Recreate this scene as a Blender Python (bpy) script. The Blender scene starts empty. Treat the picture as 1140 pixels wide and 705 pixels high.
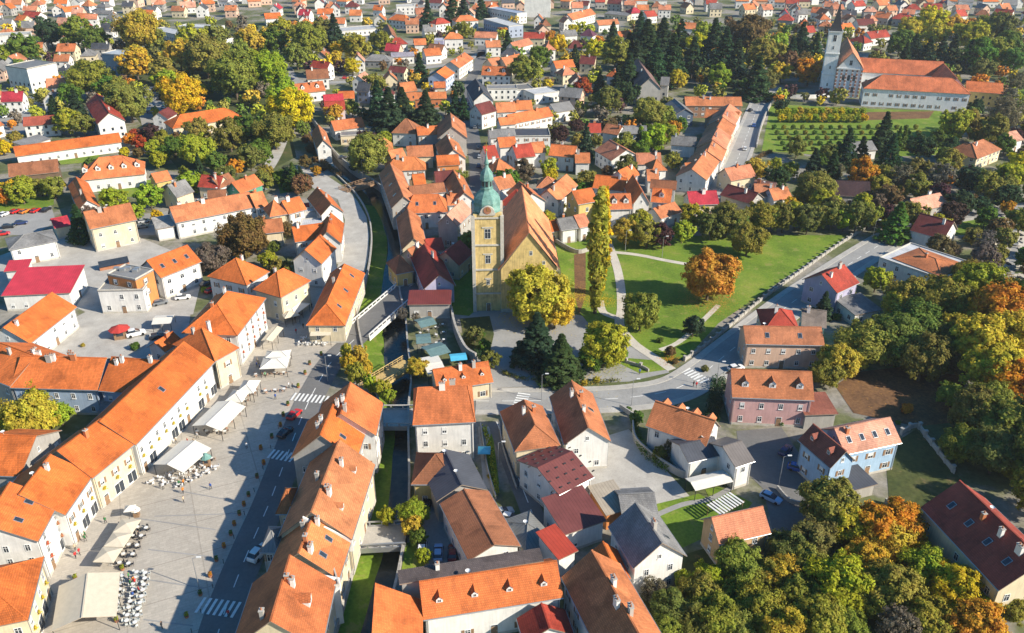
import bpy, bmesh, math, random
from mathutils import Vector, Matrix, noise
from mathutils.geometry import delaunay_2d_cdt, tessellate_polygon
R = random.Random(7)
sc = bpy.context.scene
COL = sc.collection
RAD = math.radians
# ---------------------------------------------------------------- camera
FPX, TH, CAMH = 950.0, RAD(28.0), 110.0
ST, CT = math.sin(TH), math.cos(TH)
cd = bpy.data.cameras.new('camera'); cam = bpy.data.objects.new('camera', cd); COL.objects.link(cam)
cam.location = (0, 0, CAMH); cam.rotation_euler = (RAD(90) - TH, 0, 0)
cd.sensor_width = 36; cd.lens = FPX / 1140 * 36; cd.clip_start = 1; cd.clip_end = 12000
sc.camera = cam

def sstep(a, b, t):
    t = max(0.0, min(1.0, (t - a) / (b - a))); return t * t * (3 - 2 * t)
def gz(x, y):                       # the wooded hill on the right rises out of the flat valley floor
    return 17 * sstep(98, 185, x) * (1 - sstep(188, 236, y)) * sstep(60, 110, y)
def at(px, py, h=0.0):              # point of the town at height h above the terrain seen in that direction
    u, v = (px - 570) / FPX, (py - 352.5) / FPX
    dn = ST + v * CT; fw = CT - v * ST
    z = h
    for _ in range(12):
        t = (CAMH - z) / dn
        x, y = u * t, fw * t
        z = 0.5 * z + 0.5 * (gz(x, y) + h)
    return Vector((x, y, gz(x, y)))
def topx(p):
    x, y, z = p[0], p[1], p[2] - CAMH
    d = y * CT - z * ST; up = y * ST + z * CT
    return 570 + FPX * x / d, 352.5 - FPX * up / d
def pxm(py): return 1.22 + .00803 * py

# ---------------------------------------------------------------- materials
def mat(name):
    m = bpy.data.materials.new(name); m.use_nodes = True
    nt = m.node_tree; b = nt.nodes['Principled BSDF']
    b.inputs['Roughness'].default_value = .85; b.inputs['Specular IOR Level'].default_value = .25
    return m, nt, b
def N(nt, t, **k):
    n = nt.nodes.new(t)
    for a, b in k.items():
        if a[0] == '_': n.inputs[a[1:].replace('_', ' ')].default_value = b
        else: setattr(n, a, b)
    return n
def mixc(nt, mode, fac, a, b):
    m = nt.nodes.new('ShaderNodeMix'); m.data_type = 'RGBA'; m.blend_type = mode
    for s, v in ((0, fac), (6, a), (7, b)):
        if isinstance(v, (float, int, tuple)): m.inputs[s].default_value = v
        else: nt.links.new(v, m.inputs[s])
    return m.outputs[2]
def ramp(nt, fac, stops):
    r = nt.nodes.new('ShaderNodeValToRGB'); nt.links.new(fac, r.inputs[0])
    e = r.color_ramp.elements
    while len(e) < len(stops): e.new(.5)
    for i, (p, c) in enumerate(stops):
        e[i].position = p; e[i].color = c if len(c) == 4 else (*c, 1)
    return r.outputs[0]
def noi(nt, vec, scale, detail=4, rough=.6):
    n = N(nt, 'ShaderNodeTexNoise', _Scale=scale, _Detail=detail, _Roughness=rough); nt.links.new(vec, n.inputs['Vector']); return n.outputs[0]
def g(v): return (v, v, v)
def flatmat(name, col, rough=.8, var=.12, scale=1.2, metal=0, spec=.25):
    m, nt, b = mat(name); tc = nt.nodes.new('ShaderNodeTexCoord')
    f = ramp(nt, noi(nt, tc.outputs['Object'], scale), ((.3, g(1 - var)), (.7, g(1 + var * .6))))
    nt.links.new(mixc(nt, 'MULTIPLY', 1.0, (*col, 1), f), b.inputs['Base Color'])
    b.inputs['Roughness'].default_value = rough; b.inputs['Metallic'].default_value = metal; b.inputs['Specular IOR Level'].default_value = spec
    return m
def m_wall():
    m, nt, b = mat('plaster'); tc = nt.nodes.new('ShaderNodeTexCoord'); oi = nt.nodes.new('ShaderNodeObjectInfo')
    f1 = ramp(nt, noi(nt, tc.outputs['Object'], .35, 5), ((.3, g(.84)), (.65, g(1.04))))
    mp = N(nt, 'ShaderNodeMapping'); mp.inputs['Scale'].default_value = (2.2, 2.2, .25); nt.links.new(tc.outputs['Object'], mp.inputs[0])
    f2 = ramp(nt, noi(nt, mp.outputs[0], 1.2, 4), ((.35, g(.88)), (.6, g(1.0))))
    c = mixc(nt, 'MULTIPLY', 1.0, oi.outputs['Color'], f1); c = mixc(nt, 'MULTIPLY', 1.0, c, f2)
    nt.links.new(c, b.inputs['Base Color']); return m
def m_tile():
    m, nt, b = mat('clay_tiles'); uv = nt.nodes.new('ShaderNodeUVMap'); oi = nt.nodes.new('ShaderNodeObjectInfo')
    tc = nt.nodes.new('ShaderNodeTexCoord')
    # weathering in broad patches, shifted from roof to roof
    ad = N(nt, 'ShaderNodeVectorMath', operation='ADD'); nt.links.new(uv.outputs[0], ad.inputs[0])
    ml = N(nt, 'ShaderNodeMath', operation='MULTIPLY'); nt.links.new(oi.outputs['Random'], ml.inputs[0]); ml.inputs[1].default_value = 300
    nt.links.new(ml.outputs[0], ad.inputs[1])
    f1 = ramp(nt, noi(nt, ad.outputs[0], .22, 6, .65), ((.30, g(.66)), (.48, g(1.0)), (.7, g(1.22))))
    mp = N(nt, 'ShaderNodeMapping'); mp.inputs['Scale'].default_value = (1.6, .22, 1); nt.links.new(ad.outputs[0], mp.inputs[0])
    f2 = ramp(nt, noi(nt, mp.outputs[0], 1.0, 4, .7), ((.3, (.74, .76, .8, 1)), (.6, g(1.03))))
    br = N(nt, 'ShaderNodeTexBrick', _Scale=1.0, _Mortar_Size=.035, _Brick_Width=.3, _Row_Height=.36, _Bias=.0)
    br.inputs['Color1'].default_value = (.8, .8, .8, 1); br.inputs['Color2'].default_value = (1.1, 1.1, 1.1, 1); br.inputs['Mortar'].default_value = (.5, .48, .46, 1)
    nt.links.new(uv.outputs[0], br.inputs['Vector'])
    wv = N(nt, 'ShaderNodeTexWave', wave_type='BANDS', bands_direction='X', _Scale=.55, _Distortion=0.0); nt.links.new(uv.outputs[0], wv.inputs['Vector'])
    c = mixc(nt, 'MULTIPLY', 1.0, oi.outputs['Color'], f1); c = mixc(nt, 'MULTIPLY', .8, c, f2); c = mixc(nt, 'MULTIPLY', .75, c, br.outputs[0])
    vo = N(nt, 'ShaderNodeTexVoronoi', _Scale=.22); nt.links.new(ad.outputs[0], vo.inputs['Vector']); sv_ = nt.nodes.new('ShaderNodeSeparateColor'); nt.links.new(vo.outputs['Color'], sv_.inputs[0])
    c = mixc(nt, 'MULTIPLY', .7, c, ramp(nt, sv_.outputs[0], ((.1, g(.80)), (.45, g(1.0)), (.9, g(1.14)))))
    # lichen and bleached spots
    sp = ramp(nt, noi(nt, ad.outputs[0], 1.7, 5, .75), ((.60, g(0)), (.72, g(.5))))
    c = mixc(nt, 'MIX', sp, c, (.16, .12, .085, 1))
    nt.links.new(c, b.inputs['Base Color'])
    bp = N(nt, 'ShaderNodeBump', _Strength=.5, _Distance=.05); nt.links.new(br.outputs[1], bp.inputs['Height']); bp.invert = True
    nt.links.new(bp.outputs[0], b.inputs['Normal']); b.inputs['Roughness'].default_value = .75
    return m
def m_sheet():
    m, nt, b = mat('sheet_metal'); uv = nt.nodes.new('ShaderNodeUVMap'); oi = nt.nodes.new('ShaderNodeObjectInfo')
    wv = N(nt, 'ShaderNodeTexWave', wave_type='BANDS', bands_direction='X', _Scale=.5, _Distortion=0.0); nt.links.new(uv.outputs[0], wv.inputs['Vector'])
    f = ramp(nt, wv.outputs[1], ((0, g(.72)), (.15, g(1))))
    f1 = ramp(nt, noi(nt, uv.outputs[0], .3, 6, .65), ((.3, g(.75)), (.7, g(1.15))))
    c = mixc(nt, 'MULTIPLY', 1.0, oi.outputs['Color'], f); c = mixc(nt, 'MULTIPLY', 1.0, c, f1)
    nt.links.new(c, b.inputs['Base Color']); b.inputs['Roughness'].default_value = .55; return m
def m_leaf(name, sat=1.0):
    m, nt, b = mat(name); oi = nt.nodes.new('ShaderNodeObjectInfo')
    a = N(nt, 'ShaderNodeAttribute', attribute_name='tint')
    sep = nt.nodes.new('ShaderNodeSeparateColor'); nt.links.new(a.outputs['Color'], sep.inputs[0])
    f = ramp(nt, sep.outputs[0], ((0, g(.62)), (.5, g(1.02)), (1, g(1.45))))
    c = mixc(nt, 'MULTIPLY', 1.0, oi.outputs['Color'], f)
    hs = N(nt, 'ShaderNodeHueSaturation'); nt.links.new(c, hs.inputs['Color'])
    mr = N(nt, 'ShaderNodeMapRange'); nt.links.new(sep.outputs[1], mr.inputs[0]); mr.inputs[3].default_value = .487; mr.inputs[4].default_value = .535
    nt.links.new(mr.outputs[0], hs.inputs['Hue'])
    nt.links.new(hs.outputs[0], b.inputs['Base Color']); b.inputs['Roughness'].default_value = .7; b.inputs['Specular IOR Level'].default_value = .15
    tr = nt.nodes.new('ShaderNodeBsdfTranslucent'); nt.links.new(hs.outputs[0], tr.inputs[0])
    mx = nt.nodes.new('ShaderNodeMixShader'); mx.inputs[0].default_value = .4
    nt.links.new(b.outputs[0], mx.inputs[1]); nt.links.new(tr.outputs[0], mx.inputs[2])
    nt.links.new(mx.outputs[0], nt.nodes['Material Output'].inputs[0]); return m
def m_ground(name, stops, scale, fine=None, spot=None, coords='Object', streak=False):
    m, nt, b = mat(name); tc = nt.nodes.new('ShaderNodeTexCoord'); v = tc.outputs[coords]
    c = ramp(nt, noi(nt, v, scale, 7, .62), stops)
    if fine:
        f = ramp(nt, noi(nt, v, fine[0], 4, .7), ((.3, g(1 - fine[1])), (.7, g(1 + fine[1]))))
        c = mixc(nt, 'MULTIPLY', 1.0, c, f)
    if spot:
        s = ramp(nt, noi(nt, v, spot[0], 5, .7), ((spot[1], g(0)), (spot[1] + .06, g(spot[2]))))
        c = mixc(nt, 'MIX', s, c, (*spot[3], 1))
    nt.links.new(c, b.inputs['Base Color']); b.inputs['Roughness'].default_value = .92; return m
def m_color(name, rough=.6, spec=.4, var=.0):
    m, nt, b = mat(name); oi = nt.nodes.new('ShaderNodeObjectInfo'); nt.links.new(oi.outputs['Color'], b.inputs['Base Color'])
    b.inputs['Roughness'].default_value = rough; b.inputs['Specular IOR Level'].default_value = spec; return m
def m_old():
    m, nt, b = mat('weathered_plaster'); tc = nt.nodes.new('ShaderNodeTexCoord'); oi = nt.nodes.new('ShaderNodeObjectInfo')
    f1 = ramp(nt, noi(nt, tc.outputs['Object'], .5, 6, .7), ((.32, g(.62)), (.5, g(.95)), (.68, g(1.1))))
    mp = N(nt, 'ShaderNodeMapping'); mp.inputs['Scale'].default_value = (3, 3, .18); nt.links.new(tc.outputs['Object'], mp.inputs[0])
    f2 = ramp(nt, noi(nt, mp.outputs[0], 1.0, 5, .7), ((.35, (.62, .62, .64, 1)), (.6, g(1.05))))
    c = mixc(nt, 'MULTIPLY', 1.0, oi.outputs['Color'], f1); c = mixc(nt, 'MULTIPLY', .8, c, f2)
    nt.links.new(c, b.inputs['Base Color']); return m
M = {}
M['wall'] = m_wall(); M['tile'] = m_tile(); M['sheet'] = m_sheet(); M['oldplaster'] = m_old(); M['leaf'] = m_leaf('foliage')
M['tint'] = m_color('painted'); M['paint'] = m_color('car_paint', .25, .6); M['cloth'] = m_color('cloth', .9, .1)
M['glass'] = flatmat('window_glass', (.035, .045, .06), .12, .3, .7, spec=.6)
M['frame'] = flatmat('window_frame', (.72, .72, .70), .5, .05)
M['stone'] = flatmat('stone_trim', (.50, .47, .41), .85, .2)
M['soffit'] = flatmat('roof_board', (.28, .22, .17), .8, .15)
M['bark'] = flatmat('bark', (.14, .105, .075), .95, .35, 3)
M['dark'] = flatmat('dark_metal', (.035, .037, .04), .5, .1)
M['rubber'] = flatmat('rubber', (.02, .02, .02), .8, .1)
M['steel'] = flatmat('galvanised_steel', (.42, .43, .44), .4, .1, metal=.6)
M['copper'] = m_ground('green_copper', ((.3, (.09, .19, .17)), (.5, (.14, .28, .25)), (.7, (.24, .37, .33))), .9, (4, .2), (1.6, .6, .5, (.10, .13, .11)))
M['gold'] = flatmat('gilding', (.7, .45, .1), .35, .05, metal=.8)
M['skin'] = flatmat('skin', (.5, .3, .2), .6, .05)
M['planks'] = flatmat('bridge_planks', (.50, .36, .15), .8, .3, 2)
M['wood'] = flatmat('weathered_wood', (.27, .17, .10), .8, .3, 2)
M['brickm'] = flatmat('brick', (.36, .16, .09), .85, .25, 2)
M['concrete'] = m_ground('concrete', ((.3, (.33, .31, .28)), (.7, (.47, .45, .41))), .25, (3, .12), (.6, .62, .5, (.25, .23, .2)))
M['masonry'] = m_ground('quay_masonry', ((.3, (.27, .25, .22)), (.7, (.45, .43, .39))), .5, (2.5, .2))
M['asphalt'] = m_ground('asphalt', ((.3, (.13, .128, .125)), (.7, (.18, .176, .17))), .12, (1.5, .1), (.35, .6, .35, (.2, .2, .2)))
M['oldroad'] = m_ground('worn_asphalt', ((.3, (.26, .255, .245)), (.7, (.34, .335, .32))), .15, (1.8, .1), (.4, .6, .4, (.2, .195, .19)))
M['kerb'] = flatmat('kerb_stone', (.45, .43, .38), .85, .15)
M['marking'] = flatmat('road_paint', (.75, .75, .72), .7, .15, 2)
M['grass'] = m_ground('short_grass', ((.28, (.075, .13, .014)), (.5, (.14, .22, .02)), (.72, (.24, .27, .04))), .07, (1.6, .28), (.28, .57, .6, (.25, .23, .07)))
M['rough'] = m_ground('rough_grass', ((.3, (.035, .055, .016)), (.55, (.075, .085, .025)), (.75, (.13, .10, .05))), .12, (.9, .3), (.25, .6, .6, (.2, .13, .06)))
M['leaves'] = m_ground('leaf_litter', ((.3, (.10, .055, .03)), (.6, (.19, .10, .045)), (.8, (.09, .1, .03))), .18, (1.5, .35), (.6, .6, .6, (.4, .2, .04)))
M['gravel'] = m_ground('pale_gravel', ((.3, (.45, .41, .34)), (.7, (.58, .54, .46))), .3, (3, .15))
M['town'] = m_ground('town_ground', ((.34, (.07, .095, .03)), (.47, (.13, .14, .06)), (.55, (.24, .22, .18)), (.7, (.32, .30, .27))), .045, (.8, .25), (.12, .62, .6, (.10, .10, .10)))
M['farland'] = m_ground('far_land', ((.36, (.055, .08, .025)), (.5, (.12, .13, .05)), (.66, (.26, .24, .2))), .03, (.5, .3))
def m_paving():
    m, nt, b = mat('square_paving'); tc = nt.nodes.new('ShaderNodeTexCoord'); v = tc.outputs['Object']
    mp = N(nt, 'ShaderNodeMapping'); mp.inputs['Rotation'].default_value = (0, 0, RAD(-24)); nt.links.new(v, mp.inputs[0])
    c = ramp(nt, noi(nt, v, .07, 6, .6), ((.3, (.385, .35, .30)), (.7, (.48, .435, .37))))
    br = N(nt, 'ShaderNodeTexBrick', _Scale=1.0, _Mortar_Size=.05, _Brick_Width=1.2, _Row_Height=.6)
    br.inputs['Color1'].default_value = (.92, .92, .92, 1); br.inputs['Color2'].default_value = (1.05, 1.05, 1.05, 1); br.inputs['Mortar'].default_value = (.88, .88, .88, 1)
    nt.links.new(mp.outputs[0], br.inputs['Vector'])
    c = mixc(nt, 'MULTIPLY', 1.0, c, br.outputs[0])
    f = ramp(nt, noi(nt, v, 1.1, 5, .75), ((.3, g(.9)), (.7, g(1.08)))); c = mixc(nt, 'MULTIPLY', 1.0, c, f)
    b2 = N(nt, 'ShaderNodeTexBrick', _Scale=1.0, _Mortar_Size=.12, _Brick_Width=13, _Row_Height=9, offset=0); b2.inputs['Color1'].default_value = (.96, .96, .96, 1); b2.inputs['Color2'].default_value = (1.05, 1.04, 1.02, 1); b2.inputs['Mortar'].default_value = (.80, .79, .78, 1); nt.links.new(mp.outputs[0], b2.inputs['Vector']); c = mixc(nt, 'MULTIPLY', 1.0, c, b2.outputs[0])
    s = ramp(nt, noi(nt, v, .5, 6, .8), ((.64, g(0)), (.80, g(.18)))); c = mixc(nt, 'MIX', s, c, (.2, .18, .16, 1))
    nt.links.new(c, b.inputs['Base Color']); b.inputs['Roughness'].default_value = .8; return m
M['paving'] = m_paving()
def m_water():
    m, nt, b = mat('river_water'); b.inputs['Base Color'].default_value = (.02, .03, .026, 1); b.inputs['Roughness'].default_value = .12
    b.inputs['Specular IOR Level'].default_value = .5
    tc = nt.nodes.new('ShaderNodeTexCoord'); bp = N(nt, 'ShaderNodeBump', _Strength=.35, _Distance=.1)
    nt.links.new(noi(nt, tc.outputs['Object'], 1.4, 4), bp.inputs['Height']); nt.links.new(bp.outputs[0], b.inputs['Normal'])
    c = ramp(nt, noi(nt, tc.outputs['Object'], .35, 5, .7), ((.35, (.018, .024, .02)), (.7, (.06, .06, .045)))); nt.links.new(c, b.inputs['Base Color'])
    return m
M['water'] = m_water()

# ---------------------------------------------------------------- object helpers
def link(o, parent=None):
    COL.objects.link(o)
    if parent is not None: o.parent = parent
    return o
def obj(name, me, m=None, parent=None, color=None, loc=None, rz=None):
    if m is not None and not me.materials:
        for k in (m if isinstance(m, (list, tuple)) else [m]): me.materials.append(M[k])
    o = bpy.data.objects.new(name, me)
    if color: o.color = (*color, 1)
    if loc is not None: o.location = loc
    if rz is not None: o.rotation_euler = (0, 0, rz)
    return link(o, parent)
def empty(name, loc, rz=0):
    o = bpy.data.objects.new(name, None); o.location = loc; o.rotation_euler = (0, 0, rz); o.empty_display_size = 1
    return link(o)
TH_ = []         # every labelled thing (object, px position) for the label pass
def tag(o, label, cat, group=None, kind=None, p=None):
    if label: o['label'] = label
    if cat: o['category'] = cat
    if group: o['group'] = group
    if kind: o['kind'] = kind
    TH_.append(o); return o
class MB:
    def __init__(s): s.v = []; s.f = []; s.m = []; s.uv = []
    def face(s, pts, mi=0, uv=None):
        i = len(s.v); s.v += [tuple(p) for p in pts]; s.f.append(tuple(range(i, i + len(pts)))); s.m.append(mi)
        s.uv.append(uv or [(p[0], p[1]) for p in pts]); return s
    def box(s, x0, x1, y0, y1, z0, z1, mi=0, bottom=True):
        P = lambda x, y, z: (x, y, z)
        s.face([P(x0, y0, z0), P(x1, y0, z0), P(x1, y0, z1), P(x0, y0, z1)], mi, [(x0, z0), (x1, z0), (x1, z1), (x0, z1)])
        s.face([P(x1, y1, z0), P(x0, y1, z0), P(x0, y1, z1), P(x1, y1, z1)], mi, [(x1, z0), (x0, z0), (x0, z1), (x1, z1)])
        s.face([P(x1, y0, z0), P(x1, y1, z0), P(x1, y1, z1), P(x1, y0, z1)], mi, [(y0, z0), (y1, z0), (y1, z1), (y0, z1)])
        s.face([P(x0, y1, z0), P(x0, y0, z0), P(x0, y0, z1), P(x0, y1, z1)], mi, [(y1, z0), (y0, z0), (y0, z1), (y1, z1)])
        s.face([P(x0, y0, z1), P(x1, y0, z1), P(x1, y1, z1), P(x0, y1, z1)], mi)
        if bottom: s.face([P(x0, y1, z0), P(x1, y1, z0), P(x1, y0, z0), P(x0, y0, z0)], mi)
        return s
    def tube(s, p0, p1, r0, r1, n=8, mi=0, cap=True):
        p0, p1 = Vector(p0), Vector(p1); d = (p1 - p0)
        if d.length < 1e-6: return s
        d.normalize(); a = d.orthogonal().normalized(); b = d.cross(a)
        c0 = [p0 + (a * math.cos(2 * math.pi * k / n) + b * math.sin(2 * math.pi * k / n)) * r0 for k in range(n)]
        c1 = [p1 + (a * math.cos(2 * math.pi * k / n) + b * math.sin(2 * math.pi * k / n)) * r1 for k in range(n)]
        for k in range(n): s.face([c0[k], c0[(k + 1) % n], c1[(k + 1) % n], c1[k]], mi)
        if cap: s.face(c1, mi); s.face(c0[::-1], mi)
        return s
    def lathe(s, prof, n=12, cx=0, cy=0, mi=0, ph=0):
        for (r0, z0), (r1, z1) in zip(prof, prof[1:]):
            for k in range(n):
                a, b = ph + 2 * math.pi * k / n, ph + 2 * math.pi * (k + 1) / n
                q = [(cx + r0 * math.cos(a), cy + r0 * math.sin(a), z0), (cx + r0 * math.cos(b), cy + r0 * math.sin(b), z0),
                     (cx + r1 * math.cos(b), cy + r1 * math.sin(b), z1), (cx + r1 * math.cos(a), cy + r1 * math.sin(a), z1)]
                if r0 < 1e-4: q = [q[0], q[2], q[3]]
                elif r1 < 1e-4: q = q[:3]
                s.face(q, mi)
        return s
    def mesh(s, name, merge=False, smooth=False):
        me = bpy.data.meshes.new(name); me.from_pydata(s.v, [], s.f)
        me.polygons.foreach_set('material_index', s.m)
        uvl = me.uv_layers.new(name='UVMap'); flat = []
        for u in s.uv:
            for a in u: flat += [a[0], a[1]]
        uvl.data.foreach_set('uv', flat)
        if merge:
            bm = bmesh.new(); bm.from_mesh(me); bmesh.ops.remove_doubles(bm, verts=bm.verts, dist=1e-4); bm.to_mesh(me); bm.free()
        if smooth: me.polygons.foreach_set('use_smooth', [True] * len(me.polygons))
        me.update(); return me
def inpoly(x, y, P):
    c = False; n = len(P)
    for i in range(n):
        x1, y1 = P[i][0], P[i][1]; x2, y2 = P[i - 1][0], P[i - 1][1]
        if (y1 > y) != (y2 > y) and x < (x2 - x1) * (y - y1) / (y2 - y1) + x1: c = not c
    return c
def spline(P, k=6, closed=False):
    n = len(P); out = []
    P = [Vector(p) for p in P]
    for i in range(n if closed else n - 1):
        g_ = (lambda j: P[j % n]) if closed else (lambda j: P[max(0, min(n - 1, j))])
        a, b, c, d = g_(i - 1), g_(i), g_(i + 1), g_(i + 2)
        for j in range(k):
            t = j / k
            out.append(.5 * ((2 * b) + (c - a) * t + (2 * a - 5 * b + 4 * c - d) * t * t + (3 * b - 3 * c + d - a) * t ** 3))
    if not closed: out.append(P[-1])
    return out
def strings(px, z=0, k=6):   # pixel polyline to ground points
    return spline([at(a, b) for a, b in px], k)
def sheet(name, px, z, m, kind='structure', world=False, smooth=0, label=None, cat=None):
    P = [Vector(p) for p in px] if world else [at(a, b) for a, b in px]
    if smooth: P = spline(P, smooth, True)
    P = [Vector((p[0], p[1], 0)) for p in P]
    c = sum(P, Vector()) / len(P)
    v2 = [(p.x, p.y) for p in P]; n = len(P)
    xs = [p.x for p in P]; ys = [p.y for p in P]
    hill = max(xs) > 98 and min(ys) < 236
    pts = [Vector(q) for q in v2]
    if hill:
        X = math.floor(min(xs) / 5) * 5
        while X < max(xs):
            Y = math.floor(min(ys) / 5) * 5
            while Y < max(ys):
                if inpoly(X, Y, v2): pts.append(Vector((X + .01, Y + .013)))
                Y += 5
            X += 5
    r = delaunay_2d_cdt(pts, [(i, (i + 1) % n) for i in range(n)], [], 0, 1e-3)
    mb = bpy.data.meshes.new(name)
    fs = [f for f in r[2] if inpoly(sum(r[0][i].x for i in f) / 3, sum(r[0][i].y for i in f) / 3, v2)]
    mb.from_pydata([(p.x - c.x, p.y - c.y, gz(p.x, p.y) + z) for p in r[0]], [], fs)
    mb.update()
    o = obj(name, mb, m, loc=(c.x, c.y, 0))
    if kind: o['kind'] = kind
    return o
def ribbon_mesh(P, w, z, name='r', w2=None, thick=0):
    mb = MB(); L = 0; rows = []
    for i, p in enumerate(P):
        d = (P[min(i + 1, len(P) - 1)] - P[max(i - 1, 0)]); d.z = 0; d.normalize(); nn = Vector((-d.y, d.x, 0))
        if i: L += (P[i] - P[i - 1]).length
        a = p - nn * w / 2; b = p + nn * (w2 if w2 is not None else w / 2)
        rows.append((a, b, L))
    for (a, b, l0), (c, d, l1) in zip(rows, rows[1:]):
        q = [(a.x, a.y, gz(a.x, a.y) + z), (c.x, c.y, gz(c.x, c.y) + z), (d.x, d.y, gz(d.x, d.y) + z), (b.x, b.y, gz(b.x, b.y) + z)]
        mb.face(q[::-1], 0, [(w, l0), (w, l1), (0, l1), (0, l0)])
        if thick:
            for e, f in ((0, 1), (2, 3)):
                A, B = q[e], q[f]; mb.face([A, B, (B[0], B[1], B[2] - thick), (A[0], A[1], A[2] - thick)], 0)
    if thick:
        for (a, b, l) in (rows[0], rows[-1]):
            za, zb = gz(a.x, a.y) + z, gz(b.x, b.y) + z
            mb.face([(a.x, a.y, za), (b.x, b.y, zb), (b.x, b.y, zb - thick), (a.x, a.y, za - thick)], 0)
    return mb.mesh(name)
def ribbon(name, px, w, z, m, kind='structure', thick=0, k=6, world=False):
    P = spline(px, k) if world else strings(px, 0, k)
    o = obj(name, ribbon_mesh(P, w, z, name, thick=thick), m)
    if kind: o['kind'] = kind
    return o
HAZE = 0.0001
# ---------------------------------------------------------------- houses
O = (.66, .165, .035); O2 = (.62, .20, .065); S = (.62, .235, .125); RE = (.42, .06, .035); B = (.34, .135, .065); BO = (.48, .17, .07)
MA = (.17, .04, .035); CR = (.50, .04, .06); G = (.23, .225, .22); D = (.075, .08, .095); L = (.55, .55, .55); PS = (.68, .33, .22)
W = (.74, .72, .68); CM = (.68, .58, .40); Y = (.62, .46, .17); PK = (.60, .36, .34); LI = (.42, .40, .54); GW = (.40, .38, .35); BL = (.36, .46, .60)
SA = (.68, .46, .34); GN = (.10, .32, .20); TQ = (.22, .50, .50); TN = (.60, .40, .22); WD = (.16, .11, .07); OW = (.62, .24, .08)
RN = {O: 'orange', O2: 'orange', S: 'salmon', RE: 'red', B: 'brown', BO: 'russet', MA: 'maroon', CR: 'crimson', G: 'grey', D: 'slate', L: 'pale', PS: 'pale salmon'}
WN = {W: 'white', CM: 'cream', Y: 'yellow', PK: 'pink', LI: 'lilac', GW: 'grey', BL: 'pale blue', SA: 'salmon', GN: 'green', TQ: 'turquoise', TN: 'tan', WD: 'dark timber', OW: 'orange'}
TN_ = {'g': 'gabled', 'h': 'hipped', 'f': 'flat', 's': 'lean-to', 'p': 'pyramid'}
FOOT = []       # placed footprints, so that filler stays out of them
WINM = {}
def window_mesh(w=1.1, h=1.55, kind='w', blind=False):
    k = (w, h, kind, blind)
    if k in WINM: return WINM[k]
    mb = MB(); d = .07                      # stands on a wall facing -y; frame, mullion and glass set back from the frame
    for a, b_, c, e in ((-w / 2, -w / 2 + .1, 0, h), (w / 2 - .1, w / 2, 0, h), (-w / 2 + .1, w / 2 - .1, h - .08, h), (-w / 2 + .1, w / 2 - .1, 0, .1)):
        mb.box(a, b_, -d, .03, c, e, 0)
    mb.box(-.035, .035, -d + .02, .03, .1, h - .1, 0)
    if h > 1.2: mb.box(-w / 2 + .1, w / 2 - .1, -d + .025, .03, h * .64, h * .64 + .06, 0)
    mb.box(-w / 2 + .1, w / 2 - .1, -.025, .02, .1, h - .1, 1)
    if blind: mb.box(-w / 2 + .1, w / 2 - .1, -.04, .015, h * .45, h - .1, 0)
    if kind == 'w': mb.box(-w / 2 - .08, w / 2 + .08, -.16, .03, -.08, 0, 0)
    if kind == 's':                          # with open louvred shutters
        mb.box(-w / 2 - .5, -w / 2 - .03, -.06, .03, 0, h, 2); mb.box(w / 2 + .03, w / 2 + .5, -.06, .03, 0, h, 2)
    me = mb.mesh('window'); 
    for q in ('frame', 'glass', 'wood'): me.materials.append(M[q])
    WINM[k] = me; return me
def door_mesh():
    if 'd' in WINM: return WINM['d']
    mb = MB(); mb.box(-.65, .65, -.05, .03, 0, 2.4, 0); mb.box(-.55, .55, -.075, .02, .02, 2.0, 1); mb.box(-.5, .5, -.07, .02, 2.05, 2.33, 2)
    mb.box(.4, .46, -.12, -.07, .95, 1.1, 0)
    me = mb.mesh('door')
    for q in ('frame', 'wood', 'glass'): me.materials.append(M[q])
    WINM['d'] = me; return me
def shop_mesh():
    if 'sh' in WINM: return WINM['sh']
    mb = MB(); mb.box(-1.2, 1.2, -.06, .03, 0, 2.6, 0); mb.box(-1.1, -.05, -.08, .02, .35, 2.45, 1); mb.box(.05, 1.1, -.08, .02, .05, 2.45, 1)
    me = mb.mesh('shop_window')
    for q in ('frame', 'glass'): me.materials.append(M[q])
    WINM['sh'] = me; return me
def sky_mesh(w=.9, h=1.3, blue=False):
    k = ('sky', w, h)
    if k in WINM: return WINM[k]
    mb = MB(); mb.box(-w / 2, w / 2, -h / 2, h / 2, 0, .1, 0, False); mb.box(-w / 2 + .1, w / 2 - .1, -h / 2 + .1, h / 2 - .1, .05, .125, 1, False)
    me = mb.mesh('skylight')
    for q in ('steel', 'glass'): me.materials.append(M[q])
    WINM[k] = me; return me
def chim_mesh(v):
    k = ('ch', v)
    if k in WINM: return WINM[k]
    a, b_, h = ((.38, .3, 1.5), (.32, .32, 1.2), (.6, .3, 1.5))[v]
    mb = MB(); mb.box(-a, a, -b_, b_, -1.6, h, 0); mb.box(-a - .08, a + .08, -b_ - .08, b_ + .08, h, h + .14, 1)
    for q in ([-.25, .25] if v == 2 else [0]): mb.lathe([(.16, h + .14), (.13, h + .5), (.0, h + .5)], 8, q, 0, 2)
    me = mb.mesh('chimney')
    for q in ('tint', 'concrete', 'brickm'): me.materials.append(M[q])
    WINM[k] = me; return me
def sat_mesh():
    if 'sat' in WINM: return WINM['sat']
    mb = MB(); mb.tube((0, 0, 0), (0, 0, .7), .03, .03, 5); mb.lathe([(0, .7), (.25, .74), (.42, .85)], 10)
    me = mb.mesh('satellite_dish'); me.materials.append(M['frame']); WINM['sat'] = me; return me
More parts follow.
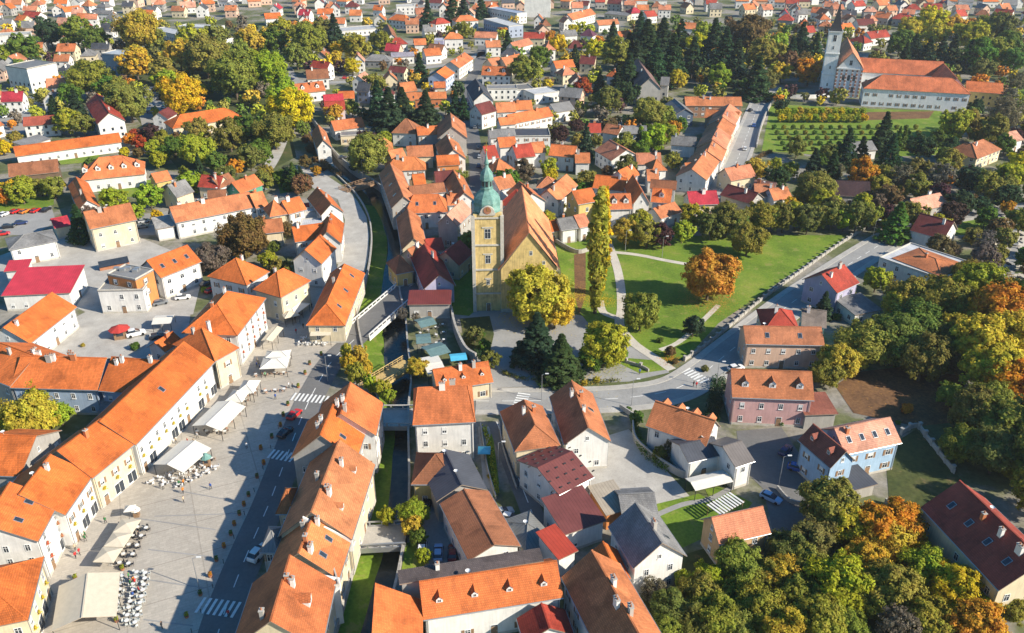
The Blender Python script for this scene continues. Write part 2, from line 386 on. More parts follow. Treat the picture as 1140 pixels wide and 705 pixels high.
def roof_mb(l, w, eh, rise, typ, ov, th=.2, inset=None):
    """tiled roof over a footprint l x w (centred), eaves at height eh; thickness th below the tiles"""
    mb = MB(); X, Yy = l / 2, w / 2; sl = math.hypot(Yy, rise); 
    if typ == 'g':
        for s in (-1, 1):
            q = [(-X, s * Yy, eh), (X, s * Yy, eh), (X, 0, eh + rise), (-X, 0, eh + rise)]
            u = [(-X, 0), (X, 0), (X, sl), (-X, sl)]
            if s > 0: q, u = q[::-1], u[::-1]
            mb.face(q, 0, u); mb.face([(p[0], p[1], p[2] - th) for p in q[::-1]], 1)
            a, b_ = ((-X, s * Yy, eh), (X, s * Yy, eh))
            if s > 0: a, b_ = b_, a
            mb.face([(a[0], a[1], eh - th), (b_[0], b_[1], eh - th), b_, a], 1)
            for e in (-1, 1):
                a, b_ = (e * X, s * Yy, eh), (e * X, 0, eh + rise)
                q = [a, b_, (b_[0], b_[1], b_[2] - th), (a[0], a[1], a[2] - th)]
                mb.face(q if e * s < 0 else q[::-1], 1)
        mb.box(-X, X, -.14, .14, eh + rise - .06, eh + rise + .09, 0)        # ridge tiles
    elif typ in 'hp':
        i = min(X - .05, inset if inset is not None else Yy * .95)
        r0, r1 = (-X + i, 0, eh + rise), (X - i, 0, eh + rise)
        c = [(-X, -Yy, eh), (X, -Yy, eh), (X, Yy, eh), (-X, Yy, eh)]
        se = math.hypot(i, rise)
        fs = [([c[0], c[1], r1, r0], [(-X, 0), (X, 0), (X - i, sl), (-X + i, sl)]), ([c[2], c[3], r0, r1], [(-X, 0), (X, 0), (X - i, sl), (-X + i, sl)]),
              ([c[1], c[2], r1], [(-Yy, 0), (Yy, 0), (0, se)]), ([c[3], c[0], r0], [(-Yy, 0), (Yy, 0), (0, se)])]
        for q, u in fs: mb.face(q, 0, u); mb.face([(p[0], p[1], p[2] - th) for p in q[::-1]], 1)
        for k in range(4):
            a, b_ = c[k], c[(k + 1) % 4]; mb.face([(a[0], a[1], eh - th), (b_[0], b_[1], eh - th), b_, a], 1)
        mb.tube(r0, r1, .13, .13, 6); 
        for k, r in ((0, r0), (1, r1), (2, r1), (3, r0)): mb.tube(c[k], r, .11, .13, 6, 0, False)
    elif typ == 'f':
        mb.box(-X, X, -Yy, Yy, eh - .3, eh, 0); z = eh + .35; t = .25
        mb.box(-X, X, -Yy, -Yy + t, eh, z, 1); mb.box(-X, X, Yy - t, Yy, eh, z, 1)
        mb.box(-X, -X + t, -Yy + t, Yy - t, eh, z, 1); mb.box(X - t, X, -Yy + t, Yy - t, eh, z, 1)
    elif typ == 's':
        q = [(-X, -Yy, eh), (X, -Yy, eh), (X, Yy, eh + rise), (-X, Yy, eh + rise)]
        mb.face(q, 0, [(-X, 0), (X, 0), (X, 2 * sl), (-X, 2 * sl)]); mb.face([(p[0], p[1], p[2] - th) for p in q[::-1]], 1)
        for k in range(4):
            a, b_ = q[k], q[(k + 1) % 4]; mb.face([(a[0], a[1], a[2] - th), (b_[0], b_[1], b_[2] - th), b_, a], 1)
    return mb
def wall_mb(l, w, eh, rise, typ, z0=-.6, g_=.22):
    mb = MB(); X, Yy = l / 2, w / 2
    e = eh - g_
    mb.face([(-X, -Yy, z0), (X, -Yy, z0), (X, -Yy, e), (-X, -Yy, e)])
    mb.face([(X, Yy, z0), (-X, Yy, z0), (-X, Yy, e + (rise if typ == 's' else 0)), (X, Yy, e + (rise if typ == 's' else 0))])
    for s in (1, -1):
        q = [(s * X, -Yy, z0), (s * X, Yy, z0), (s * X, Yy, e)] + ([(s * X, 0, e + rise)] if typ == 'g' else []) + [(s * X, -Yy, e)]
        if typ == 's': q[2] = (s * X, Yy, e + rise)
        mb.face(q if s > 0 else q[::-1])
    return mb
def house(A, B_, w, eh, rise, rc, wc, typ='g', name='house', ch=1, sk=0, do=0, fl=None, ov=.45, win=True, side='', label=None, cat='house',
          group=None, metal=False, sp=3.1, shop=False, world=False, inset=None, wk='w', wr=None, doflip=False, blue=False, nodoor=False, zbase=0, dwall=None, force=False, ds=1.0):
    if not world:
        a = at(A[0], A[1], eh); b_ = at(B_[0], B_[1], eh)
    else: a, b_ = Vector(A), Vector(B_)
    z = min(a.z, b_.z); a = Vector((a.x, a.y, 0)); b_ = Vector((b_.x, b_.y, 0))
    d = b_ - a; l = max(3.0, d.length); d.normalize(); n = Vector((-d.y, d.x, 0))
    if isinstance(w, tuple):
        c = at(w[0], w[1], eh); c.z = 0
        w = min(abs((c - b_).dot(n)), abs((c - b_).dot(n)) if l > 4 else 99); w = max(3.5, w)
    cen = (a + b_) / 2 + n * w / 2
    rz = math.atan2(d.y, d.x)
    if z > .1: z = gz(cen.x, cen.y) - .3
    FOOT.append((cen.x, cen.y, max(l, w) / 2 + 1))
    jt = R.uniform(0, .38) if rc in (O, O2, BO) else 0; jb = R.uniform(.86, 1.12); rc0 = rc
    if cen.x < -35 and cen.y < 265: jt *= .2
    rc = tuple((a * (1 - jt) + b * jt) * jb for a, b in zip(rc, (.60, .26, .15)))
    root = empty(name, (cen.x, cen.y, z), rz)
    root['_rw'] = (RN.get(rc0, 'red'), WN.get(wc, 'white'), TN_[typ]); root['_sz'] = l * w
    tag(root, label, cat, group)
    lf, wf = l - 2 * ov, w - 2 * ov
    slope = rise / (w / 2) if typ != 'f' else 0
    if typ == 's': slope = rise / w
    e2 = eh + slope * ov
    if typ == 'f': lf, wf = l - .1, w - .1; e2 = eh
    wr_ = rise - slope * ov if typ == 'g' else (rise - 2 * slope * ov if typ == 's' else 0)
    wl = wall_mb(lf, wf, e2 if typ != 'f' else eh - .1, wr_, typ, -.8 if z < .1 else -3)
    far = cen.length > 430 and not force
    if far and win:
        for s_ in (-1, 1):
            for ln, e_, ax_ in ((lf, wf / 2, 0), (wf, lf / 2, 1)):
                for k in range(max(1, int(ln / 3))):
                    for z_ in ([1.0, 3.8] if eh > 5.2 else [1.2]):
                        u = -ln / 2 + (k + .5) * ln / max(1, int(ln / 3)); 
                        if ax_ == 0: wl.box(u - .5, u + .5, s_ * e_ - .05, s_ * e_ + .05, z_, z_ + 1.3, 1)
                        else: wl.box(s_ * e_ - .05, s_ * e_ + .05, u - .5, u + .5, z_, z_ + 1.3, 1)
    wo = obj('wall', wl.mesh('wall'), ['wall', 'glass'], root, wc)
    if cen.length < 300 and typ in 'gh' and win:
        for s_ in (-1, 1): obj('gutter', MB().tube((-l / 2, s_ * (w / 2 + .06), eh - .12), (l / 2, s_ * (w / 2 + .06), eh - .12), .09, .09, 6).mesh('gutter'), 'steel', root)
        for x_ in (-lf / 2 + .25, lf / 2 - .25): obj('downpipe', MB().tube((x_, -wf / 2 - .1, 0), (x_, -wf / 2 - .1, eh - .2), .06, .06, 6).mesh('downpipe'), 'steel', root)
    if cen.length < 330 and win: obj('plinth', MB().box(-lf / 2 - .05, lf / 2 + .05, -wf / 2 - .05, wf / 2 + .05, -.8 if z < .1 else -3, .55).mesh('plinth'), 'stone', root)
    rf = obj('roof', roof_mb(l, w, eh, rise, typ, ov, inset=inset).mesh('roof'), ['sheet' if (metal or typ == 'f') else 'tile', 'soffit' if typ != 'f' else 'stone'], root, rc)
    camd = Vector((-cen.x, -cen.y, 0)).normalized()
    if win and not far:
        if fl is None: fl = max(1, round((eh - .6) / 3.0))
        fh = (eh - .4) / fl; wz = R.choice(((1.1, 1.55), (.95, 1.45), (1.3, 1.4), (1.0, 1.3))); wk = R.choice('wwsv') if wk == 'w' else wk
        walls = [((0, -wf / 2), 0, lf, -n), ((lf / 2, 0), RAD(90), wf, d), ((0, wf / 2), RAD(180), lf, n), ((-lf / 2, 0), RAD(-90), wf, -d)]
        for wi, (c0, ang, ln, nv) in enumerate(walls):
            if str(wi) in side: continue
            if nv.dot(camd) < .05: continue
            cnt = max(1, int((ln - 1.2) / sp)); st = ln / cnt
            # wreaths of flowers hang under the windows of the old town row
            for f in range(fl):
                for k in range(cnt):
                    if R.random() < .08: continue
                    u = -ln / 2 + st * (k + .5); zz = f * fh + (.95 if f or not shop else .1)
                    if zz + 1.6 > eh and wi in (0, 2): zz = eh - 1.9
                    p = (c0[0] + u * math.cos(ang), c0[1] + u * math.sin(ang), zz)
                    if shop and f == 0 and wi == 0:
                        obj('shop_window' if k % 3 else 'door', shop_mesh() if k % 3 else door_mesh(), None, root, None, p if k % 3 else (p[0], p[1], 0), ang)
                    elif f == 0 and k == cnt // 2 and wi in (0, 1) and not nodoor:
                        obj('door', door_mesh(), None, root, None, (p[0], p[1], 0), ang)
                    else: obj('window', window_mesh(*wz, wk, R.random() < .25), None, root, None, p, ang)
                    if wr and f and wi == 0:
                        obj('flower_wreath', wreath_mesh(), None, root, wr[k % len(wr)], (p[0], p[1] - .25, zz - .75), ang)
            if typ == 'g' and wi in (1, 3) and wr_ > 2.6:
                obj('window', window_mesh(.7, 1.0, kind='w'), None, root, None, (c0[0], c0[1], eh + .35), ang)
    # chimneys stand near the ridge
    for k in range(ch if typ != 'f' else 0):
        u = R.uniform(-.38, .38) * l * (.6 if typ in 'hp' else 1); s = R.choice((-1, -1, 1)) * R.uniform(.05, .3) * w / 2
        zz = eh + rise - abs(s) * slope if typ != 's' else eh + rise / 2
        obj('chimney', chim_mesh(R.randrange(3)), None, rf, R.choice((W, W, GW, BO)), (u, s, zz))
    if typ in 'gh' and l > 6 and cen.length < 330:
        if R.random() < .25: obj('satellite_dish', sat_mesh(), None, rf, None, (R.uniform(-.3, .3) * l, .1, eh + rise - .1))
    # skylights lie in the tiles, dormers stand in them
    for k in range(abs(sk)):
        s = -1 if sk > 0 else 1
        o = obj('skylight', sky_mesh(1.0, 1.5), None, rf, None, (-l / 2 + l * (k + .7) / (abs(sk) + .4), s * w / 4, eh + rise / 2))
        o.rotation_euler = (math.atan(slope) * -s, 0, 0)
    for k in range(do):
        dw, dh = 1.7, 1.5; u = -l / 2 + l * (k + .5) / do; s = 1 if doflip else -1; y0 = s * w / 2 * .62; zb = eh + rise * .38 - .15
        mb = MB(); dl = min(w / 2 * .55, (dh + .8) / max(.3, slope))
        hw = dw / 2
        mb.box(-hw, hw, 0, dl * .75, 0, dh, 1, False); mb.face([(-hw, 0, dh), (hw, 0, dh), (0, 0, dh + .8)], 1)
        for q in (-1, 1):
            f_ = [(q * (hw + .2), -.25, dh - .15), (0, -.25, dh + .85), (0, dl + .4, dh + .85), (q * (hw + .2), dl, dh - .15)]
            mb.face(f_ if q < 0 else f_[::-1], 0, [(0, 0), (1.2, 0), (1.2, dl), (0, dl)])
        dm = mb.mesh('dormer'); dm.materials.append(M['tile']); dm.materials.append(M['frame'] if dwall is None else M['tint'])
        o = obj('dormer', dm, None, rf, rc, (u, y0, zb), 0 if s < 0 else math.pi); o.scale = (ds, ds, ds)
        obj('window', window_mesh(.9, 1.0, 'v'), None, o, None, (0, 0, .35))
    return root
LEAFM = {}
def wreath_mesh():
    if 'wr' in LEAFM: return LEAFM['wr']
    mb = MB(); r = random.Random(3)
    for k in range(60):
        c = Vector((r.gauss(0, .19), r.gauss(0, .08), r.gauss(0, .17))); a = Vector((r.gauss(0, 1), r.gauss(0, 1), r.gauss(0, 1))).normalized(); b_ = a.orthogonal().normalized() * .13; c_ = a.cross(b_)
        mb.face([c - b_, c + c_, c + b_, c - c_])
    me = mb.mesh('flower_wreath'); me.materials.append(M['cloth']); LEAFM['wr'] = me; return me
# ---------------------------------------------------------------- trees
def crown_mesh(kind, nclump, nleaf, leaf, seed):
    k = (kind, nclump, nleaf, leaf, seed)
    if k in LEAFM: return LEAFM[k]
    r = random.Random(seed); V = []; F = []; C = []
    lobes = [(Vector((r.gauss(0, .34), r.gauss(0, .34), r.uniform(-.3, .45))), r.uniform(.42, .62)) for _ in range(9)]
    for i in range(nclump):
        if kind == 'd':      # broad crown: clumps on the skin of overlapping lobes
            while True:
                d = Vector((r.gauss(0, 1), r.gauss(0, 1), r.gauss(.22, 1))).normalized()
                gp = noise.noise(d * 2.6 + Vector((seed * 7.3, 1, 2)))
                if gp > -.22 or r.random() < .15: break
            rr = .80 + .44 * noise.noise(d * 1.6 + Vector((seed * 3.1, 5, 9))) + .14 * gp
            c = d * rr * (1 - .42 * r.random() ** 2.2); cr = .15 * r.uniform(.65, 1.35)
        elif kind == 'c':    # conifer: tiers that narrow to a tip
            t = r.random() ** 1.35; a = r.uniform(0, 6.283); rr = (1 - t) * (1 + .18 * math.sin(t * 40)) * r.uniform(.55, 1.0) + .02
            c = Vector((math.cos(a) * rr * .5, math.sin(a) * rr * .5, t * 2 - 1)); cr = .085 * r.uniform(.7, 1.2) * (1.15 - t)
        elif kind == 'p':    # column: upright plumes
            t = r.random(); a = r.uniform(0, 6.283); prof = (math.sin(min(1, t * 1.25 + .12) * math.pi * .5) if t < .7 else 1) * (1 - max(0, t - .55) / .45) ** .6
            rr = prof * r.uniform(.6, 1.0) * (1 + .15 * math.sin(a * 3 + t * 9))
            c = Vector((math.cos(a) * rr * .2, math.sin(a) * rr * .2, t * 2 - 1)); cr = .04 * r.uniform(.6, 1.5)
        else:                # open crown of thin upright twigs
            a = r.uniform(0, 6.283); t = r.random(); rr = r.uniform(.2, 1) * (.3 + .7 * math.sin(t * 2.4 + .3))
            c = Vector((math.cos(a) * rr * .85, math.sin(a) * rr * .85, t * 1.7 - .8)); cr = .14
        br = r.random(); hu = r.random()
        for j in range(nleaf):
            o = Vector((r.gauss(0, 1), r.gauss(0, 1), r.gauss(0, .8))); o = o.normalized() * cr * r.uniform(.3, 1.15)
            n = (o.normalized() * .7 + c.normalized() * .6 + Vector((r.gauss(0, .5), r.gauss(0, .5), r.gauss(.25, .5)))).normalized()
            if kind == 'c': n = (n + Vector((0, 0, .5))).normalized()
            u = n.orthogonal().normalized(); u.rotate(Matrix.Rotation(r.uniform(0, 6.28), 3, n)); v = n.cross(u)
            s = leaf * r.uniform(.6, 1.3); p = c + o; i0 = len(V)
            V += [p - u * s, p + v * s * .62, p + u * s * 1.05, p - v * s * .62]; F.append((i0, i0 + 1, i0 + 2, i0 + 3))
            cc = (max(0, min(1, .5 * br + .5 * r.random())), .6 * hu + .4 * r.random(), 0, 1); C += [cc] * 4
    me = bpy.data.meshes.new('crown'); me.from_pydata([tuple(v) for v in V], [], F)
    at_ = me.color_attributes.new('tint', 'FLOAT_COLOR', 'POINT'); at_.data.foreach_set('color', [x for c in C for x in c])
    me.materials.append(M['leaf']); me.update(); LEAFM[k] = me; return me
def trunk_mesh(kind, seed):
    k = ('t', kind, seed)
    if k in LEAFM: return LEAFM[k]
    mb = MB(); r = random.Random(seed)    # unit height 1 (ground to crown top), crown radius about .45
    if kind in 'cp':
        mb.tube((0, 0, -.05), (0, 0, .93), .02, .003, 7)
        for i in range(14):
            a = r.uniform(0, 6.28); t = r.uniform(.15, .8); q = .16 * (1 - t)
            mb.tube((0, 0, t), (math.cos(a) * q, math.sin(a) * q, t + (.1 if kind == 'p' else -.01)), .006, .002, 4)
    else:
        mb.tube((0, 0, -.05), (.01, 0, .32), .035, .026, 8)
        for i in range(9):
            a = i * 2.4 + r.uniform(-.3, .3); e = r.uniform(.5, .85); q = r.uniform(.18, .34)
            m1 = (math.cos(a) * q * .4, math.sin(a) * q * .4, .3 + (e - .3) * .5); tip = (math.cos(a) * q, math.sin(a) * q, e)
            mb.tube((.01, 0, .26 + .012 * i), m1, .018, .012, 6); mb.tube(m1, tip, .012, .004, 5)
            for j in range(3):
                b_ = a + r.uniform(-.8, .8); mb.tube(m1, (math.cos(b_) * q * 1.1, math.sin(b_) * q * 1.1, e + r.uniform(-.12, .1)), .008, .002, 4)
    me = mb.mesh('trunk'); me.materials.append(M['bark']); LEAFM[k] = me; return me
YE = (.62, .45, .02); YG = (.36, .38, .03); GO = (.55, .38, .045); OR = (.62, .24, .025); OL = (.29, .27, .045); GR = (.13, .20, .03); DG = (.05, .09, .035)
RD = (.42, .06, .03); RO = (.50, .27, .05); G2 = (.44, .36, .05); GC = (.06, .10, .03); BR = (.20, .12, .05); PU = (.09, .045, .045); GB = (.17, .14, .10); OD = (.20, .19, .045)
CN = {G2: 'olive gold', RO: 'golden brown', GC: 'fresh green', YE: 'bright yellow', YG: 'yellow green', GO: 'golden', OR: 'orange', OL: 'olive', GR: 'green', DG: 'dark green', RD: 'red', BR: 'brown', PU: 'purple brown', GB: 'grey brown twiggy', OD: 'dull olive'}
TREES = []
CROWN_N = {'d': 'broadleaf_tree', 'c': 'conifer', 'p': 'poplar', 's': 'shrub', 'b': 'broadleaf_tree'}
def tree_at(x, y, wm, hm, col, kind='d', label=None, name=None, group=None):
    z = gz(x, y); dist = math.hypot(x, y); base = (x, y, z)
    root = empty(name or CROWN_N[kind], base, R.uniform(0, 6.28))
    nm = {'c': 'conifer tree', 'd': 'broadleaf tree', 'p': 'poplar', 's': 'shrub', 'b': 'half-bare tree'}[kind]
    root['_tc'] = CN[col]; root['_sz'] = wm; root['_tk'] = nm
    tag(root, label, {'s': 'shrub'}.get(kind, 'tree'), group)
    v = R.randrange(4); px = wm / dist
    kk = {'s': 'd'}.get(kind, kind)
    if px > .085: par = {'d': (420, 70, .046), 'c': (620, 30, .04), 'p': (1700, 24, .019), 'b': (260, 40, .03)}[kk]
    elif px > .035: par = {'d': (300, 64, .054), 'c': (460, 26, .048), 'p': (1500, 20, .02), 'b': (160, 26, .05)}[kk]
    else: par = {'d': (130, 36, .085), 'c': (200, 16, .075), 'p': (200, 16, .05), 'b': (100, 18, .08)}[kk]
    me = crown_mesh(kk, *par, 11 + v + (0 if px <= .085 else 7))
    c = (col[0] * R.uniform(.85, 1.15), col[1] * R.uniform(.88, 1.12), col[2] * R.uniform(.8, 1.2))
    o = obj('crown', me, None, root, c)
    if kk == 'c': o.scale = (wm * 1.15, wm * 1.15, hm * .47); o.location.z = hm * .53
    elif kk == 'p': o.scale = (wm * 2.4, wm * 2.4, hm * .48); o.location.z = hm * .52
    elif kind == 's': o.scale = (wm * .5, wm * .5, hm * .5); o.location.z = hm * .45
    else: o.scale = (wm * .55 * R.uniform(.93, 1.06), wm * .55 * R.uniform(.93, 1.06), hm * .47); o.location.z = hm * .54
    t = obj('trunk', trunk_mesh(kk if kind != 's' else 'd', v), None, root); t.scale = (wm * .9 if kk not in 'cp' else hm * .8,) * 2 + (hm * .8 if kk not in 'cp' else hm,)
    return root
def T(px, py, w, col, kind='d', ratio=None, label=None, name=None, group=None):
    """crown centre and crown width in photo pixels"""
    ratio = ratio or {'d': 1.05, 'c': 2.0, 'p': 4.6, 's': .75, 'b': 1.15}[kind]
    w *= {'c': 1.3, 'p': 1.25, 's': 1.0}.get(kind, 1.14)
    s = pxm(py + w * .5); wm = w / s
    for _ in range(4):
        hm = wm * ratio; p = at(px, py, hm * .55)
        d = (p.y * CT + (CAMH - hm * .55) * ST); wm = w * d / FPX
    hm = wm * ratio
    FOOT.append((p.x, p.y, wm * .3))
    return tree_at(p.x, p.y, wm, hm, col, kind, label, name, group)
# ---------------------------------------------------------------- ground and river
LB = [(320,128),(338,150),(350,170),(366,188),(384,205),(398,220),(409,240),(413,262),(411,290),(405,318),(397,348),(402,385),(412,420),(421,450),(421,480),(416,520),(407,560),(397,610),(384,660),(371,705),(350,770)]
RB = [(340,120),(358,146),(372,168),(394,188),(420,204),(437,222),(447,245),(448,270),(446,300),(446,325),(452,350),(455,385),(459,420),(456,455),(456,490),(457,530),(456,570),(450,612),(440,660),(425,705),(405,770)]
LBW = spline([at(*p) for p in LB], 4); RBW = spline([at(*p) for p in RB], 4)
RIV = LBW + RBW[::-1]; RIV2 = [(p.x, p.y) for p in RIV]
def ground():
    outer = [(-900, 30), (900, 30), (1600, 900), (-1600, 900)]
    pts = [Vector(p) for p in outer] + [Vector(p) for p in RIV2]; n = len(RIV2)
    ed = [(i, (i + 1) % 4) for i in range(4)] + [(4 + i, 4 + (i + 1) % n) for i in range(n)]
    for i in range(24):
        for j in range(34): pts.append(Vector((92 + i * 6 + .01, 52 + j * 6 + .01)))
    for i in range(-6, 7):
        for j in range(1, 8): pts.append(Vector((i * 95 + 7, 60 + j * 100)))
    r = delaunay_2d_cdt(pts, ed, [], 0, 1e-3)
    fs = []
    for f in r[2]:
        cx = sum(r[0][i].x for i in f) / 3; cy = sum(r[0][i].y for i in f) / 3
        if not inpoly(cx, cy, RIV2): fs.append(f)
    me = bpy.data.meshes.new('ground'); me.from_pydata([(p.x, p.y, gz(p.x, p.y)) for p in r[0]], [], fs); me.update()
    o = obj('ground', me, 'town'); o['kind'] = 'structure'
    me = bpy.data.meshes.new('far_terrain')
    me.from_pydata([(-1600, 899, -.01), (1600, 899, -.01), (6000, 6000, -.01), (-6000, 6000, -.01)], [], [(0, 1, 2, 3)])
    obj('far_terrain', me, 'farland')['kind'] = 'structure'
ground()
# channel: floor, water, masonry walls
mb = MB(); ZB = -3.6
for i in range(len(LBW) - 1):
    a, b_, c, d = LBW[i], LBW[i + 1], RBW[i + 1], RBW[i]
    mb.face([(d.x, d.y, ZB), (c.x, c.y, ZB), (b_.x, b_.y, ZB + .9), (a.x, a.y, ZB + .9)])
obj('river_bank', mb.mesh('river_bank'), 'rough')['kind'] = 'structure'
mb = MB()
for i in range(len(LBW) - 1):
    q = []
    for k in (i, i + 1):
        a, b_ = LBW[k], RBW[k]; f = .46 + .07 * math.sin(k * .5); q += [a.lerp(b_, f), b_]
    z = ZB + .62
    mb.face([(q[1].x, q[1].y, z), (q[3].x, q[3].y, z), (q[2].x, q[2].y, z), (q[0].x, q[0].y, z)])
obj('river_water', mb.mesh('river_water'), 'water')['kind'] = 'structure'
for side, P in (('left', LBW), ('right', RBW)):
    mb = MB(); sg = 1 if side == 'left' else -1
    for p, q in zip(P, P[1:]):
        d = (q - p); d.z = 0
        if d.length < 1e-3: continue
        d.normalize(); n = Vector((-d.y, d.x, 0)) * -sg * .45
        H = .75
        f = [(p.x, p.y, ZB - .1), (q.x, q.y, ZB - .1), (q.x, q.y, H), (p.x, p.y, H)]
        mb.face(f if sg > 0 else f[::-1]); p2, q2 = p - n, q - n
        mb.face([(p.x, p.y, H), (q.x, q.y, H), (q2.x, q2.y, H), (p2.x, p2.y, H)])
        mb.face([(p2.x, p2.y, -.1), (q2.x, q2.y, -.1), (q2.x, q2.y, H), (p2.x, p2.y, H)])
    o = obj('quay_wall', mb.mesh('quay_wall'), 'masonry'); tag(o, 'grey stone retaining wall along the %s bank of the river' % ('west' if sg > 0 else 'east, church-side'), 'retaining wall')
# green strips on the channel floor
for px in ([(452, 235), (440, 240), (437, 262), (436, 300), (441, 300)], ):
    pass
def chan_strip(i0, i1, f0, f1, m='grass'):
    mb = MB()
    for i in range(i0, i1):
        q = []
        for k in (i, i + 1):
            a, b_ = LBW[k], RBW[k]; q += [a.lerp(b_, f0), a.lerp(b_, f1)]
        zz = lambda f: ZB + .9 * (1 - f) + .12
        mb.face([(q[1].x, q[1].y, zz(f1)), (q[3].x, q[3].y, zz(f1)), (q[2].x, q[2].y, zz(f0)), (q[0].x, q[0].y, zz(f0))])
    o = obj('river_bank_grass', mb.mesh('river_bank_grass'), m); o['kind'] = 'structure'
chan_strip(20, 80, 0.0, .50)
chan_strip(22, 40, .72, .97, 'rough')
# ---- sheets on the valley floor (each lies a few cm above the one below)
sheet('square_paving', [(-60,790),(-40,560),(60,560),(150,440),(215,395),(240,380),(300,330),(345,300),(372,320),(398,330),(400,372),(372,420),(345,470),(318,530),(290,600),(262,705),(250,790)], .02, 'paving')
sheet('courtyard_paving', [(50,372),(100,345),(160,330),(212,350),(206,395),(150,400),(60,400)], .04, 'concrete')
sheet('station_yard', [(-40,300),(60,262),(150,262),(205,285),(225,310),(215,350),(120,360),(60,330),(-40,330)], .03, 'concrete')
sheet('parking_lot', [(-60,262),(-60,222),(56,226),(62,246),(40,262)], .05, 'oldroad')
sheet('parking_lot', [(-30,112),(70,114),(68,128),(20,150),(-30,150)], .03, 'oldroad')
sheet('parking_lot', [(148,98),(180,95),(196,130),(158,140)], .03, 'oldroad')
sheet('lane', [(60,250),(70,262),(210,262),(220,250),(300,210),(290,200),(190,235)], .025, 'oldroad')
sheet('embankment_lane', [(352,362),(352,330),(374,305),(381,275),(384,245),(376,222),(352,212),(330,196),(330,184),(358,192),(384,209),(398,224),(408,242),(411,263),(409,290),(403,318),(396,346),(385,368)], .05, 'concrete')
sheet('church_forecourt', [(512,350),(540,340),(610,345),(650,352),(680,372),(740,400),(745,415),(700,425),(530,433),(520,400)], .03, 'oldroad')
sheet('lawn', [(618,270),(640,262),(690,266),(800,262),(942,262),(930,274),(870,312),(800,360),(765,398),(742,404),(700,385),(655,360),(630,330)], .04, 'grass')
sheet('lawn', [(503,350),(503,300),(520,288),(531,300),(531,345),(522,352)], .05, 'grass')
sheet('lawn', [(700,399),(738,402),(742,412),(712,416),(690,405)], .05, 'grass')
sheet('lawn', [(690,388),(700,392),(698,402),(684,404),(664,398)], .05, 'grass')
sheet('leaf_litter', [(639,284),(652,280),(652,330),(645,350),(640,330)], .06, 'leaves')
sheet('church_garden', [(512,355),(545,352),(550,372),(545,395),(520,395)], .05, 'rough')
sheet('orchard_lawn', [(848,168),(858,116),(960,121),(1048,124),(1060,150),(1060,172),(960,176)], .04, 'grass')
sheet('kitchen_garden_soil', [(963,125),(1040,124),(1034,132),(965,134)], .06, 'leaves')
sheet('meadow', [(40,66),(58,58),(72,58),(78,72),(60,78),(44,76)], .04, 'grass')
sheet('meadow', [(1096,94),(1140,92),(1180,96),(1180,112),(1120,114),(1095,102)], .04, 'grass')
sheet('lawn', [(-20,238),(-20,225),(60,218),(60,228),(30,238)], .07, 'grass')
sheet('lawn', [(60,176),(110,172),(112,180),(60,184)], .05, 'grass')
sheet('lawn', [(100,208),(170,200),(190,215),(120,222)], .05, 'grass')
sheet('lawn', [(308,200),(322,190),(345,196),(330,212),(312,216)], .06, 'grass')
sheet('river_garden', [(332,120),(322,140),(330,175),(300,190),(270,170),(290,140)], .03, 'rough')
sheet('park_ground', [(140,60),(250,20),(300,40),(322,100),(322,175),(200,190),(150,130)], .02, 'rough')
sheet('back_yard', [(455,560),(500,548),(540,620),(530,640),(452,640)], .03, 'oldroad')
sheet('back_yard_garden', [(452,605),(470,600),(474,640),(446,640)], .05, 'grass')
sheet('gravel_yard', [(628,500),(700,478),(770,555),(735,575),(690,590),(640,560)], .03, 'concrete')
sheet('garden_lawn', [(728,562),(778,550),(800,562),(800,592),(760,610),(738,585)], .05, 'grass')
sheet('garden_lawn', [(785,545),(800,542),(838,560),(830,570),(795,566)], .05, 'grass')
sheet('hill_garden', [(985,500),(1020,478),(1075,540),(1050,585),(990,560)], .05, 'rough')  # dull rough grass stands in for dark shade over this garden
sheet('hillside_leaf_litter', [(930,430),(950,415),(1010,408),(1075,420),(1068,470),(1020,475),(950,460)], .05, 'leaves')
sheet('east_lane', [(820,480),(870,476),(900,520),(950,555),(960,600),(905,610),(860,590),(850,545),(825,520)], .04, 'asphalt')
sheet('verge_lawn', [(540,500),(548,480),(556,540),(550,555)], .05, 'grass')
sheet('terrace_paving', [(532,475),(545,475),(552,550),(540,560)], .04, 'concrete')
sheet('cemetery_ground', [(1085,330),(1120,240),(1180,240),(1180,330)], .05, 'gravel')
sheet('garden_lawn', [(1060,262),(1075,240),(1120,240),(1110,262)], .05, 'grass')
sheet('wood_floor', [(720,650),(760,618),(820,600),(900,600),(1000,600),(1010,640),(1090,720),(1090,790),(700,790)], .03, 'rough')  # floor colour kept dark to stand in for shade under the trees
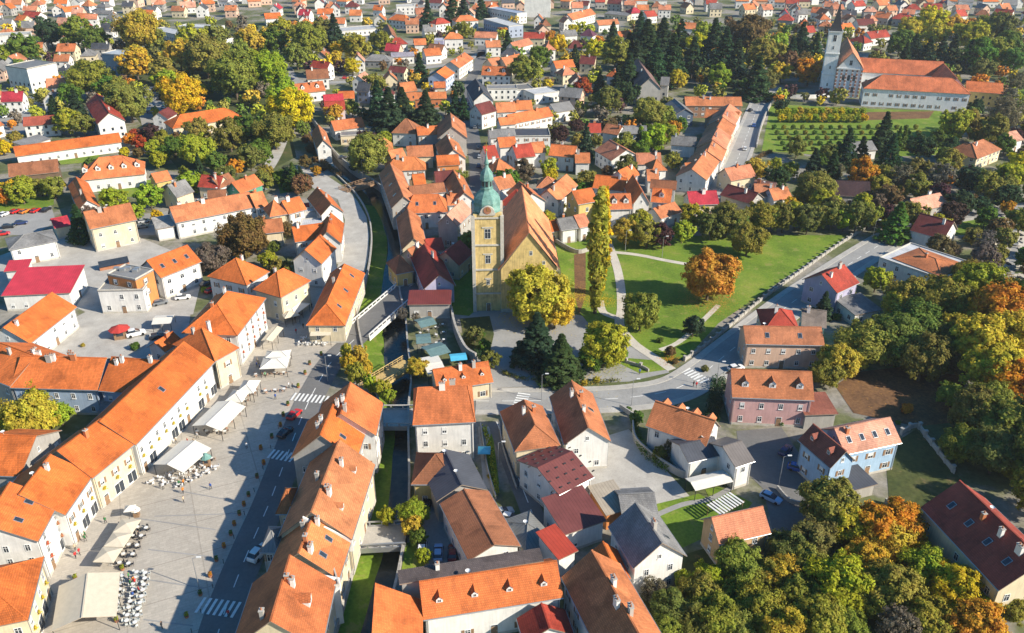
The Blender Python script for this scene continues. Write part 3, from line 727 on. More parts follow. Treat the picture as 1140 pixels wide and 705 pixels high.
# ---- roads
def road(px, w, lanes=True, z=.08, m='asphalt', walk=0, name='road', dash=(3, 3)):
    P = strings(px, 0, 6)
    o = obj(name, ribbon_mesh(P, w, z, name), m); o['kind'] = 'structure'
    if walk:
        for s in (-1, 1):
            Q = []
            for i, p in enumerate(P):
                d = (P[min(i + 1, len(P) - 1)] - P[max(i - 1, 0)]); d.normalize(); n = Vector((-d.y, d.x, 0)); Q.append(p + n * s * (w / 2 + walk / 2))
            o = obj('pavement', ribbon_mesh(Q, walk, .2, 'pavement', thick=.22), 'concrete'); o['kind'] = 'structure'
            K = []
            for i, p in enumerate(P):
                d = (P[min(i + 1, len(P) - 1)] - P[max(i - 1, 0)]); d.normalize(); n = Vector((-d.y, d.x, 0)); K.append(p + n * s * (w / 2 + .08))
            o = obj('kerb', ribbon_mesh(K, .18, .215, 'kerb', thick=.24), 'kerb'); o['kind'] = 'structure'
    if lanes:
        mb = MB(); acc = 0
        for p, q in zip(P, P[1:]):
            d = q - p; ln = d.length; d.normalize(); n = Vector((-d.y, d.x, 0)) * .09; t = 0
            while t < ln:
                ph = (acc + t) % (dash[0] + dash[1])
                if ph < dash[0]:
                    e = min(ln, t + dash[0] - ph); a, b_ = p + d * t, p + d * e
                    zz = lambda v: gz(v.x, v.y) + z + .02
                    mb.face([(*(a - n).xy, zz(a)), (*(b_ - n).xy, zz(b_)), (*(b_ + n).xy, zz(b_)), (*(a + n).xy, zz(a))]); t = e + 1e-3
                else: t += dash[0] + dash[1] - ph
            acc += ln
        o = obj('road_marking', mb.mesh('road_marking'), 'marking'); o['kind'] = 'structure'
    return P
road([(225,790),(243,705),(262,650),(280,606),(300,560),(318,512),(334,470),(350,435),(370,402),(396,377),(420,352),(452,322),(476,310)], 6.6, z=.10)
road([(530,447),(575,447),(640,446),(700,443),(750,434),(785,414),(812,392),(850,362),(885,335),(925,308),(965,282),(1000,262),(1050,243),(1100,236),(1180,230)], 7.4, walk=1.8, z=.12, m='oldroad')
road([(532,446),(490,462),(455,466),(418,466),(380,470),(345,478)], 5.5, lanes=False, z=.06)
road([(553,470),(572,520),(588,560),(603,600)], 4.2, z=.08, dash=(4, 2))
road([(533,30),(537,55),(531,75),(523,95),(524,130),(529,170),(531,200),(522,230),(505,260)], 6, lanes=False, z=.07)
road([(870,98),(852,106),(842,125),(830,155),(815,190),(795,220)], 7.5, lanes=True, z=.08, walk=1.5, m='oldroad')
road([(320,75),(330,90),(370,92),(415,88),(460,78),(510,70),(540,58)], 6, lanes=False, z=.07, m='oldroad')
road([(330,90),(322,110),(316,150),(300,185),(280,205)], 5, lanes=False, z=.06, m='concrete')
road([(735,390),(760,378),(800,340)], 1.5, lanes=False, z=.06, m='gravel', name='path')
road([(676,268),(686,295),(691,320),(692,345),(690,362),(705,382),(728,398),(748,412)], 2.6, lanes=False, z=.09, m='gravel', name='path')
road([(683,281),(710,284),(740,290),(768,295)], 2.0, lanes=False, z=.08, m='gravel', name='path')
road([(690,355),(672,348),(668,335)], 2.2, lanes=False, z=.075, m='gravel', name='path')
road([(1010,262),(1025,292),(1060,330)], 4, lanes=False, z=.06, name='lane')
road([(1126,250),(1128,290),(1115,330)], 2.2, lanes=False, z=.09, m='oldroad', name='path')
road([(728,575),(760,562),(790,556),(820,540)], 1.2, lanes=False, z=.08, m='oldroad', name='path')
road([(1085,100),(1100,98),(1140,95),(1180,92)], 3, lanes=False, z=.07, m='gravel', name='path')
road([(660,135),(690,122),(708,118)], 1.6, lanes=False, z=.07, m='gravel', name='path')
# zebra crossings and edge lines
def stripes(name, c, u, v, n, w, gap, ln, z=.16):
    mb = MB(); C0 = at(*c); U = (at(*u) - C0); U.normalize(); V = Vector((-U.y, U.x, 0))
    for k in range(n):
        p = C0 + U * (k - (n - 1) / 2) * (w + gap)
        q = [p - U * w / 2 - V * ln / 2, p + U * w / 2 - V * ln / 2, p + U * w / 2 + V * ln / 2, p - U * w / 2 + V * ln / 2]
        mb.face([(a.x, a.y, z) for a in q])
    o = obj('zebra_crossing', mb.mesh('zebra_crossing'), 'marking'); o['kind'] = 'structure'
stripes('z', (345,444), (365,446), 0, 9, .5, .5, 3.2)
stripes('z', (243,677), (265,680), 0, 7, .5, .55, 3.4)
stripes('z', (314,508), (330,511), 0, 6, .5, .5, 3.0)
stripes('z', (772,418), (790,428), 0, 8, .5, .5, 3.2, .18)
stripes('z', (580,447), (583,440), 0, 7, .5, .5, 3.0, .18)
# light bands laid in the square
mb = MB()
for a, b_ in (((172,575),(265,572)),((150,577),(240,590)),((165,612),(235,620)),((160,645),(228,655)),((160,690),(215,697)),((190,545),(250,556))):
    p, q = at(*a), at(*b_); d = (q - p).normalized(); n = Vector((-d.y, d.x, 0)) * .14
    mb.face([(*(p - n).xy, .045), (*(q - n).xy, .045), (*(q + n).xy, .045), (*(p + n).xy, .045)])
obj('paving_band', mb.mesh('paving_band'), 'oldroad')['kind'] = 'structure'
# ---------------------------------------------------------------- bridges
def bridge(a, b_, w, m, label, par=1.0, rail='masonry', name='bridge', arch=True, z=.14):
    A, B_ = at(*a), at(*b_); c = (A + B_) / 2; d = B_ - A; l = d.length; rz = math.atan2(d.y, d.x)
    root = empty(name, (c.x, c.y, 0), rz); tag(root, label, 'bridge')
    mb = MB(); mb.box(-l / 2, l / 2, -w / 2, w / 2, -.7, z); obj('deck', mb.mesh('deck'), m, root)
    for s in (-1, 1):
        mb = MB(); y = s * w / 2
        if rail in ('wood', 'planks'):
            for k in range(int(l / 1.6) + 1): mb.box(-l / 2 + k * 1.6 - .07, -l / 2 + k * 1.6 + .07, y - .07, y + .07, z, z + 1.1)
            mb.box(-l / 2, l / 2, y - .09, y + .09, z + 1.1, z + 1.22); mb.box(-l / 2, l / 2, y - .04, y + .04, z + .5, z + .62)
            mb.box(-l / 2, l / 2, y - .12, y + .12, -.6, z)
        else:
            mb.box(-l / 2, l / 2, y - .12, y + .12, -.72, z + .25)
            k = int(l / 2.2)
            for j in range(k + 1): mb.box(-l / 2 + j * l / k - .14, -l / 2 + j * l / k + .14, y - .14, y + .14, z + .25, z + par)
            mb.box(-l / 2, l / 2, y - .17, y + .17, z + par, z + par + .14)
        obj('parapet', mb.mesh('parapet'), rail if rail in ('wood', 'planks') else rail, root)
    return root
M['white'] = flatmat('white_render', (.7, .69, .66), .7, .08)
bridge((396,374), (458,320), 8.2, 'asphalt', 'road bridge with white parapets crossing the river west of the church', rail='white', name='road_bridge', z=.2)
bridge((408,433), (456,404), 4.4, 'planks', 'timber footbridge over the river between the autumn trees', rail='planks', name='footbridge')
bridge((420,466), (460,466), 7, 'concrete', 'flat concrete bridge over the river beside the orange hipped townhouse', rail='concrete', name='street_bridge')
bridge((397,600), (452,597), 6, 'concrete', 'short concrete bridge over the river near the yellow green tree', rail='steel', name='yard_bridge')
bridge((382,213), (426,199), 5, 'wood', 'old timber bridge at the upstream bend of the river', rail='wood', name='timber_bridge')
# ---------------------------------------------------------------- the town, tile by tile (coordinates of 3.917x enlargements)
TO = [0, 0]
def t(c, r): TO[0] = (0, 285, 570, 850)[c]; TO[1] = (0, 175, 350, 525)[r]
def c_(p): return (TO[0] + p[0] / 3.917, TO[1] + p[1] / 3.917)
def h(ax, ay, bx, by, w, *a, **k):
    if isinstance(w, tuple): w = c_(w)
    return house(c_((ax, ay)), c_((bx, by)), w, *a, **k)
SQ = 'old townhouses along the west side of the square'
wrY = [(.5, .38, .03), (.45, .36, .04)]; wrR = [(.5, .12, .06), (.45, .2, .1)]
t(0, 3)
h(122, 648, 192, 372, 13, 7.6, 4.2, O, CM, 'h', 'townhouse', fl=2, shop=True, sp=2.7, wr=wrY, cat='townhouse', label='cream townhouse with orange hipped roof at the bottom left corner of the photo', ch=0)
h(166, 305, 266, 118, 15, 9.0, 4.5, O, W, 'g', 'townhouse', fl=3, shop=True, wr=wrR, sk=2, cat='townhouse', label='tall white townhouse with two skylights in its orange roof, near the bottom left', ch=0)
h(285, 190, 409, 10, 14, 8, 4.6, O, W, 'g', 'townhouse', fl=2, shop=True, sp=2.7, wr=wrY, cat='townhouse', label='white shop row with yellow wreaths between the skylit townhouse and the pale canopy', ch=1, side='13', do=0)
t(0, 2)
h(403, 716, 588, 566, 14, 8, 4.6, O, CM, 'g', 'townhouse', fl=2, shop=True, sp=2.7, wr=wrY, cat='townhouse', label='cream shop row with wreaths facing the gabled white canopy tent', ch=1, side='1')
h(592, 570, 936, 208, 13.5, 8, 4.8, O, W, 'g', 'townhouse', fl=2, shop=True, sp=2.7, wr=wrY, cat='townhouse', label='longest white shop row behind the two big white canopies', ch=0, side='13', sk=1)
h(938, 206, 1044, 147, 15, 8, 5, O, CM, 'h', 'townhouse', fl=2, shop=True, cat='townhouse', label='cream corner townhouse with hipped orange roof in the middle of the shop rows', ch=2)
h(1035, 93, 1160, -70, 14, 9, 5, O, W, 'h', 'townhouse', fl=3, wr=wrR, cat='townhouse', label='long white townhouse with red flower pots under every window', ch=2, do=0)
t(1, 1)
h(108, 614, 240, 540, 10, 8, 4.6, O, CM, 'h', 'townhouse', fl=2, cat='townhouse', label='cream corner house with pyramid-like orange roof where the square narrows', ch=1)
h(-40, 560, 60, 500, 14, 7.5, 5, O, W, 'h', 'townhouse', fl=2, cat='townhouse', ch=1)
h(286, 466, 352, 396, (148, 461), 8, 4, O, W, 'g', fl=2, label='white house with orange gable beside the curved embankment lane', ch=0)
h(170, 372, 312, 352, 8, 6, 3.6, O, W, 'g', ch=1)
h(372, 376, 386, 290, 8, 7, 4, OW and O, W, 'g', ch=1)
h(384, 240, 320, 165, 8, 6, 3.6, O, W, 'g', ch=1)
h(143, 250, 222, 228, 8, 6, 3.6, O, W, 'g', ch=1)
h(60, 262, 140, 248, 9, 6, 4, O2, CM, 'h', ch=1)
h(30, 335, 122, 325, 9, 5, 3, BO, CM, 'g', ch=1)
h(165, 250, 300, 232, 4, 4.5, .1, L, W, 'f', name='flat_roof_annex', label='long pale flat-roofed annex in the courtyard left of the embankment lane', cat='annex')
h(190, 305, 308, 300, 7, 4, .1, L, W, 'f', name='flat_roof_annex', label='pale flat-roofed courtyard annex just in front of the longer one', cat='annex')
t(1, 2)
h(388, 50, 476, -178, 10, 5.4, 4.6, O, CM, 'h', 'restaurant', sk=3, inset=3.5, ch=1, cat='restaurant', label='hipped orange restaurant building with arched terrace at the foot of the road bridge')
t(0, 1)
h(38, 88, 258, 64, 10, 5, 3.6, B, WD, 'g', 'barn', ch=0, cat='barn', label='long dark timber barn with brown tiled roof by the car park')
h(345, 104, 632, 74, 16, 5, 5.8, O, W, 'h', 'villa', do=5, ch=0, fl=1, cat='villa', label='large white villa with row of dormers in a bright orange hipped roof')
h(437, 216, 385, 112, 7, 5, 3, O, W, 'g', ch=1)
h(392, 316, 598, 274, 11, 8, 4.2, BO, CM, 'g', 'manor_house', fl=2, ch=2, sp=4, cat='house', label='two-storey cream house with broad brown roof facing the station yard')
h(38, 406, 252, 364, 11, 6, 2, G, W, 'h', ch=0, fl=2, label='white house with grey hipped roof at the left edge beside the car park')
h(238, 312, 312, 297, 9, 4, 2, CR, CM, 'g', ch=0)
h(3, 606, 306, 592, 14, 5, 2.2, CR, W, 's', 'warehouse', metal=True, ch=0, cat='warehouse', label='low white warehouse with bright crimson metal roof at the left edge')
h(15, 500, 118, 492, 6, 4.5, 1, CR, W, 's', metal=True, ch=0)
h(425, 584, 622, 580, 11, 7, .1, G, W, 'f', 'office_block', fl=2, cat='office', label='white two-storey flat-roofed modern block near the orange skylit house')
h(466, 512, 590, 536, 7, 10, .1, G, OW, 'f', 'office_block', fl=3, cat='office', label='orange upper block with rooftop units standing behind the white modern block')
h(702, 528, 880, 456, 11, 7, 4, O, W, 'g', fl=2, sk=3, ch=0, label='white house with three skylights beside the modern white block')
h(765, 288, 1136, 214, 10, 6, 4, O2, W, 'g', 'terrace_row', ch=3, cat='terrace', label='long low white terrace with dormered orange roof left of the big brown tree')
t(1, 1)
h(0, 225, 58, 212, 9, 6, 4, O2, W, 'g', ch=1)
t(0, 1)
h(680, 315, 765, 300, 9, 4.5, 1, GW, W, 's', ch=0)
h(860, 130, 956, 138, 8, 5, 3.4, RE, CM, 'g', ch=1)
h(770, 178, 848, 150, 8, 5, 4, G, CM, 'g', ch=1)
h(905, 198, 988, 192, 8, 5, 3, B, W, 'g', ch=0)
h(1050, 160, 1150, 120, 8, 5.5, 3.4, O, GN, 'g', ch=1, label='small house with bright green gable wall and orange roof')
h(960, 136, 1032, 108, 7, 5, 3, B, W, 'g', ch=1)
h(680, 113, 752, 98, 8, 4, 2.6, O, Y, 'g', ch=0)
h(130, 128, 335, -32, 12, 6, 3.6, O, W, 'g', ch=2, label='white house with long orange roof on the left side of the inner courtyard') if 0 else None
t(0, 2)
h(132, 128, 336, -32, 12, 6, 4, O, W, 'g', ch=1, label='white house with long orange roof on the left side of the inner courtyard')
h(42, 320, 425, 331, 13, 7, 4.4, O, BL, 'g', 'rear_wing', ch=5, fl=2, cat='townhouse', label='long orange-roofed wing with a row of chimneys behind the golden tree')  # blue of the shaded courtyard front is put into the wall colour
h(428, 333, 640, 352, 14, 7, 4.6, O, BL, 'g', 'rear_wing', ch=3, fl=2, cat='townhouse', label='orange-roofed rear wing joining the golden tree courtyard to the shop row')  # blue wall colour carries the shade on this front too
h(-120, 250, 44, 315, 15, 7.4, 4, O, GW, 'g', 'rear_wing', ch=3, cat='townhouse')
h(-120, 700, 88, 708, 15, 7.4, 4, O, GW, 'g', 'rear_wing', ch=1, cat='townhouse', label='deep orange wing just below the golden courtyard tree at the left edge')
h(425, 425, 500, 420, 5, 3.5, .8, G, GW, 's', ch=0, win=False)
h(720, 165, 800, 115, 6, 4, 2, O, W, 'g', ch=1)
t(1, 2)
h(438, 636, 493, 474, 12.8, 8.8, 5.6, O, GW, 'g', 'townhouse', fl=2, sk=2, ch=3, cat='townhouse', label='grey-gabled townhouse with orange roof and two large skylights right of the square')
h(523, 528, 556, 386, 13, 9, 5.2, O, W, 'g', 'townhouse', fl=2, ch=3, cat='townhouse', label='orange-roofed townhouse between the street and the river, behind the skylit one')
h(683, 484, 957, 470, 13.5, 10, 4.6, O, W, 'h', 'townhouse', fl=3, ch=2, inset=1.2, cat='townhouse', label='tall white townhouse with plain orange roof east of the river bridge')
h(790, 334, 1036, 296, 9, 4.6, 3.0, O, CM, 'g', ch=2, do=3, ds=.5, fl=1, label='low orange-roofed house with small dormers below the teal restaurant terrace')
h(676, 742, 880, 742, 10, 5.4, 3.4, B, Y, 'h', ch=0, label='yellow house with weathered brown roof in front of the tall white townhouse')
t(1, 3)
h(1010, 80, 930, -75, 10, 5.6, 2.6, D, GW, 'g', 'shed', ch=0, cat='shed', win=False, metal=True, label='dark grey corrugated roof between the yellow house and the brown-roofed house')
h(1155, 325, 1014, 84, 9.6, 6, 2.0, B, W, 'g', ch=0, label='house with long weathered brown roof beside the courtyard with parked cars')
h(730, 648, 1341, 550, 9, 6.4, 3.6, O, W, 'g', 'shop_house', fl=1, ch=0, do=4, ds=.62, cat='shop', sp=3.4, label='long white shop building with four dormers and orange roof at the bottom edge')
h(728, 800, 728, 560, 7.2, 6.6, 4.4, O, W, 's', 'shop_house', ch=0,  cat='shop', label='orange hipped end wing of the bottom shop building beside the river')
h(625, 492, 1255, 390, 2.8, 9.4, .3, (.12, .095, .09), GW, 's', 'lean_to_roof', cat='roof', label='dark brown corrugated strip roof behind the bottom shop building', win=False)
h(418, 296, 520, -30, 12.8, 7.9, 5.7, (.50, .19, .08), CM, 'g', 'townhouse', fl=2, ch=4, cat='townhouse', do=2, ds=.7, doflip=False, label='weathered orange townhouse by the river grass with four chimneys', wr=None)
h(362, 470, 416, 302, 12.2, 7.0, 5.3, O2, CM, 'g', 'townhouse', fl=2, ch=4, cat='townhouse', sk=2, label='middle orange riverside townhouse below the concrete bridge')
h(285, 775, 350, 480, 13.4, 7.8, 5.9, (.56, .17, .06), CM, 'g', 'townhouse', fl=2, ch=4, do=1, sk=1, cat='townhouse', label='orange riverside townhouse cut off by the bottom edge of the photo')
h(92, 186, 152, 186, (185, 70), 7, 2.6, O2, CM, 'h', 'bay_house', ch=0, cat='house')
h(22, 352, 84, 352, (175, 240), 6.5, 2, G, L, 'h', 'bay_house', ch=0, cat='house', metal=True)
h(290, 520, 360, 500, 4, 7.6, .1, L, W, 'f', 'roof_terrace', ch=0, cat='terrace', label='small white roof terrace on the riverside townhouses', win=False)
t(2, 2)
h(212, 572, 134, 402, 9.4, 7, 4, BO, CM, 'h', ch=2, inset=2.5, fl=2, label='house with brown and orange hipped roof along the small side street')
h(432, 554, 352, 345, 9.6, 7.0, 3.8, O2, W, 'g', ch=3, sk=1, fl=2, label='white house with red-orange roof touching the main street by the church garden')
h(582, 487, 846, 578, (912, 490), 6, 4, O2, W, 'g', ch=0, do=4, doflip=True, fl=2, dwall=1, label='white house with four orange dormers behind its ridge, inside a curved garden wall')
h(770, 648, 925, 612, 8, 5, 1.6, D, W, 'g', ch=0, metal=True)
h(975, 668, 1060, 640, 9, 6, 2, (.17, .15, .14), W, 'g', ch=0, metal=True)
t(2, 3)
ws = h(205, 102, 358, 24, 13, 6.6, 2.2, (.17, .055, .05), W, 'g', 'workshop', ch=0, cat='workshop', metal=True, label='white workshop with wine-red sheet roof dotted with snow guards')
h(228, 278, 413, 214, 9, 5, 1.6, (.17, .055, .05), W, 's', 'workshop', ch=0, cat='workshop', metal=True, label='lower wine-red lean-to roof in front of the snow-guard workshop')
wr_ = [c for c in ws.children if c.name.startswith('roof')][0]; sgm = MB().box(-.3, .3, -.12, .12, 0, .16).mesh('snow_guard'); sgm.materials.append(M['dark'])
for s_ in (-1, 1):
    for i_ in range(6):
        for j_ in range(3): o = obj('snow_guard', sgm, None, wr_, None, (-5 + i_ * 2.0 + (j_ % 2) * .8, s_ * (1.6 + j_ * 1.9), 6.6 + 2.2 * (1 - (1.6 + j_ * 1.9) / 6.5) + .01)); o.rotation_euler = (-s_ * math.atan(2.2 / 6.5), 0, 0)
h(410, 192, 528, 160, 8, 4, .8, (.42, .36, .28), OW, 's', 'garage', ch=0, cat='garage', metal=True, win=False, label='flat tan-roofed garage with orange front by the gravel yard')
h(762, 368, 640, 190, (522, 408), 7.2, 4.2, G, W, 'g', ch=1, sk=2, fl=2, label='white-gabled house with slate grey roof and two skylights')
h(480, 200, 640, 190, 8, 4.2, 2, G, GW, 'g', ch=0)
h(903, 320, 1130, 268, (822, 208), 5.6, 3.2, S, TN, 'g', ch=0, fl=2, label='tan house with salmon roof beside the striped pergola and lawn')
h(700, 790, 470, 400, 10.4, 7, 4.4, O2, W, 'g', 'townhouse', ch=4, fl=2, cat='townhouse', label='long house with shaded dark slope and thin orange slope at the bottom centre')
h(203, 386, 290, 345, 7, 6.2, .8, RE, W, 's', ch=0, metal=True, win=False)
h(520, 470, 460, 340, 5.5, 5, 2.4, O, W, 'g', ch=0)
h(58, 352, 190, 300, 9, 4, 1.6, (.2, .2, .19), GW, 'h', ch=0, metal=True)
h(272, 712, 232, 602, 8, 4.4, 2.4, RE, W, 'g', 'annex', ch=0, cat='annex', label='small red-roofed annex at the bottom edge next to the shop building')
t(3, 2)
h(-137, 362, 222, 376, 10, 7.4, 4.2, BO, PK, 'g', ch=0, do=3, ds=.85, fl=2, label='pink house with three white dormers beside the main street')
h(-78, 130, 268, 136, 9, 7, 2.6, BO, SA, 'g', ch=0, sk=2, fl=2, label='salmon-walled house with low russet roof and skylight')
h(0, 76, 165, 84, 12, 8, 3.6, RE, CM, 'h', ch=1, fl=3, label='house with steep red hipped roof behind the salmon-walled one')
h(165, 48, 275, 60, 9, 6, 2.6, (.22, .18, .15), TQ, 'g', ch=1, label='turquoise house with grey-brown roof at the foot of the golden trees')
h(180, 440, 328, 435, 8, 4, .6, (.33, .12, .08), GW, 's', ch=0, win=False)
h(150, 548, 292, 672, (360, 604), 7.4, 3.2, (.30, .09, .06), (.36, .51, .67), 'g', 'guest_house', ch=0, do=2, ds=.8, fl=2, dwall=1, cat='house', label='pale blue house with maroon roof and two brown dormers')
h(357, 612, 604, 560, (505, 448), 7, 3.2, PS, (.36, .51, .67), 'g', 'guest_house', ch=1, sk=4, fl=2, cat='house', label='pale blue wing with salmon roof and four skylights joined to the maroon-roofed house')
h(350, 780, 500, 740, 8, 3, .6, D, GW, 's', 'carport', ch=0, win=False, metal=True, cat='carport', label='dark flat carport below the pale blue house')
t(3, 3)
h(685, 155, 1027, 520, 13, 8, 5, (.38, .075, .05), CM, 'g', 'house', ch=4, sk=4, fl=2, label='large cream house with maroon roof and blue skylights at the lower right corner')
t(3, 1)
h(322, 594, 420, 548, (165, 535), 7, 3.6, RE, LI, 'g', ch=2, fl=2, label='lilac-gabled house with small red roof beside the wide road')
h(505, 440, 787, 522, (888, 452), 6, .1, L, W, 'f', 'bungalow', fl=2, ch=0, cat='bungalow', label='white modern house with flat parapet roof next to the tall dark conifer')
h(560, 440, 780, 510, (860, 455), 6.25, 1.5, O2, W, 'h', 'roof_pavilion', ch=1, cat='roof', win=False, label='low orange hipped roof inside the white parapet of the modern house')
h(638, 320, 786, 360, (872, 322), 5, 4.4, MA, W, 'g', ch=1, label='white house with steep dark maroon roof above the modern parapet house')
h(676, 237, 808, 208, 9, 4, 3, PS, GW, 'g', ch=1, label='house with pale salmon roof half hidden in trees at the right')
h(295, 166, 468, 174, 9, 4, 4.2, (.06, .03, .035), GW, 'g', ch=0, label='dark purple-roofed house left of the glowing orange tree')
h(45, 190, 128, 180, 8, 5, 3, O2, W, 'g', ch=1)
h(-40, 168, 45, 172, 9, 5, 3, BO, W, 'g', ch=1)
h(400, 690, 520, 665, 9, 3.5, 1, G, W, 's', ch=0)
t(2, 1)
h(150, 192, 88, 140, 10, 7, 3.6, O, W, 'g', ch=1)
h(105, 135, 200, 138, 8, 6, 3.2, BO, W, 'h', ch=0)
h(206, 196, 288, 122, 9, 6, 3.6, O2, W, 'g', ch=1, fl=2)
h(288, 208, 376, 192, 9, 8, 3.4, O, Y, 'g', ch=1, fl=2, label='yellow house with orange roof directly behind the tall poplar')
h(425, 230, 526, 227, 9, 7, 4, O, W, 'g', ch=0, do=2, fl=2, label='white house with two small dormers right of the poplar top')
h(603, 206, 560, 128, (524, 202), 7, 4.6, O, W, 'g', ch=1, fl=2, sp=2.4, label='white gable-fronted house facing the park')
h(605, 196, 692, 203, 9, 6, 3.6, O, BL, 'g', ch=0, do=1)
h(350, 135, 490, 150, 9, 6, 3.6, O, W, 'g', ch=1)
h(500, 106, 560, 76, 8, 6, 3.2, O, W, 'g', ch=1)
h(590, 105, 643, 105, 8, 5, 3.2, O2, W, 'g', ch=1)
h(610, 62, 678, 58, 9, 6, 3.2, O2, W, 'h', ch=1)
h(600, 136, 716, 144, 6, 5.5, 2.4, B, W, 'g', ch=0)
h(650, 270, 745, 240, 8, 4, 2.6, O2, W, 'g', ch=1)
h(775, 210, 905, 205, 9, 5, 3.4, CR, CM, 'g', ch=1, label='house with crimson roof at the bottom of the sloping street')
h(905, 165, 1040, 205, 9, 5, 3, MA, GW, 'g', ch=2)
h(850, 102, 912, 10, 12, 6, 3.6, O2, W, 'g', ch=1)
h(770, 75, 830, 70, 9, 5, 3, O2, W, 'g', ch=1)
h(955, 105, 1068, 85, 9, 5, 3.6, S, CM, 'g', ch=1)
h(1040, 150, 1136, 165, 10, 5, 3, (.3, .15, .12), CM, 'g', ch=1)
h(160, 330, 210, 320, 7, 4, 2.4, O, CM, 'g', ch=0)
h(215, 320, 290, 310, 8, 5, 2.6, G, W, 'g', ch=1)
h(295, 310, 345, 300, 8, 5, 3, S, W, 'g', ch=0)
t(2, 0)
for q, (a, b_, c, d) in enumerate(((915, 705, 938, 650), (932, 652, 958, 597), (950, 602, 980, 545), (972, 548, 1003, 490))):
    h(a, b_, c, d, 12, 6 + .5 * (q % 2), 3.6, (O2, S)[q % 2], (W, CM, SA)[q % 3], 'g', 'street_house', ch=1, group='stepped houses down the west side of the sloping street')
h(757, 462, 1006, 463, 10, 6, 3.2, O2, (.36, .2, .13), 'g', 'brick_hall', ch=2, cat='hall', label='long brick hall with orange roof at the top of the sloping street')
h(838, 514, 985, 527, 9, 5, 3, O2, (.5, .3, .2), 'g', ch=0)
h(796, 497, 745, 452, (692, 478), 6, 2.6, G, (.10, .14, .2), 'g', 'barn', ch=0, cat='barn', label='barn with shade-blue sides beside the twin-gabled grey school')  # shade on the walls is put into their dark blue colour
h(652, 388, 592, 300, (548, 390), 9.5, 5.5, (.25, .15, .13), GW, 'g', 'school', ch=1, fl=2, sp=2.3, cat='school', label='grey stone school with steep gable and dark roof in front of the tall conifers')
h(645, 372, 684, 374, 9, 9, 3.4, G, GW, 'g', 'school', ch=0, cat='school', label='lower grey wing at the right side of the stone school')
h(410, 332, 453, 337, 7, 7, 3, O, W, 'h', 'villa', ch=1, fl=2, cat='villa', label='narrow white villa in the shade of dark trees left of the stone school')
h(193, 300, 278, 292, 9, 5, 3.4, O, W, 'g', ch=0, fl=2)
h(322, 580, 390, 580, 9, 5, 3, RE, W, 'g', ch=1)
h(390, 578, 462, 590, 9, 5, 3, BO, W, 'g', ch=1)
h(458, 584, 592, 584, 9, 5, 2.4, G, W, 'g', ch=1)
h(158, 678, 272, 688, 9, 6, 3.4, O, W, 'g', ch=1, fl=2)
h(358, 656, 432, 702, (488, 640), 6, 3.8, S, W, 'g', ch=1, fl=2)
h(275, 712, 342, 712, 8, 5, 3, O2, W, 'g', ch=1)
h(545, 718, 655, 716, 8, 5, 3.4, S, W, 'g', ch=1)
h(690, 632, 800, 640, 8, 5, 3, G, W, 'g', ch=1)
h(98, 414, 206, 400, 12, 5, .1, L, W, 'f', 'warehouse', cat='warehouse', label='light grey flat-roofed warehouse east of the narrow shaded street')
h(0, 395, 98, 388, 12, 5, .1, G, W, 'f', 'warehouse', cat='warehouse', label='darker flat-roofed warehouse touching the narrow shaded street')
h(190, 492, 276, 478, 10, 5, 3, G, W, 'g', ch=0, metal=True)
h(0, 482, 92, 478, 9, 5, 3.4, O2, W, 'g', ch=1)
h(0, 542, 182, 506, 8, 6, 3.4, O, W, 'g', ch=1)
h(0, 596, 168, 594, 12, 6, .1, D, W, 'f', name='flat_roof_annex', cat='annex', label='dark flat-roofed building among the orange roofs east of the narrow street')
h(20, 692, 104, 682, 10, 7, 4, RE, W, 'g', ch=1)
h(90, 670, 152, 664, 8, 6, 3.4, O2, W, 'g', ch=1)
h(15, 214, 94, 192, 8, 5, 3.4, S, W, 'g', ch=1)
h(48, 168, 142, 170, 9, 5, 3.4, RE, CM, 'g', ch=1)
h(0, 278, 56, 264, 9, 5, 3.4, O2, W, 'g', ch=1)
h(472, 166, 532, 160, 9, 5, 3.6, O, W, 'g', ch=0)
h(295, 155, 352, 160, 9, 5, 4, (.14, .05, .08), W, 'h', ch=0)
h(265, 88, 367, 62, 10, 6, 3.8, O, W, 'g', ch=1)
h(378, 112, 470, 105, 8, 5, 3, O2, W, 'g', ch=1)
h(400, 60, 505, 70, 10, 4, 1, G, CM, 's', ch=0)
h(520, 60, 572, 56, 9, 5, 3.6, CR, W, 'h', ch=0)
h(590, 75, 636, 70, 9, 5, 3.6, RE, W, 'g', ch=0)
h(728, 125, 800, 128, 10, 5, 3.6, O2, W, 'g', ch=0)
h(40, -45, 160, -45, 14, 17, .1, L, W, 'f', 'apartment_block', fl=6, cat='apartment block', label='tall white tower block at the top edge of the photo') if 0 else None
t(1, 0)
h(992, 84, 1102, 116, 12, 8, .1, L, (.35, .4, .5), 'f', 'apartment_block', fl=3, cat='apartment block', label='long blue-grey flat-roofed block, the nearer of two near the top centre')
h(1010, 36, 1138, 60, 10, 8, .1, (.3, .35, .45), W, 'f', 'apartment_block', fl=3, cat='apartment block', label='long flat-roofed block with bluish roof, the farther of two near the top centre')
h(178, 410, 306, 396, 10, 5, 4, O, W, 'g', ch=1, do=2)
h(298, 458, 386, 452, 8, 6, 4, CR, W, 'g', ch=0)
h(300, 482, 390, 478, 7, 6, 3.4, RE, (.7, .55, .55), 'g', ch=0)
h(358, 432, 430, 430, 7, 4.5, 3, O, Y, 'g', ch=0)
h(342, 572, 478, 554, 9, 4.5, 3.4, O, W, 'g', ch=1, label='low house with plain orange roof beside the grey-roofed annex near the river bend')
h(368, 594, 520, 587, 7, 4, .1, G, CM, 'f', name='flat_roof_annex', cat='annex', label='grey flat-roofed annex in front of the low orange house near the river bend')
h(332, 645, 306, 575, (262, 645), 6, 3.6, O2, W, 'g', ch=1)
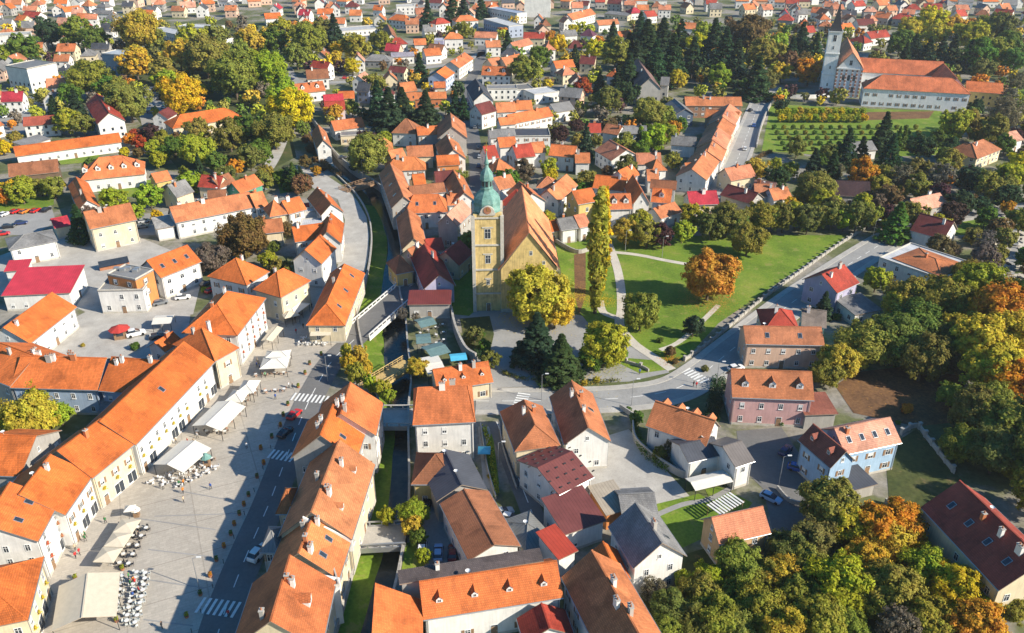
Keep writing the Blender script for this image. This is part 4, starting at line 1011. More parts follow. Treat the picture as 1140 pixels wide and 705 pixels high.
h(435, 398, 492, 402, 8, 6, 4, D, (.2, .24, .34), 'g', ch=0)
h(572, 314, 646, 320, 8, 6, 2.6, MA, CM, 'g', ch=0)
h(468, 266, 585, 268, 10, 4, 3, G, (.25, .25, .25), 'h', ch=0)
h(585, 198, 664, 192, 9, 5, 3.6, RE, W, 'h', ch=0)
h(622, 175, 600, 128, (566, 178), 6, 4, B, W, 'g', ch=0)
h(590, 250, 692, 246, 8, 4.5, 2, (.3, .28, .33), W, 'g', ch=0)
h(690, 198, 744, 196, 8, 5, 3.4, O, W, 'g', ch=0)
h(740, 246, 812, 240, 9, 5, 3.6, O, W, 'g', ch=1)
h(830, 345, 868, 318, 11, 6.5, 3.4, O, (.5, .58, .75), 'g', ch=0)
h(888, 298, 950, 256, 11, 6.5, 3.4, O, W, 'g', ch=2)
h(690, 434, 832, 430, 7, 4.5, 2.6, O2, BO, 'g', ch=1)
h(640, 404, 705, 396, 9, 5, 4, O2, BO, 'g', ch=0)
h(775, 385, 828, 384, 7, 5, 2.6, O, CM, 'g', ch=0)
h(590, 580, 700, 584, 11, 6, 5, B, W, 'h', ch=0)
h(500, 660, 600, 655, 10, 5.5, 4.6, OW, W, 'h', ch=0)
h(660, 688, 776, 682, 9, 5, 3.4, BO, CM, 'g', ch=0)
h(600, 712, 664, 700, 9, 5, 4, O2, CM, 'g', ch=0)
h(922, 602, 912, 540, (790, 580), 8, 5, BO, GW, 'g', ch=1, fl=2, label='broad grey-gabled house with russet roof on the narrow shaded street')
h(705, 592, 800, 586, 9, 6.5, 2.6, O, GW, 'g', ch=1)
h(918, 692, 884, 625, 10, 6, 4, O2, W, 'g', ch=3)
h(1038, 440, 1000, 378, (940, 430), 7, 4.4, D, W, 'g', ch=1, label='white house with dark slate roof on the right side of the narrow street')
h(1008, 390, 1140, 388, 9, 6, .1, G, W, 'f', 'warehouse', cat='warehouse', fl=2, label='white flat-roofed commercial block behind the slate-roofed white house')
h(985, 502, 1052, 484, 9, 7, 4, MA, W, 'g', ch=0)
h(1050, 492, 1136, 488, 9, 6, 3.6, O2, W, 'g', ch=1)
h(1065, 548, 1136, 542, 7, 6, 2.6, O2, W, 'g', ch=1)
h(1020, 604, 1136, 598, 9, 6, 2.6, G, W, 'g', ch=1)
h(1008, 695, 1062, 688, 9, 6, 4, RE, W, 'g', ch=1)
h(1062, 645, 1140, 640, 9, 6, 3, O, W, 'g', ch=1)
h(982, 328, 1110, 332, 10, 6, 4, O, W, 'g', ch=0, do=2)
h(1030, 288, 1080, 278, 8, 6, 3.4, BO, CM, 'g', ch=0)
h(1090, 288, 1138, 280, 9, 6, 4, O2, CM, 'g', ch=1)
h(1003, 208, 1070, 206, 9, 6, 3.6, O2, W, 'g', ch=1)
h(950, 165, 1048, 168, 9, 5, 3.4, S, W, 'g', ch=0)
h(783, 108, 850, 100, 9, 6, 3.4, RE, W, 'h', ch=0)
h(870, 96, 972, 90, 11, 6.5, 3.4, O, W, 'h', ch=1)
h(820, 172, 905, 170, 9, 8, 3.6, O2, W, 'h', ch=1, fl=3)
h(776, 178, 818, 178, 9, 8, .1, LI, LI, 'f', name='house', ch=0)
h(575, 86, 656, 94, 10, 6, 3.6, O, W, 'h', ch=0)
h(320, 104, 388, 104, 9, 5, 3.6, O, W, 'g', ch=0)
h(265, 62, 335, 62, 9, 5, 3.6, O, W, 'g', ch=0)
h(40, 84, 112, 80, 10, 5, 3.6, O, W, 'g', ch=0)
h(612, 28, 690, 26, 9, 7, .1, L, W, 'f', name='apartment_block', cat='apartment block', label='small white flat-roofed block left of the blue-grey apartment blocks')
h(350, 140, 540, 125, 16, 4, .1, L, W, 'f', 'warehouse', cat='warehouse', label='wide pale warehouse roof beyond the park, left of the orange villas')
t(1, 1)
h(705, 215, 640, 66, 9, 7, 4, O2, GW, 'g', ch=0, sk=-3, label='long riverside house with three skylights in its dark west slope')
h(560, 62, 742, 56, 9, 6, 4, O2, W, 'h', ch=2)
h(690, 130, 745, 125, 8, 6, 3.4, O, Y, 'g', ch=0)
h(650, 247, 836, 240, 12, 6, 4.4, O, W, 'h', ch=0, sk=2, inset=3, label='broad bright orange roof with two skylights close above the river')
h(675, 170, 830, 152, 6, 6.5, 2.6, B, W, 'g', ch=0)
h(792, 40, 890, 34, 8, 6.5, 3, O, OW, 'g', ch=0, fl=2)
h(785, 122, 872, 115, 7, 5.5, 4, MA, GW, 'g', ch=1)
h(960, 192, 906, 88, 8, 6, 3.4, O2, W, 'g', ch=2)
h(835, 212, 912, 208, 7, 5, 3, O2, W, 'g', ch=1)
h(880, 302, 946, 236, (785, 292), 8, 3.6, PS, GW, 'g', ch=1, fl=2, label='grey-gabled house with pale salmon roof left of the church tower')
h(748, 398, 716, 262, 8, 5, 3.6, O2, CM, 'g', ch=0)
h(610, 512, 692, 496, 9, 4.6, 3.8, B, Y, 'h', ch=0, label='small yellow-green house with brown roof on the river wall')
h(700, 455, 748, 430, 7, 5, 3, BO, CM, 'g', ch=1)
h(886, 474, 950, 418, 9, 5, 3.6, (.36, .07, .05), CM, 'g', ch=0)
h(870, 560, 800, 420, 9, 5.5, 3.8, RE, LI, 'g', ch=1, label='lilac-walled house with dark red roof in the shadow of the church tower')
h(660, 644, 850, 642, 7, 4.5, 1, MA, GW, 's', ch=0, metal=True, label='long maroon sheet roof at the foot of the church garden wall')
h(750, 412, 825, 405, 7, 4.5, 1.4, RE, W, 's', ch=0)
h(1045, 70, 1132, 54, 10, 6.5, 3.6, O2, W, 'h', ch=1)
h(1056, 208, 1150, 225, 11, 8, 4.4, RE, W, 'h', ch=0, fl=2)
h(1062, 145, 1140, 128, 9, 6.5, 3.4, O2, W, 'g', ch=1)
t(0, 0)
h(22, 288, 116, 302, (206, 270), 13, .1, G, W, 'f', 'apartment_block', fl=4, sp=3.4, cat='apartment block', label='white four-storey apartment block in the trees at the left edge')
h(0, 205, 192, 196, 16, 5, .1, (.25, .17, .15), GW, 'f', 'sports_hall', cat='hall', label='low brown-roofed sports hall at the upper left edge')
h(-10, 158, 128, 150, 12, 8, .1, (.45, .44, .40), W, 'f', 'sports_hall', cat='hall', label='pale flat-roofed hall directly behind the brown-roofed one')
h(440, 234, 532, 242, 12, 12, .1, (.4, .43, .45), (.13, .22, .3), 'f', 'apartment_block', fl=4, cat='apartment block', label='dark blue block hidden between the park trees')
h(548, 527, 488, 440, (422, 540), 7.5, 4.4, RE, W, 'g', ch=2, fl=2, sp=2.4, label='white gable-fronted house with maroon and red roof beside the park')
h(68, 684, 532, 620, 9, 4.2, 3, O, W, 'g', 'terrace_row', ch=0, cat='terrace', label='very long low white building with bright orange roof at the left')
h(100, 552, 258, 540, 9, 5.5, 3, (.42, .10, .06), W, 'g', ch=0)
h(110, 640, 225, 605, 8, 4, 1, G, W, 's', ch=0)
h(752, 562, 1062, 512, 13, 6, 4, O, CM, 'h', 'school', ch=0, cat='school', label='long cream building with orange hipped roof at the edge of the park')
h(732, 520, 775, 495, 8, 6, 3, MA, W, 'g', ch=0)
h(652, 128, 765, 152, 12, 5, .1, L, W, 'f', 'school', cat='school', label='white flat-roofed school beyond the park, left half')
h(775, 116, 940, 124, 12, 6, .1, L, W, 'f', 'school', cat='school', label='white flat-roofed school beyond the park, right half')
h(882, 152, 970, 172, 9, 5, 3, RE, W, 'g', ch=0)
h(282, 54, 358, 46, 9, 5, 3.4, O, W, 'g', ch=0)
h(92, 72, 160, 78, 10, 5, 3.4, RE, W, 'g', ch=0)
h(325, 82, 378, 84, 9, 5, 3.4, O, W, 'g', ch=0)
h(602, 66, 660, 68, 9, 5, 3.4, O, W, 'g', ch=0)
h(-30, 560, 20, 545, 9, 5, 3, O2, W, 'g', ch=0)
h(400, 60, 480, 62, 10, 5, 2, G, W, 'g', ch=0)
t(3, 0)
h(932, 694, 1040, 652, 12, 5, 4, BO, CM, 'h', ch=1, fl=2, label='cream house with brown and orange hipped roof at the right, nearer half')
h(800, 660, 922, 690, 9, 4.5, 3.6, BO, GW, 'h', ch=1, label='brown hipped roof joined to the cream house at the right')
h(398, 662, 498, 655, 10, 4, 2.6, G, W, 'g', ch=0, label='grey-roofed house below the orchard in front of the monastery')
h(1085, 620, 1136, 610, 9, 5, 3, PS, W, 'g', ch=0)
for a in ((178, 145, 232, 142, RE), (345, 135, 402, 128, O), (470, 170, 556, 160, RE), (370, 178, 440, 190, RE), (205, 55, 250, 58, O), (620, 42, 692, 44, RE), (700, 40, 782, 42, RE), (505, 25, 550, 22, O), (400, 30, 450, 26, RE), (60, 88, 130, 92, RE), (560, 82, 650, 88, RE), (480, 75, 545, 82, O), (415, 112, 490, 110, MA), (800, 25, 840, 22, W and G), (955, 8, 1030, 8, O), (240, 115, 300, 118, BO), (1000, 62, 1080, 70, RE), (110, 38, 170, 40, G)):
    h(*a[:4], 10, 5, 3.8, a[4], R.choice((W, W, CM, GW)), R.choice('gh'), ch=1)
h(235, 305, 285, 290, 9, 7, 3, O2, CM, 'g', ch=0)
t(0, 0)

# ---------------------------------------------------------------- monastery on the right
# white fire walls stand between the riverside roofs
for q_, (a_, b_2) in enumerate((((205, 205), (420, 298)), ((120, 432), (366, 468)))):
    p, q = at(*(285 + a_[0] / 3.917, 525 + a_[1] / 3.917), 12.5), at(*(285 + b_2[0] / 3.917, 525 + b_2[1] / 3.917), 7.5); p.z = q.z = 0; d = q - p; l = d.length
    m_ = MB(); y_ = .18; m_.face([(0, -y_, 12.9), (l, -y_, 7.6), (l, y_, 7.6), (0, y_, 12.9)]); m_.face([(0, -y_, 5), (l, -y_, 5), (l, -y_, 7.6), (0, -y_, 12.9)]); m_.face([(0, y_, 12.9), (l, y_, 7.6), (l, y_, 5), (0, y_, 5)]); m_.face([(l, -y_, 5), (l, y_, 5), (l, y_, 7.6), (l, -y_, 7.6)]); m_.face([(0, y_, 5), (0, -y_, 5), (0, -y_, 12.9), (0, y_, 12.9)])
    o = obj('fire_wall', m_.mesh('fire_wall'), 'white', None, None, (p.x, p.y, 0), math.atan2(d.y, d.x)); tag(o, ('upper', 'lower')[q_] + ' white fire wall rising between two of the riverside orange roofs', 'wall')
t(3, 0)
MG = 'monastery and its church'
def wing(A_, B_2, w, eh, rise, typ, label, **k):
    return house(A_, B_2, w, eh, rise, (.66, .19, .08), (.88, .87, .85), typ, 'monastery_wing', cat='monastery', label=label, ch=0, **k)
A1, B1 = at(*c_((436, 386)), 9), at(*c_((906, 412)), 9); A1.z = B1.z = 0
dd = (B1 - A1).normalized(); nn = Vector((-dd.y, dd.x, 0)); Lm = (B1 - A1).length
def mw(u0, v0, u1, v1): return (A1 + dd * u0 + nn * v0), (A1 + dd * u1 + nn * v1)
p, q = mw(0, 0, Lm, 0); wing(p, q, 13, 9, 6, 'h', 'long white monastery wing with two rows of small windows facing the orchard', world=True, inset=9, fl=2, sp=3.6, nodoor=True, force=True)
p, q = mw(Lm, 9, Lm, 52); wing(p, q, 12, 9, 5.6, 'g', 'monastery side wing with salmon roof closing the right end of the cloister', world=True, fl=2)
p, q = mw(-2, 40, Lm - 6, 40); wing(p, q, 14, 9, 6.4, 'g', 'rear monastery wing with broad salmon roof behind the cloister', world=True, fl=2)
p, q = mw(Lm + 1, 16, Lm + 18, 14); house(p, q, 16, 7, 3.6, O, Y, 'g', 'monastery_annex', cat='annex', label='yellow annex with orange roof at the right end of the monastery', ch=0, world=True)
def find_gable(px0, px1, eh):
    a, b_ = at(*px0, eh), at(*px1, eh); a.z = b_.z = 0; return a, b_
# church of the monastery
ga, gb = find_gable(c_((322, 296)), c_((434, 302)), 15)
cw = (gb - ga).length; cdx = (gb - ga).normalized(); cn = Vector((-cdx.y, cdx.x, 0)); clen = 44
mc = empty('monastery_church', (ga + gb) / 2, math.atan2(cdx.y, cdx.x)); tag(mc, 'white monastery church front with red pilasters beside the slim white tower', 'church')
hw = cw / 2
mb = MB()
mb.face([(-hw, 0, -1), (hw, 0, -1), (hw, 0, 15), (0, 0, 23), (-hw, 0, 15)]); mb.face([(hw, 0, -1), (hw, clen, -1), (hw, clen, 15), (hw, 0, 15)])
mb.face([(-hw, clen, -1), (-hw, 0, -1), (-hw, 0, 15), (-hw, clen, 15)]); mb.face([(hw, clen, -1), (-hw, clen, -1), (-hw, clen, 15), (0, clen, 23), (hw, clen, 15)])
obj('wall', mb.mesh('wall'), 'wall', mc, (.88, .87, .85))
rm = roof_mb(clen + 1, cw + 1.4, 15.1, 8.2, 'g', .6).mesh('roof')
ro = obj('roof', rm, ['tile', 'soffit'], mc, (.66, .26, .13), (0, clen / 2 - .2, 0), RAD(90))
for x in (-.95, -.6, -.24, .24, .6, .95):
    mb = MB(); x = x * hw; 
    for k in range(24): mb.box(x - .38, x + .38, -.25 - .03 * (k % 2), 0, k * .6, k * .6 + .6, 1 if k % 3 else 0)
    me = mb.mesh('pilaster'); me.materials.append(M['frame']); me.materials.append(flat_red if 0 else M['brickm']); obj('pilaster', me, None, mc)
mb = MB(); mb.box(-hw - .2, hw + .2, -.5, 0, 14.4, 15.1); obj('cornice', mb.mesh('cornice'), 'frame', mc)
for x in (-.42, 0, .42):
    for zz in (2.5 if abs(x) > .1 else 99, 8.6):
        if zz < 50: o = obj('window', window_mesh(1.5, 3.0, 'v'), None, mc, None, (x * hw, 0, zz))
obj('window', window_mesh(1.5, 2.6, 'v'), None, mc, None, (0, 0, 16.5))
mb = MB(); mb.box(-1.3, 1.3, -.2, 0, 0, 3.6); mb.lathe([(1.3, 0), (1.3, .3), (0, .3)], 16); obj('door', mb.mesh('door'), 'wood', mc)
FOOT.append((mc.location.x, mc.location.y + 20, 22)); FOOT.append((A1.x + 30, A1.y + 20, 34))
def square_tower(mb, hw, z0, z1, mi=0): mb.box(-hw, hw, -hw, hw, z0, z1, mi)
tb = at(*c_((277, 418))); rzt = math.atan2(cdx.y, cdx.x)
mt = empty('bell_tower', (tb.x, tb.y + 3.4, 0), rzt); tag(mt, 'slim white monastery bell tower with a dark green spire', 'tower')
mb = MB(); square_tower(mb, 3.3, -1, 33); obj('shaft', mb.mesh('shaft'), 'wall', mt, (.9, .89, .87))
for zz in (10.8, 21.6, 32.6):
    mb = MB(); square_tower(mb, 3.6, zz, zz + .5); obj('cornice', mb.mesh('cornice'), 'frame', mt)
mb = MB(); mb.lathe([(4.7, 33.1), (3.9, 34.2), (2.7, 36.4), (1.3, 41.5), (.15, 47)], 4, ph=RAD(45)); obj('spire', mb.mesh('spire'), 'dark', mt)
mb = MB(); mb.tube((0, 0, 46.5), (0, 0, 49.5), .1, .06, 6); mb.box(-.7, .7, -.07, .07, 48.4, 48.65); mb.lathe([(0, 46.8), (.4, 47.2), (0, 47.6)], 8); obj('cross', mb.mesh('cross'), 'gold', mt)
for zz, s in ((5, 1.0), (14, 1.0), (24, 1.0), (28, 1.9)):
    for a, (x, y) in ((0, (0, -3.3)), (-90, (-3.3, 0))):
        obj('window', window_mesh(s * .9, s * 1.7, 'v'), None, mt, None, (x, y, zz), RAD(a))
FOOT.append((mt.location.x, mt.location.y, 6))

# ---------------------------------------------------------------- parish church in the middle
NY = (.70, .52, .21)
na, nb = at(557.5, 297, 13), at(620, 299, 13); na.z = nb.z = 0; nfar = at(608, 243, 13); nfar.z = 0
ax = (nfar - nb).normalized(); nl = (nfar - nb).length * .98; nl = min(nl, 46)
cx = Vector((ax.y, -ax.x, 0)); wch = abs((na - nb).dot(cx)); wch = min(max(wch, 15), 18)
org = nb - cx * wch / 2
ch_ = empty('parish_church', org, math.atan2(cx.y, cx.x)); tag(ch_, 'yellow parish church nave with steep salmon-orange tiled roof and buttresses', 'church')
FOOT.append((org.x, org.y + 15, 24)); hw = wch / 2
mb = MB(); E = 13; RI = 10.5
mb.face([(-hw, 0, -1), (hw, 0, -1), (hw, 0, E), (0, 0, E + RI), (-hw, 0, E)]); mb.face([(hw, 0, -1), (hw, nl, -1), (hw, nl, E), (hw, 0, E)])
mb.face([(-hw, nl, -1), (-hw, 0, -1), (-hw, 0, E), (-hw, nl, E)]); mb.face([(hw, nl, -1), (-hw, nl, -1), (-hw, nl, E), (0, nl, E + RI), (hw, nl, E)])
obj('wall', mb.mesh('wall'), 'oldplaster', ch_, NY)
# nave roof, hipped at the far end
mb = roof_mb(nl + .8, wch + 1.6, E - .1, RI + .4, 'g', .6)
obj('roof', mb.mesh('roof'), ['tile', 'soffit'], ch_, (.95, .34, .15), (0, nl / 2 - .1, 0), RAD(90))
mb = MB(); mb.lathe([(hw * .82, 0), (hw * .82, 11)], 6, ph=RAD(0)); me = mb.mesh('apse'); ap = obj('apse', me, 'wall', ch_, NY, (0, nl + 1, 0))
mb = MB(); mb.lathe([(hw * .9, 11), (0, 18)], 6); obj('apse_roof', mb.mesh('apse_roof'), 'tile', ap, (.62, .2, .1))
for k in range(5):
    mb = MB(); y = 3 + k * (nl - 6) / 4
    for (z0, z1, dpt) in ((-1, 4, 1.6), (4, 8, 1.2), (8, 10.5, .8)): mb.box(hw, hw + dpt, y - .5, y + .5, z0, z1)
    obj('buttress', mb.mesh('buttress'), 'wall', ch_, NY)
for k in range(4):
    o = obj('window', window_mesh(1.3, 3.6, 'v'), None, ch_, None, (hw, 6 + k * (nl - 6) / 4, 5), RAD(90))
for x, zz, a_, b_ in ((4.6, 4.6, 1.2, 3.2), (4.6, 9.6, 1.0, 1.6), (4.0, 14.2, .8, 1.1), (0.5, 17, .9, 1.3), (5.6, 1.0, 1.0, 1.4)):
    obj('window', window_mesh(a_, b_, 'v'), None, ch_, None, (x, 0, zz))
mb = MB(); mb.box(hw - .9, hw + .12, -.2, 0, -1, E - .4); mb.box(-hw, hw, -.22, 0, 0, 1.0); obj('quoin', mb.mesh('quoin'), 'stone', ch_)
# tower: base photo y 347, belfry cornice about y 240, helmet to y 186
tb = at(543.5, 346); TWX = 3.75
tw = empty('church_tower', (tb.x, tb.y + TWX, 0), math.atan2(cx.y, cx.x)); tag(tw, 'tall yellow church tower with clock and green copper onion dome', 'tower')
FOOT.append((tb.x, tb.y, 7))
mb = MB(); square_tower(mb, TWX, -1, 28.5); obj('shaft', mb.mesh('shaft'), 'oldplaster', tw, (.70, .52, .22))
for zz in (5.2, 12.4, 19.6, 27.3):
    mb = MB(); square_tower(mb, TWX + .28, zz, zz + .45); obj('cornice', mb.mesh('cornice'), 'stone', tw)
for sx in (-1, 1):
    for sy in (-1, 1):
        mb = MB(); mb.box(sx * TWX - .45, sx * TWX + .45, sy * TWX - .45, sy * TWX + .45, -1, 28.2)
        me = mb.mesh('corner_pilaster'); o = obj('corner_pilaster', me, 'stone', tw); o.scale = (1.018, 1.018, 1)
for zz, s in ((8.0, .75), (14.4, 1.15), (21.6, 1.35), (.2, 0)):
    for a, (x, y) in ((0, (0, -TWX)), (90, (TWX, 0)), (-90, (-TWX, 0))):
        if s: 
            w_ = obj('window', window_mesh(s * 1.25, s * 2.1, 'v'), None, tw, None, (x, y, zz), RAD(a))
            mb = MB(); mb.box(-s - .15, s + .15, -.12, .02, s * 2.25, s * 2.25 + .35); obj('lintel', mb.mesh('lintel'), 'stone', w_)
        elif a == 0: obj('door', door_mesh(), None, tw, None, (x, y - .02, 0), 0)
# clock gables over each face
for a in (0, 90, 180, -90):
    cf = empty('clock_face', (0, 0, 0)); cf.parent = tw; cf.rotation_euler = (0, 0, RAD(a))
    mb = MB(); n = 20
    arc = [(1.9 * math.cos(math.pi * k / n), -TWX - .3, 28.9 + 2.0 * math.sin(math.pi * k / n)) for k in range(n + 1)]
    mb.face(arc[::-1]); 
    for p, q in zip(arc, arc[1:]): mb.face([p, q, (q[0], q[1] + 1.6, q[2]), (p[0], p[1] + 1.6, p[2])][::-1])
    mb.box(-2.1, 2.1, -TWX - .35, -TWX + 1.2, 28.3, 28.9)
    obj('gable', mb.mesh('gable'), 'stone', cf)
    mb = MB(); mb.tube((0, -TWX - .28, 29.7), (0, -TWX - .45, 29.7), 1.0, 1.0, 24); obj('dial', mb.mesh('dial'), 'brickm', cf)
    mb = MB(); mb.box(-.07, .07, -TWX - .52, -TWX - .46, 29.7, 30.5); mb.box(0, .55, -TWX - .52, -TWX - .47, 29.63, 29.77); obj('clock_hands', mb.mesh('clock_hands'), 'gold', cf)
DZ = lambda P: [(r * .84 if r > .5 else r, 28.6 + (z - 28.6) * .78) for r, z in P]
mb = MB(); mb.lathe(DZ([(5.0, 28.75), (4.9, 29.3), (4.5, 30.6), (4.55, 31.8), (4.1, 33.2), (3.0, 34.6), (2.1, 35.5), (1.9, 36.0), (2.1, 36.3)]), 8, ph=RAD(22.5)); obj('dome', mb.mesh('dome'), 'copper', tw)
mb = MB(); mb.lathe(DZ([(1.75, 36.3), (1.75, 39.2)]), 8, ph=RAD(22.5)); mb.lathe(DZ([(2.1, 36.2), (2.1, 36.6), (1.75, 36.6)]), 8, ph=RAD(22.5)); obj('lantern', mb.mesh('lantern'), 'copper', tw)
for k in range(8):
    a = k * math.pi / 4; mb = MB(); mb.box(-.3, .3, -1.45, -1.33, 35.2, 36.5); obj('lantern_opening', mb.mesh('lantern_opening'), 'dark', tw, rz=a)
mb = MB(); mb.lathe(DZ([(2.3, 39.2), (2.25, 39.8), (2.0, 41.2), (1.3, 42.4), (.7, 43.3), (.55, 44.2), (.8, 44.7), (.5, 45.6), (.22, 47.2), (.1, 49)]), 8, ph=RAD(22.5)); obj('upper_dome', mb.mesh('upper_dome'), 'copper', tw)
mb = MB(); mb.lathe([(0, 44.3), (.4, 44.7), (0, 45.1)], 8); mb.tube((0, 0, 44.9), (0, 0, 46.8), .08, .06, 6); mb.box(-.5, .5, -.06, .06, 45.9, 46.1); obj('cross', mb.mesh('cross'), 'gold', tw)
# ---------------------------------------------------------------- trees named from the photograph (crown centre x, y, width in photo pixels)
DEC = '''150 68 32 GO;179 79 26 OL;202 105 40 YE;185 90 26 YG;260 82 44 OL;240 66 30 GO;227 61 40 OL;199 59 30 GO;153 33 40 GO;170 42 26 OL;105 43 26 GR;84 36 30 OL;55 36 26 DG;25 53 30 GR;4 61 22 YG;97 87 36 OL;118 96 24 GR;79 107 24 GR;
143 112 38 OL;130 100 24 OL;74 135 26 YG;92 138 22 OL;168 148 20 PU;156 158 14 RD;150 150 13 RD;220 145 26 OL;219 166 32 YG;255 150 30 OD;278 143 30 GR;278 174 26 OD;281 77 34 YG;278 46 30 GO;212 43 30 YG;240 40 28 OL;265 58 26 OL;
298 77 40 YG;323 120 40 YE;316 105 30 YG;305 145 34 OL;288 168 26 GR;303 46 28 GR;315 34 26 YG;341 43 34 OL;330 62 24 OL;372 66 17 GO;374 56 15 YE;392 73 17 YE;307 69 16 YG;395 51 28 OL;423 46 22 OL;418 94 26 OL;408 168 40 OL;372 125 17 GO;392 120 16 OL;515 33 18 OL;358 30 20 OD;
779 50 24 YE;784 36 22 YG;833 38 38 BR;853 59 30 OL;802 84 22 YG;755 88 18 GO;685 59 30 OL;662 54 20 YE;621 49 19 YE;612 40 11 OR;638 33 11 YE;601 64 24 GR;585 77 28 OL;649 97 17 RD;675 112 28 OD;698 104 24 DG;723 125 30 OL;740 130 22 OL;728 153 28 YG;713 166 20 GR;749 143 17 OR;749 178 18 OL;589 153 13 YG;645 120 9 YE;
865 51 26 YG;878 69 22 BR;901 79 26 OR;893 70 20 BR;855 89 22 OD;870 80 20 GO;1036 23 30 YE;1013 31 24 GO;1044 38 22 GO;1062 28 22 GO;1082 38 28 YG;1003 46 26 GR;1092 61 30 GR;1108 56 28 OL;1126 51 30 GR;1105 28 26 OL;1120 30 26 OD;1095 77 22 OD;1128 66 24 GR;1131 92 20 GB;1124 110 20 GB;1087 120 16 DG;1064 138 32 YG;1082 138 26 OL;1118 128 34 GB;1105 145 30 OD;870 118 15 DG;888 163 20 OL;924 171 22 OD;1026 163 26 DG;1120 161 20 GR;1045 155 18 GR;1060 165 20 DG;
962 193 30 OR;909 208 36 OL;895 215 22 OL;865 198 24 DG;1003 198 25 GB;985 195 22 OL;1023 188 24 OD;1047 198 28 GB;1080 198 30 DG;1070 224 26 DG;1100 206 28 OL;1126 195 30 YG;1135 180 22 YE;1121 218 26 DG;1060 178 22 OL;990 218 25 BR;978 225 18 GB;1098 272 26 GB;1085 262 20 OD;1110 285 22 OL;1128 240 14 DG;1092 228 18 DG;
1013 331 34 OL;1000 338 26 GO;1032 334 28 OD;1054 338 38 OL;1068 345 26 GO;1092 315 38 YG;1078 305 26 OL;1118 345 48 OR;1098 352 34 OR;1136 328 30 GO;1045 318 20 OD;
934 401 30 GO;962 383 38 OL;948 392 26 GO;1000 376 44 DG;1020 362 40 GR;1029 396 40 DG;1048 380 30 DG;1095 383 50 GO;1075 372 34 GO;1126 375 46 GO;1131 424 38 OR;1105 409 42 GO;1080 402 30 BR;1087 460 40 DG;1126 473 44 OD;1105 447 36 OD;1060 440 22 OD;1110 500 40 DG;1072 495 30 OD;1136 510 34 OD;920 415 22 OD;
924 561 42 OD;947 584 34 GO;976 586 40 OR;1002 584 38 OR;990 604 34 GO;962 622 32 GO;870 637 32 GO;901 627 30 OD;934 648 44 YG;918 640 26 OL;990 655 44 OL;972 668 30 OL;1029 632 34 YG;1020 618 24 YE;1062 653 38 YE;1044 642 28 GO;1087 693 42 OR;1068 680 26 YE;1029 688 36 OL;1128 678 22 GR;914 691 42 OD;875 701 38 GO;943 697 30 OD;1000 697 34 GB;1098 676 24 YG;890 660 30 GR;905 600 34 DG;880 612 30 DG;
779 660 30 OL;823 627 34 OD;825 663 30 GR;787 642 22 YG;749 678 30 DG;800 686 36 GR;851 640 28 OD;846 678 38 OD;765 650 20 YG;775 692 30 DG;740 700 26 GR;820 697 30 OD;860 700 26 GR;
672 383 46 YG;660 398 26 GR;684 395 22 YG;597 326 60 G2;618 345 36 GO;713 346 38 OL;790 305 50 BO_;772 363 22 DG;746 391 11 BR;698 258 26 GO;721 260 26 OL;738 262 23 PU;760 257 23 YG;833 266 32 OL;810 244 34 OD;846 241 30 OL;792 252 26 OD;822 250 26 GR;611 186 19 YG;625 229 10 OL;448 349 12 GB;463 354 10 GB;
270 262 44 BR;256 276 24 BR;284 270 22 BR;166 218 26 YG;126 223 26 YG;150 236 18 YG;59 208 22 OL;31 206 16 YG;12 208 16 YE;45 208 16 OL;318 254 16 BR;304 275 14 GR;326 195 20 DG;312 198 16 GR;340 180 12 BR;352 190 10 OR;295 192 16 OL;
464 409 22 GO;425 432 18 YG;433 440 14 YG;417 430 14 YE;460 570 28 YG;458 586 22 GO;465 598 18 GR;471 618 16 YG;431 574 18 YG;
31 465 50 GO;14 470 34 GO;51 434 34 YG;66 460 26 YG;60 445 20 YG;746 498 18 GB;735 505 14 OD;709 465 13 GR;728 657 22 GB;546 400 20 OD;528 372 18 OD;540 385 14 GR;980 222 16 BR;1010 455 9 OR'''
CON = '''720 48 32 DG;738 43 28 DG;749 62 24 DG;708 66 20 DG;713 30 16 DG;795 46 24 DG;807 56 24 DG;843 85 26 DG;772 62 20 DG;730 70 24 DG;700 82 22 DG;820 66 22 DG;758 40 18 DG;682 41 16 DG;668 90 12 DG;712 150 8 DG;433 123 32 DG;448 118 26 DG;474 123 28 DG;420 110 20 DG;507 115 14 DG;516 118 12 DG;467 74 14 DG;372 34 18 DG;476 15 14 DG;504 8 16 DG;516 10 14 DG;536 6 12 DG;
893 43 18 DG;909 51 14 DG;882 55 14 DG;1018 54 16 DG;1034 57 16 DG;1049 57 16 DG;1062 54 16 DG;1080 61 16 DG;1008 62 14 DG;985 145 20 DG;1007 152 8 GR;1001 152 8 GR;944 163 20 DG;960 166 14 DG;993 166 18 DG;906 183 18 DG;927 186 18 DG;1000 245 26 GR;918 338 15 DG;87 247 20 DG;326 195 14 GR;335 198 12 DG;598 374 36 DG;625 396 34 GC;780 300 1 DG;60 120 14 DG;84 118 18 DG;700 55 18 DG;688 90 16 DG;640 62 12 DG;565 46 12 DG;1115 40 14 DG'''
env = dict(globals()); env['BO_'] = RO
G_park = 'trees of the autumn park'
for s in DEC.replace('\n', '').split(';'):
    a = s.split(); x, y, w = map(float, a[:3])
    if x > 860 and y > 290 or (x > 700 and y > 590): w *= 1.25
    if x > 700 and y > 590: a[3] = {'OD': 'OL', 'DG': 'OD', 'GR': 'OL'}.get(a[3], a[3])
    elif x > 860 and y > 290: a[3] = {'OD': 'OL', 'DG': 'OD'}.get(a[3], a[3])
    T(x, y, w, env[a[3]], 'b' if a[3] == 'GB' else 'd')
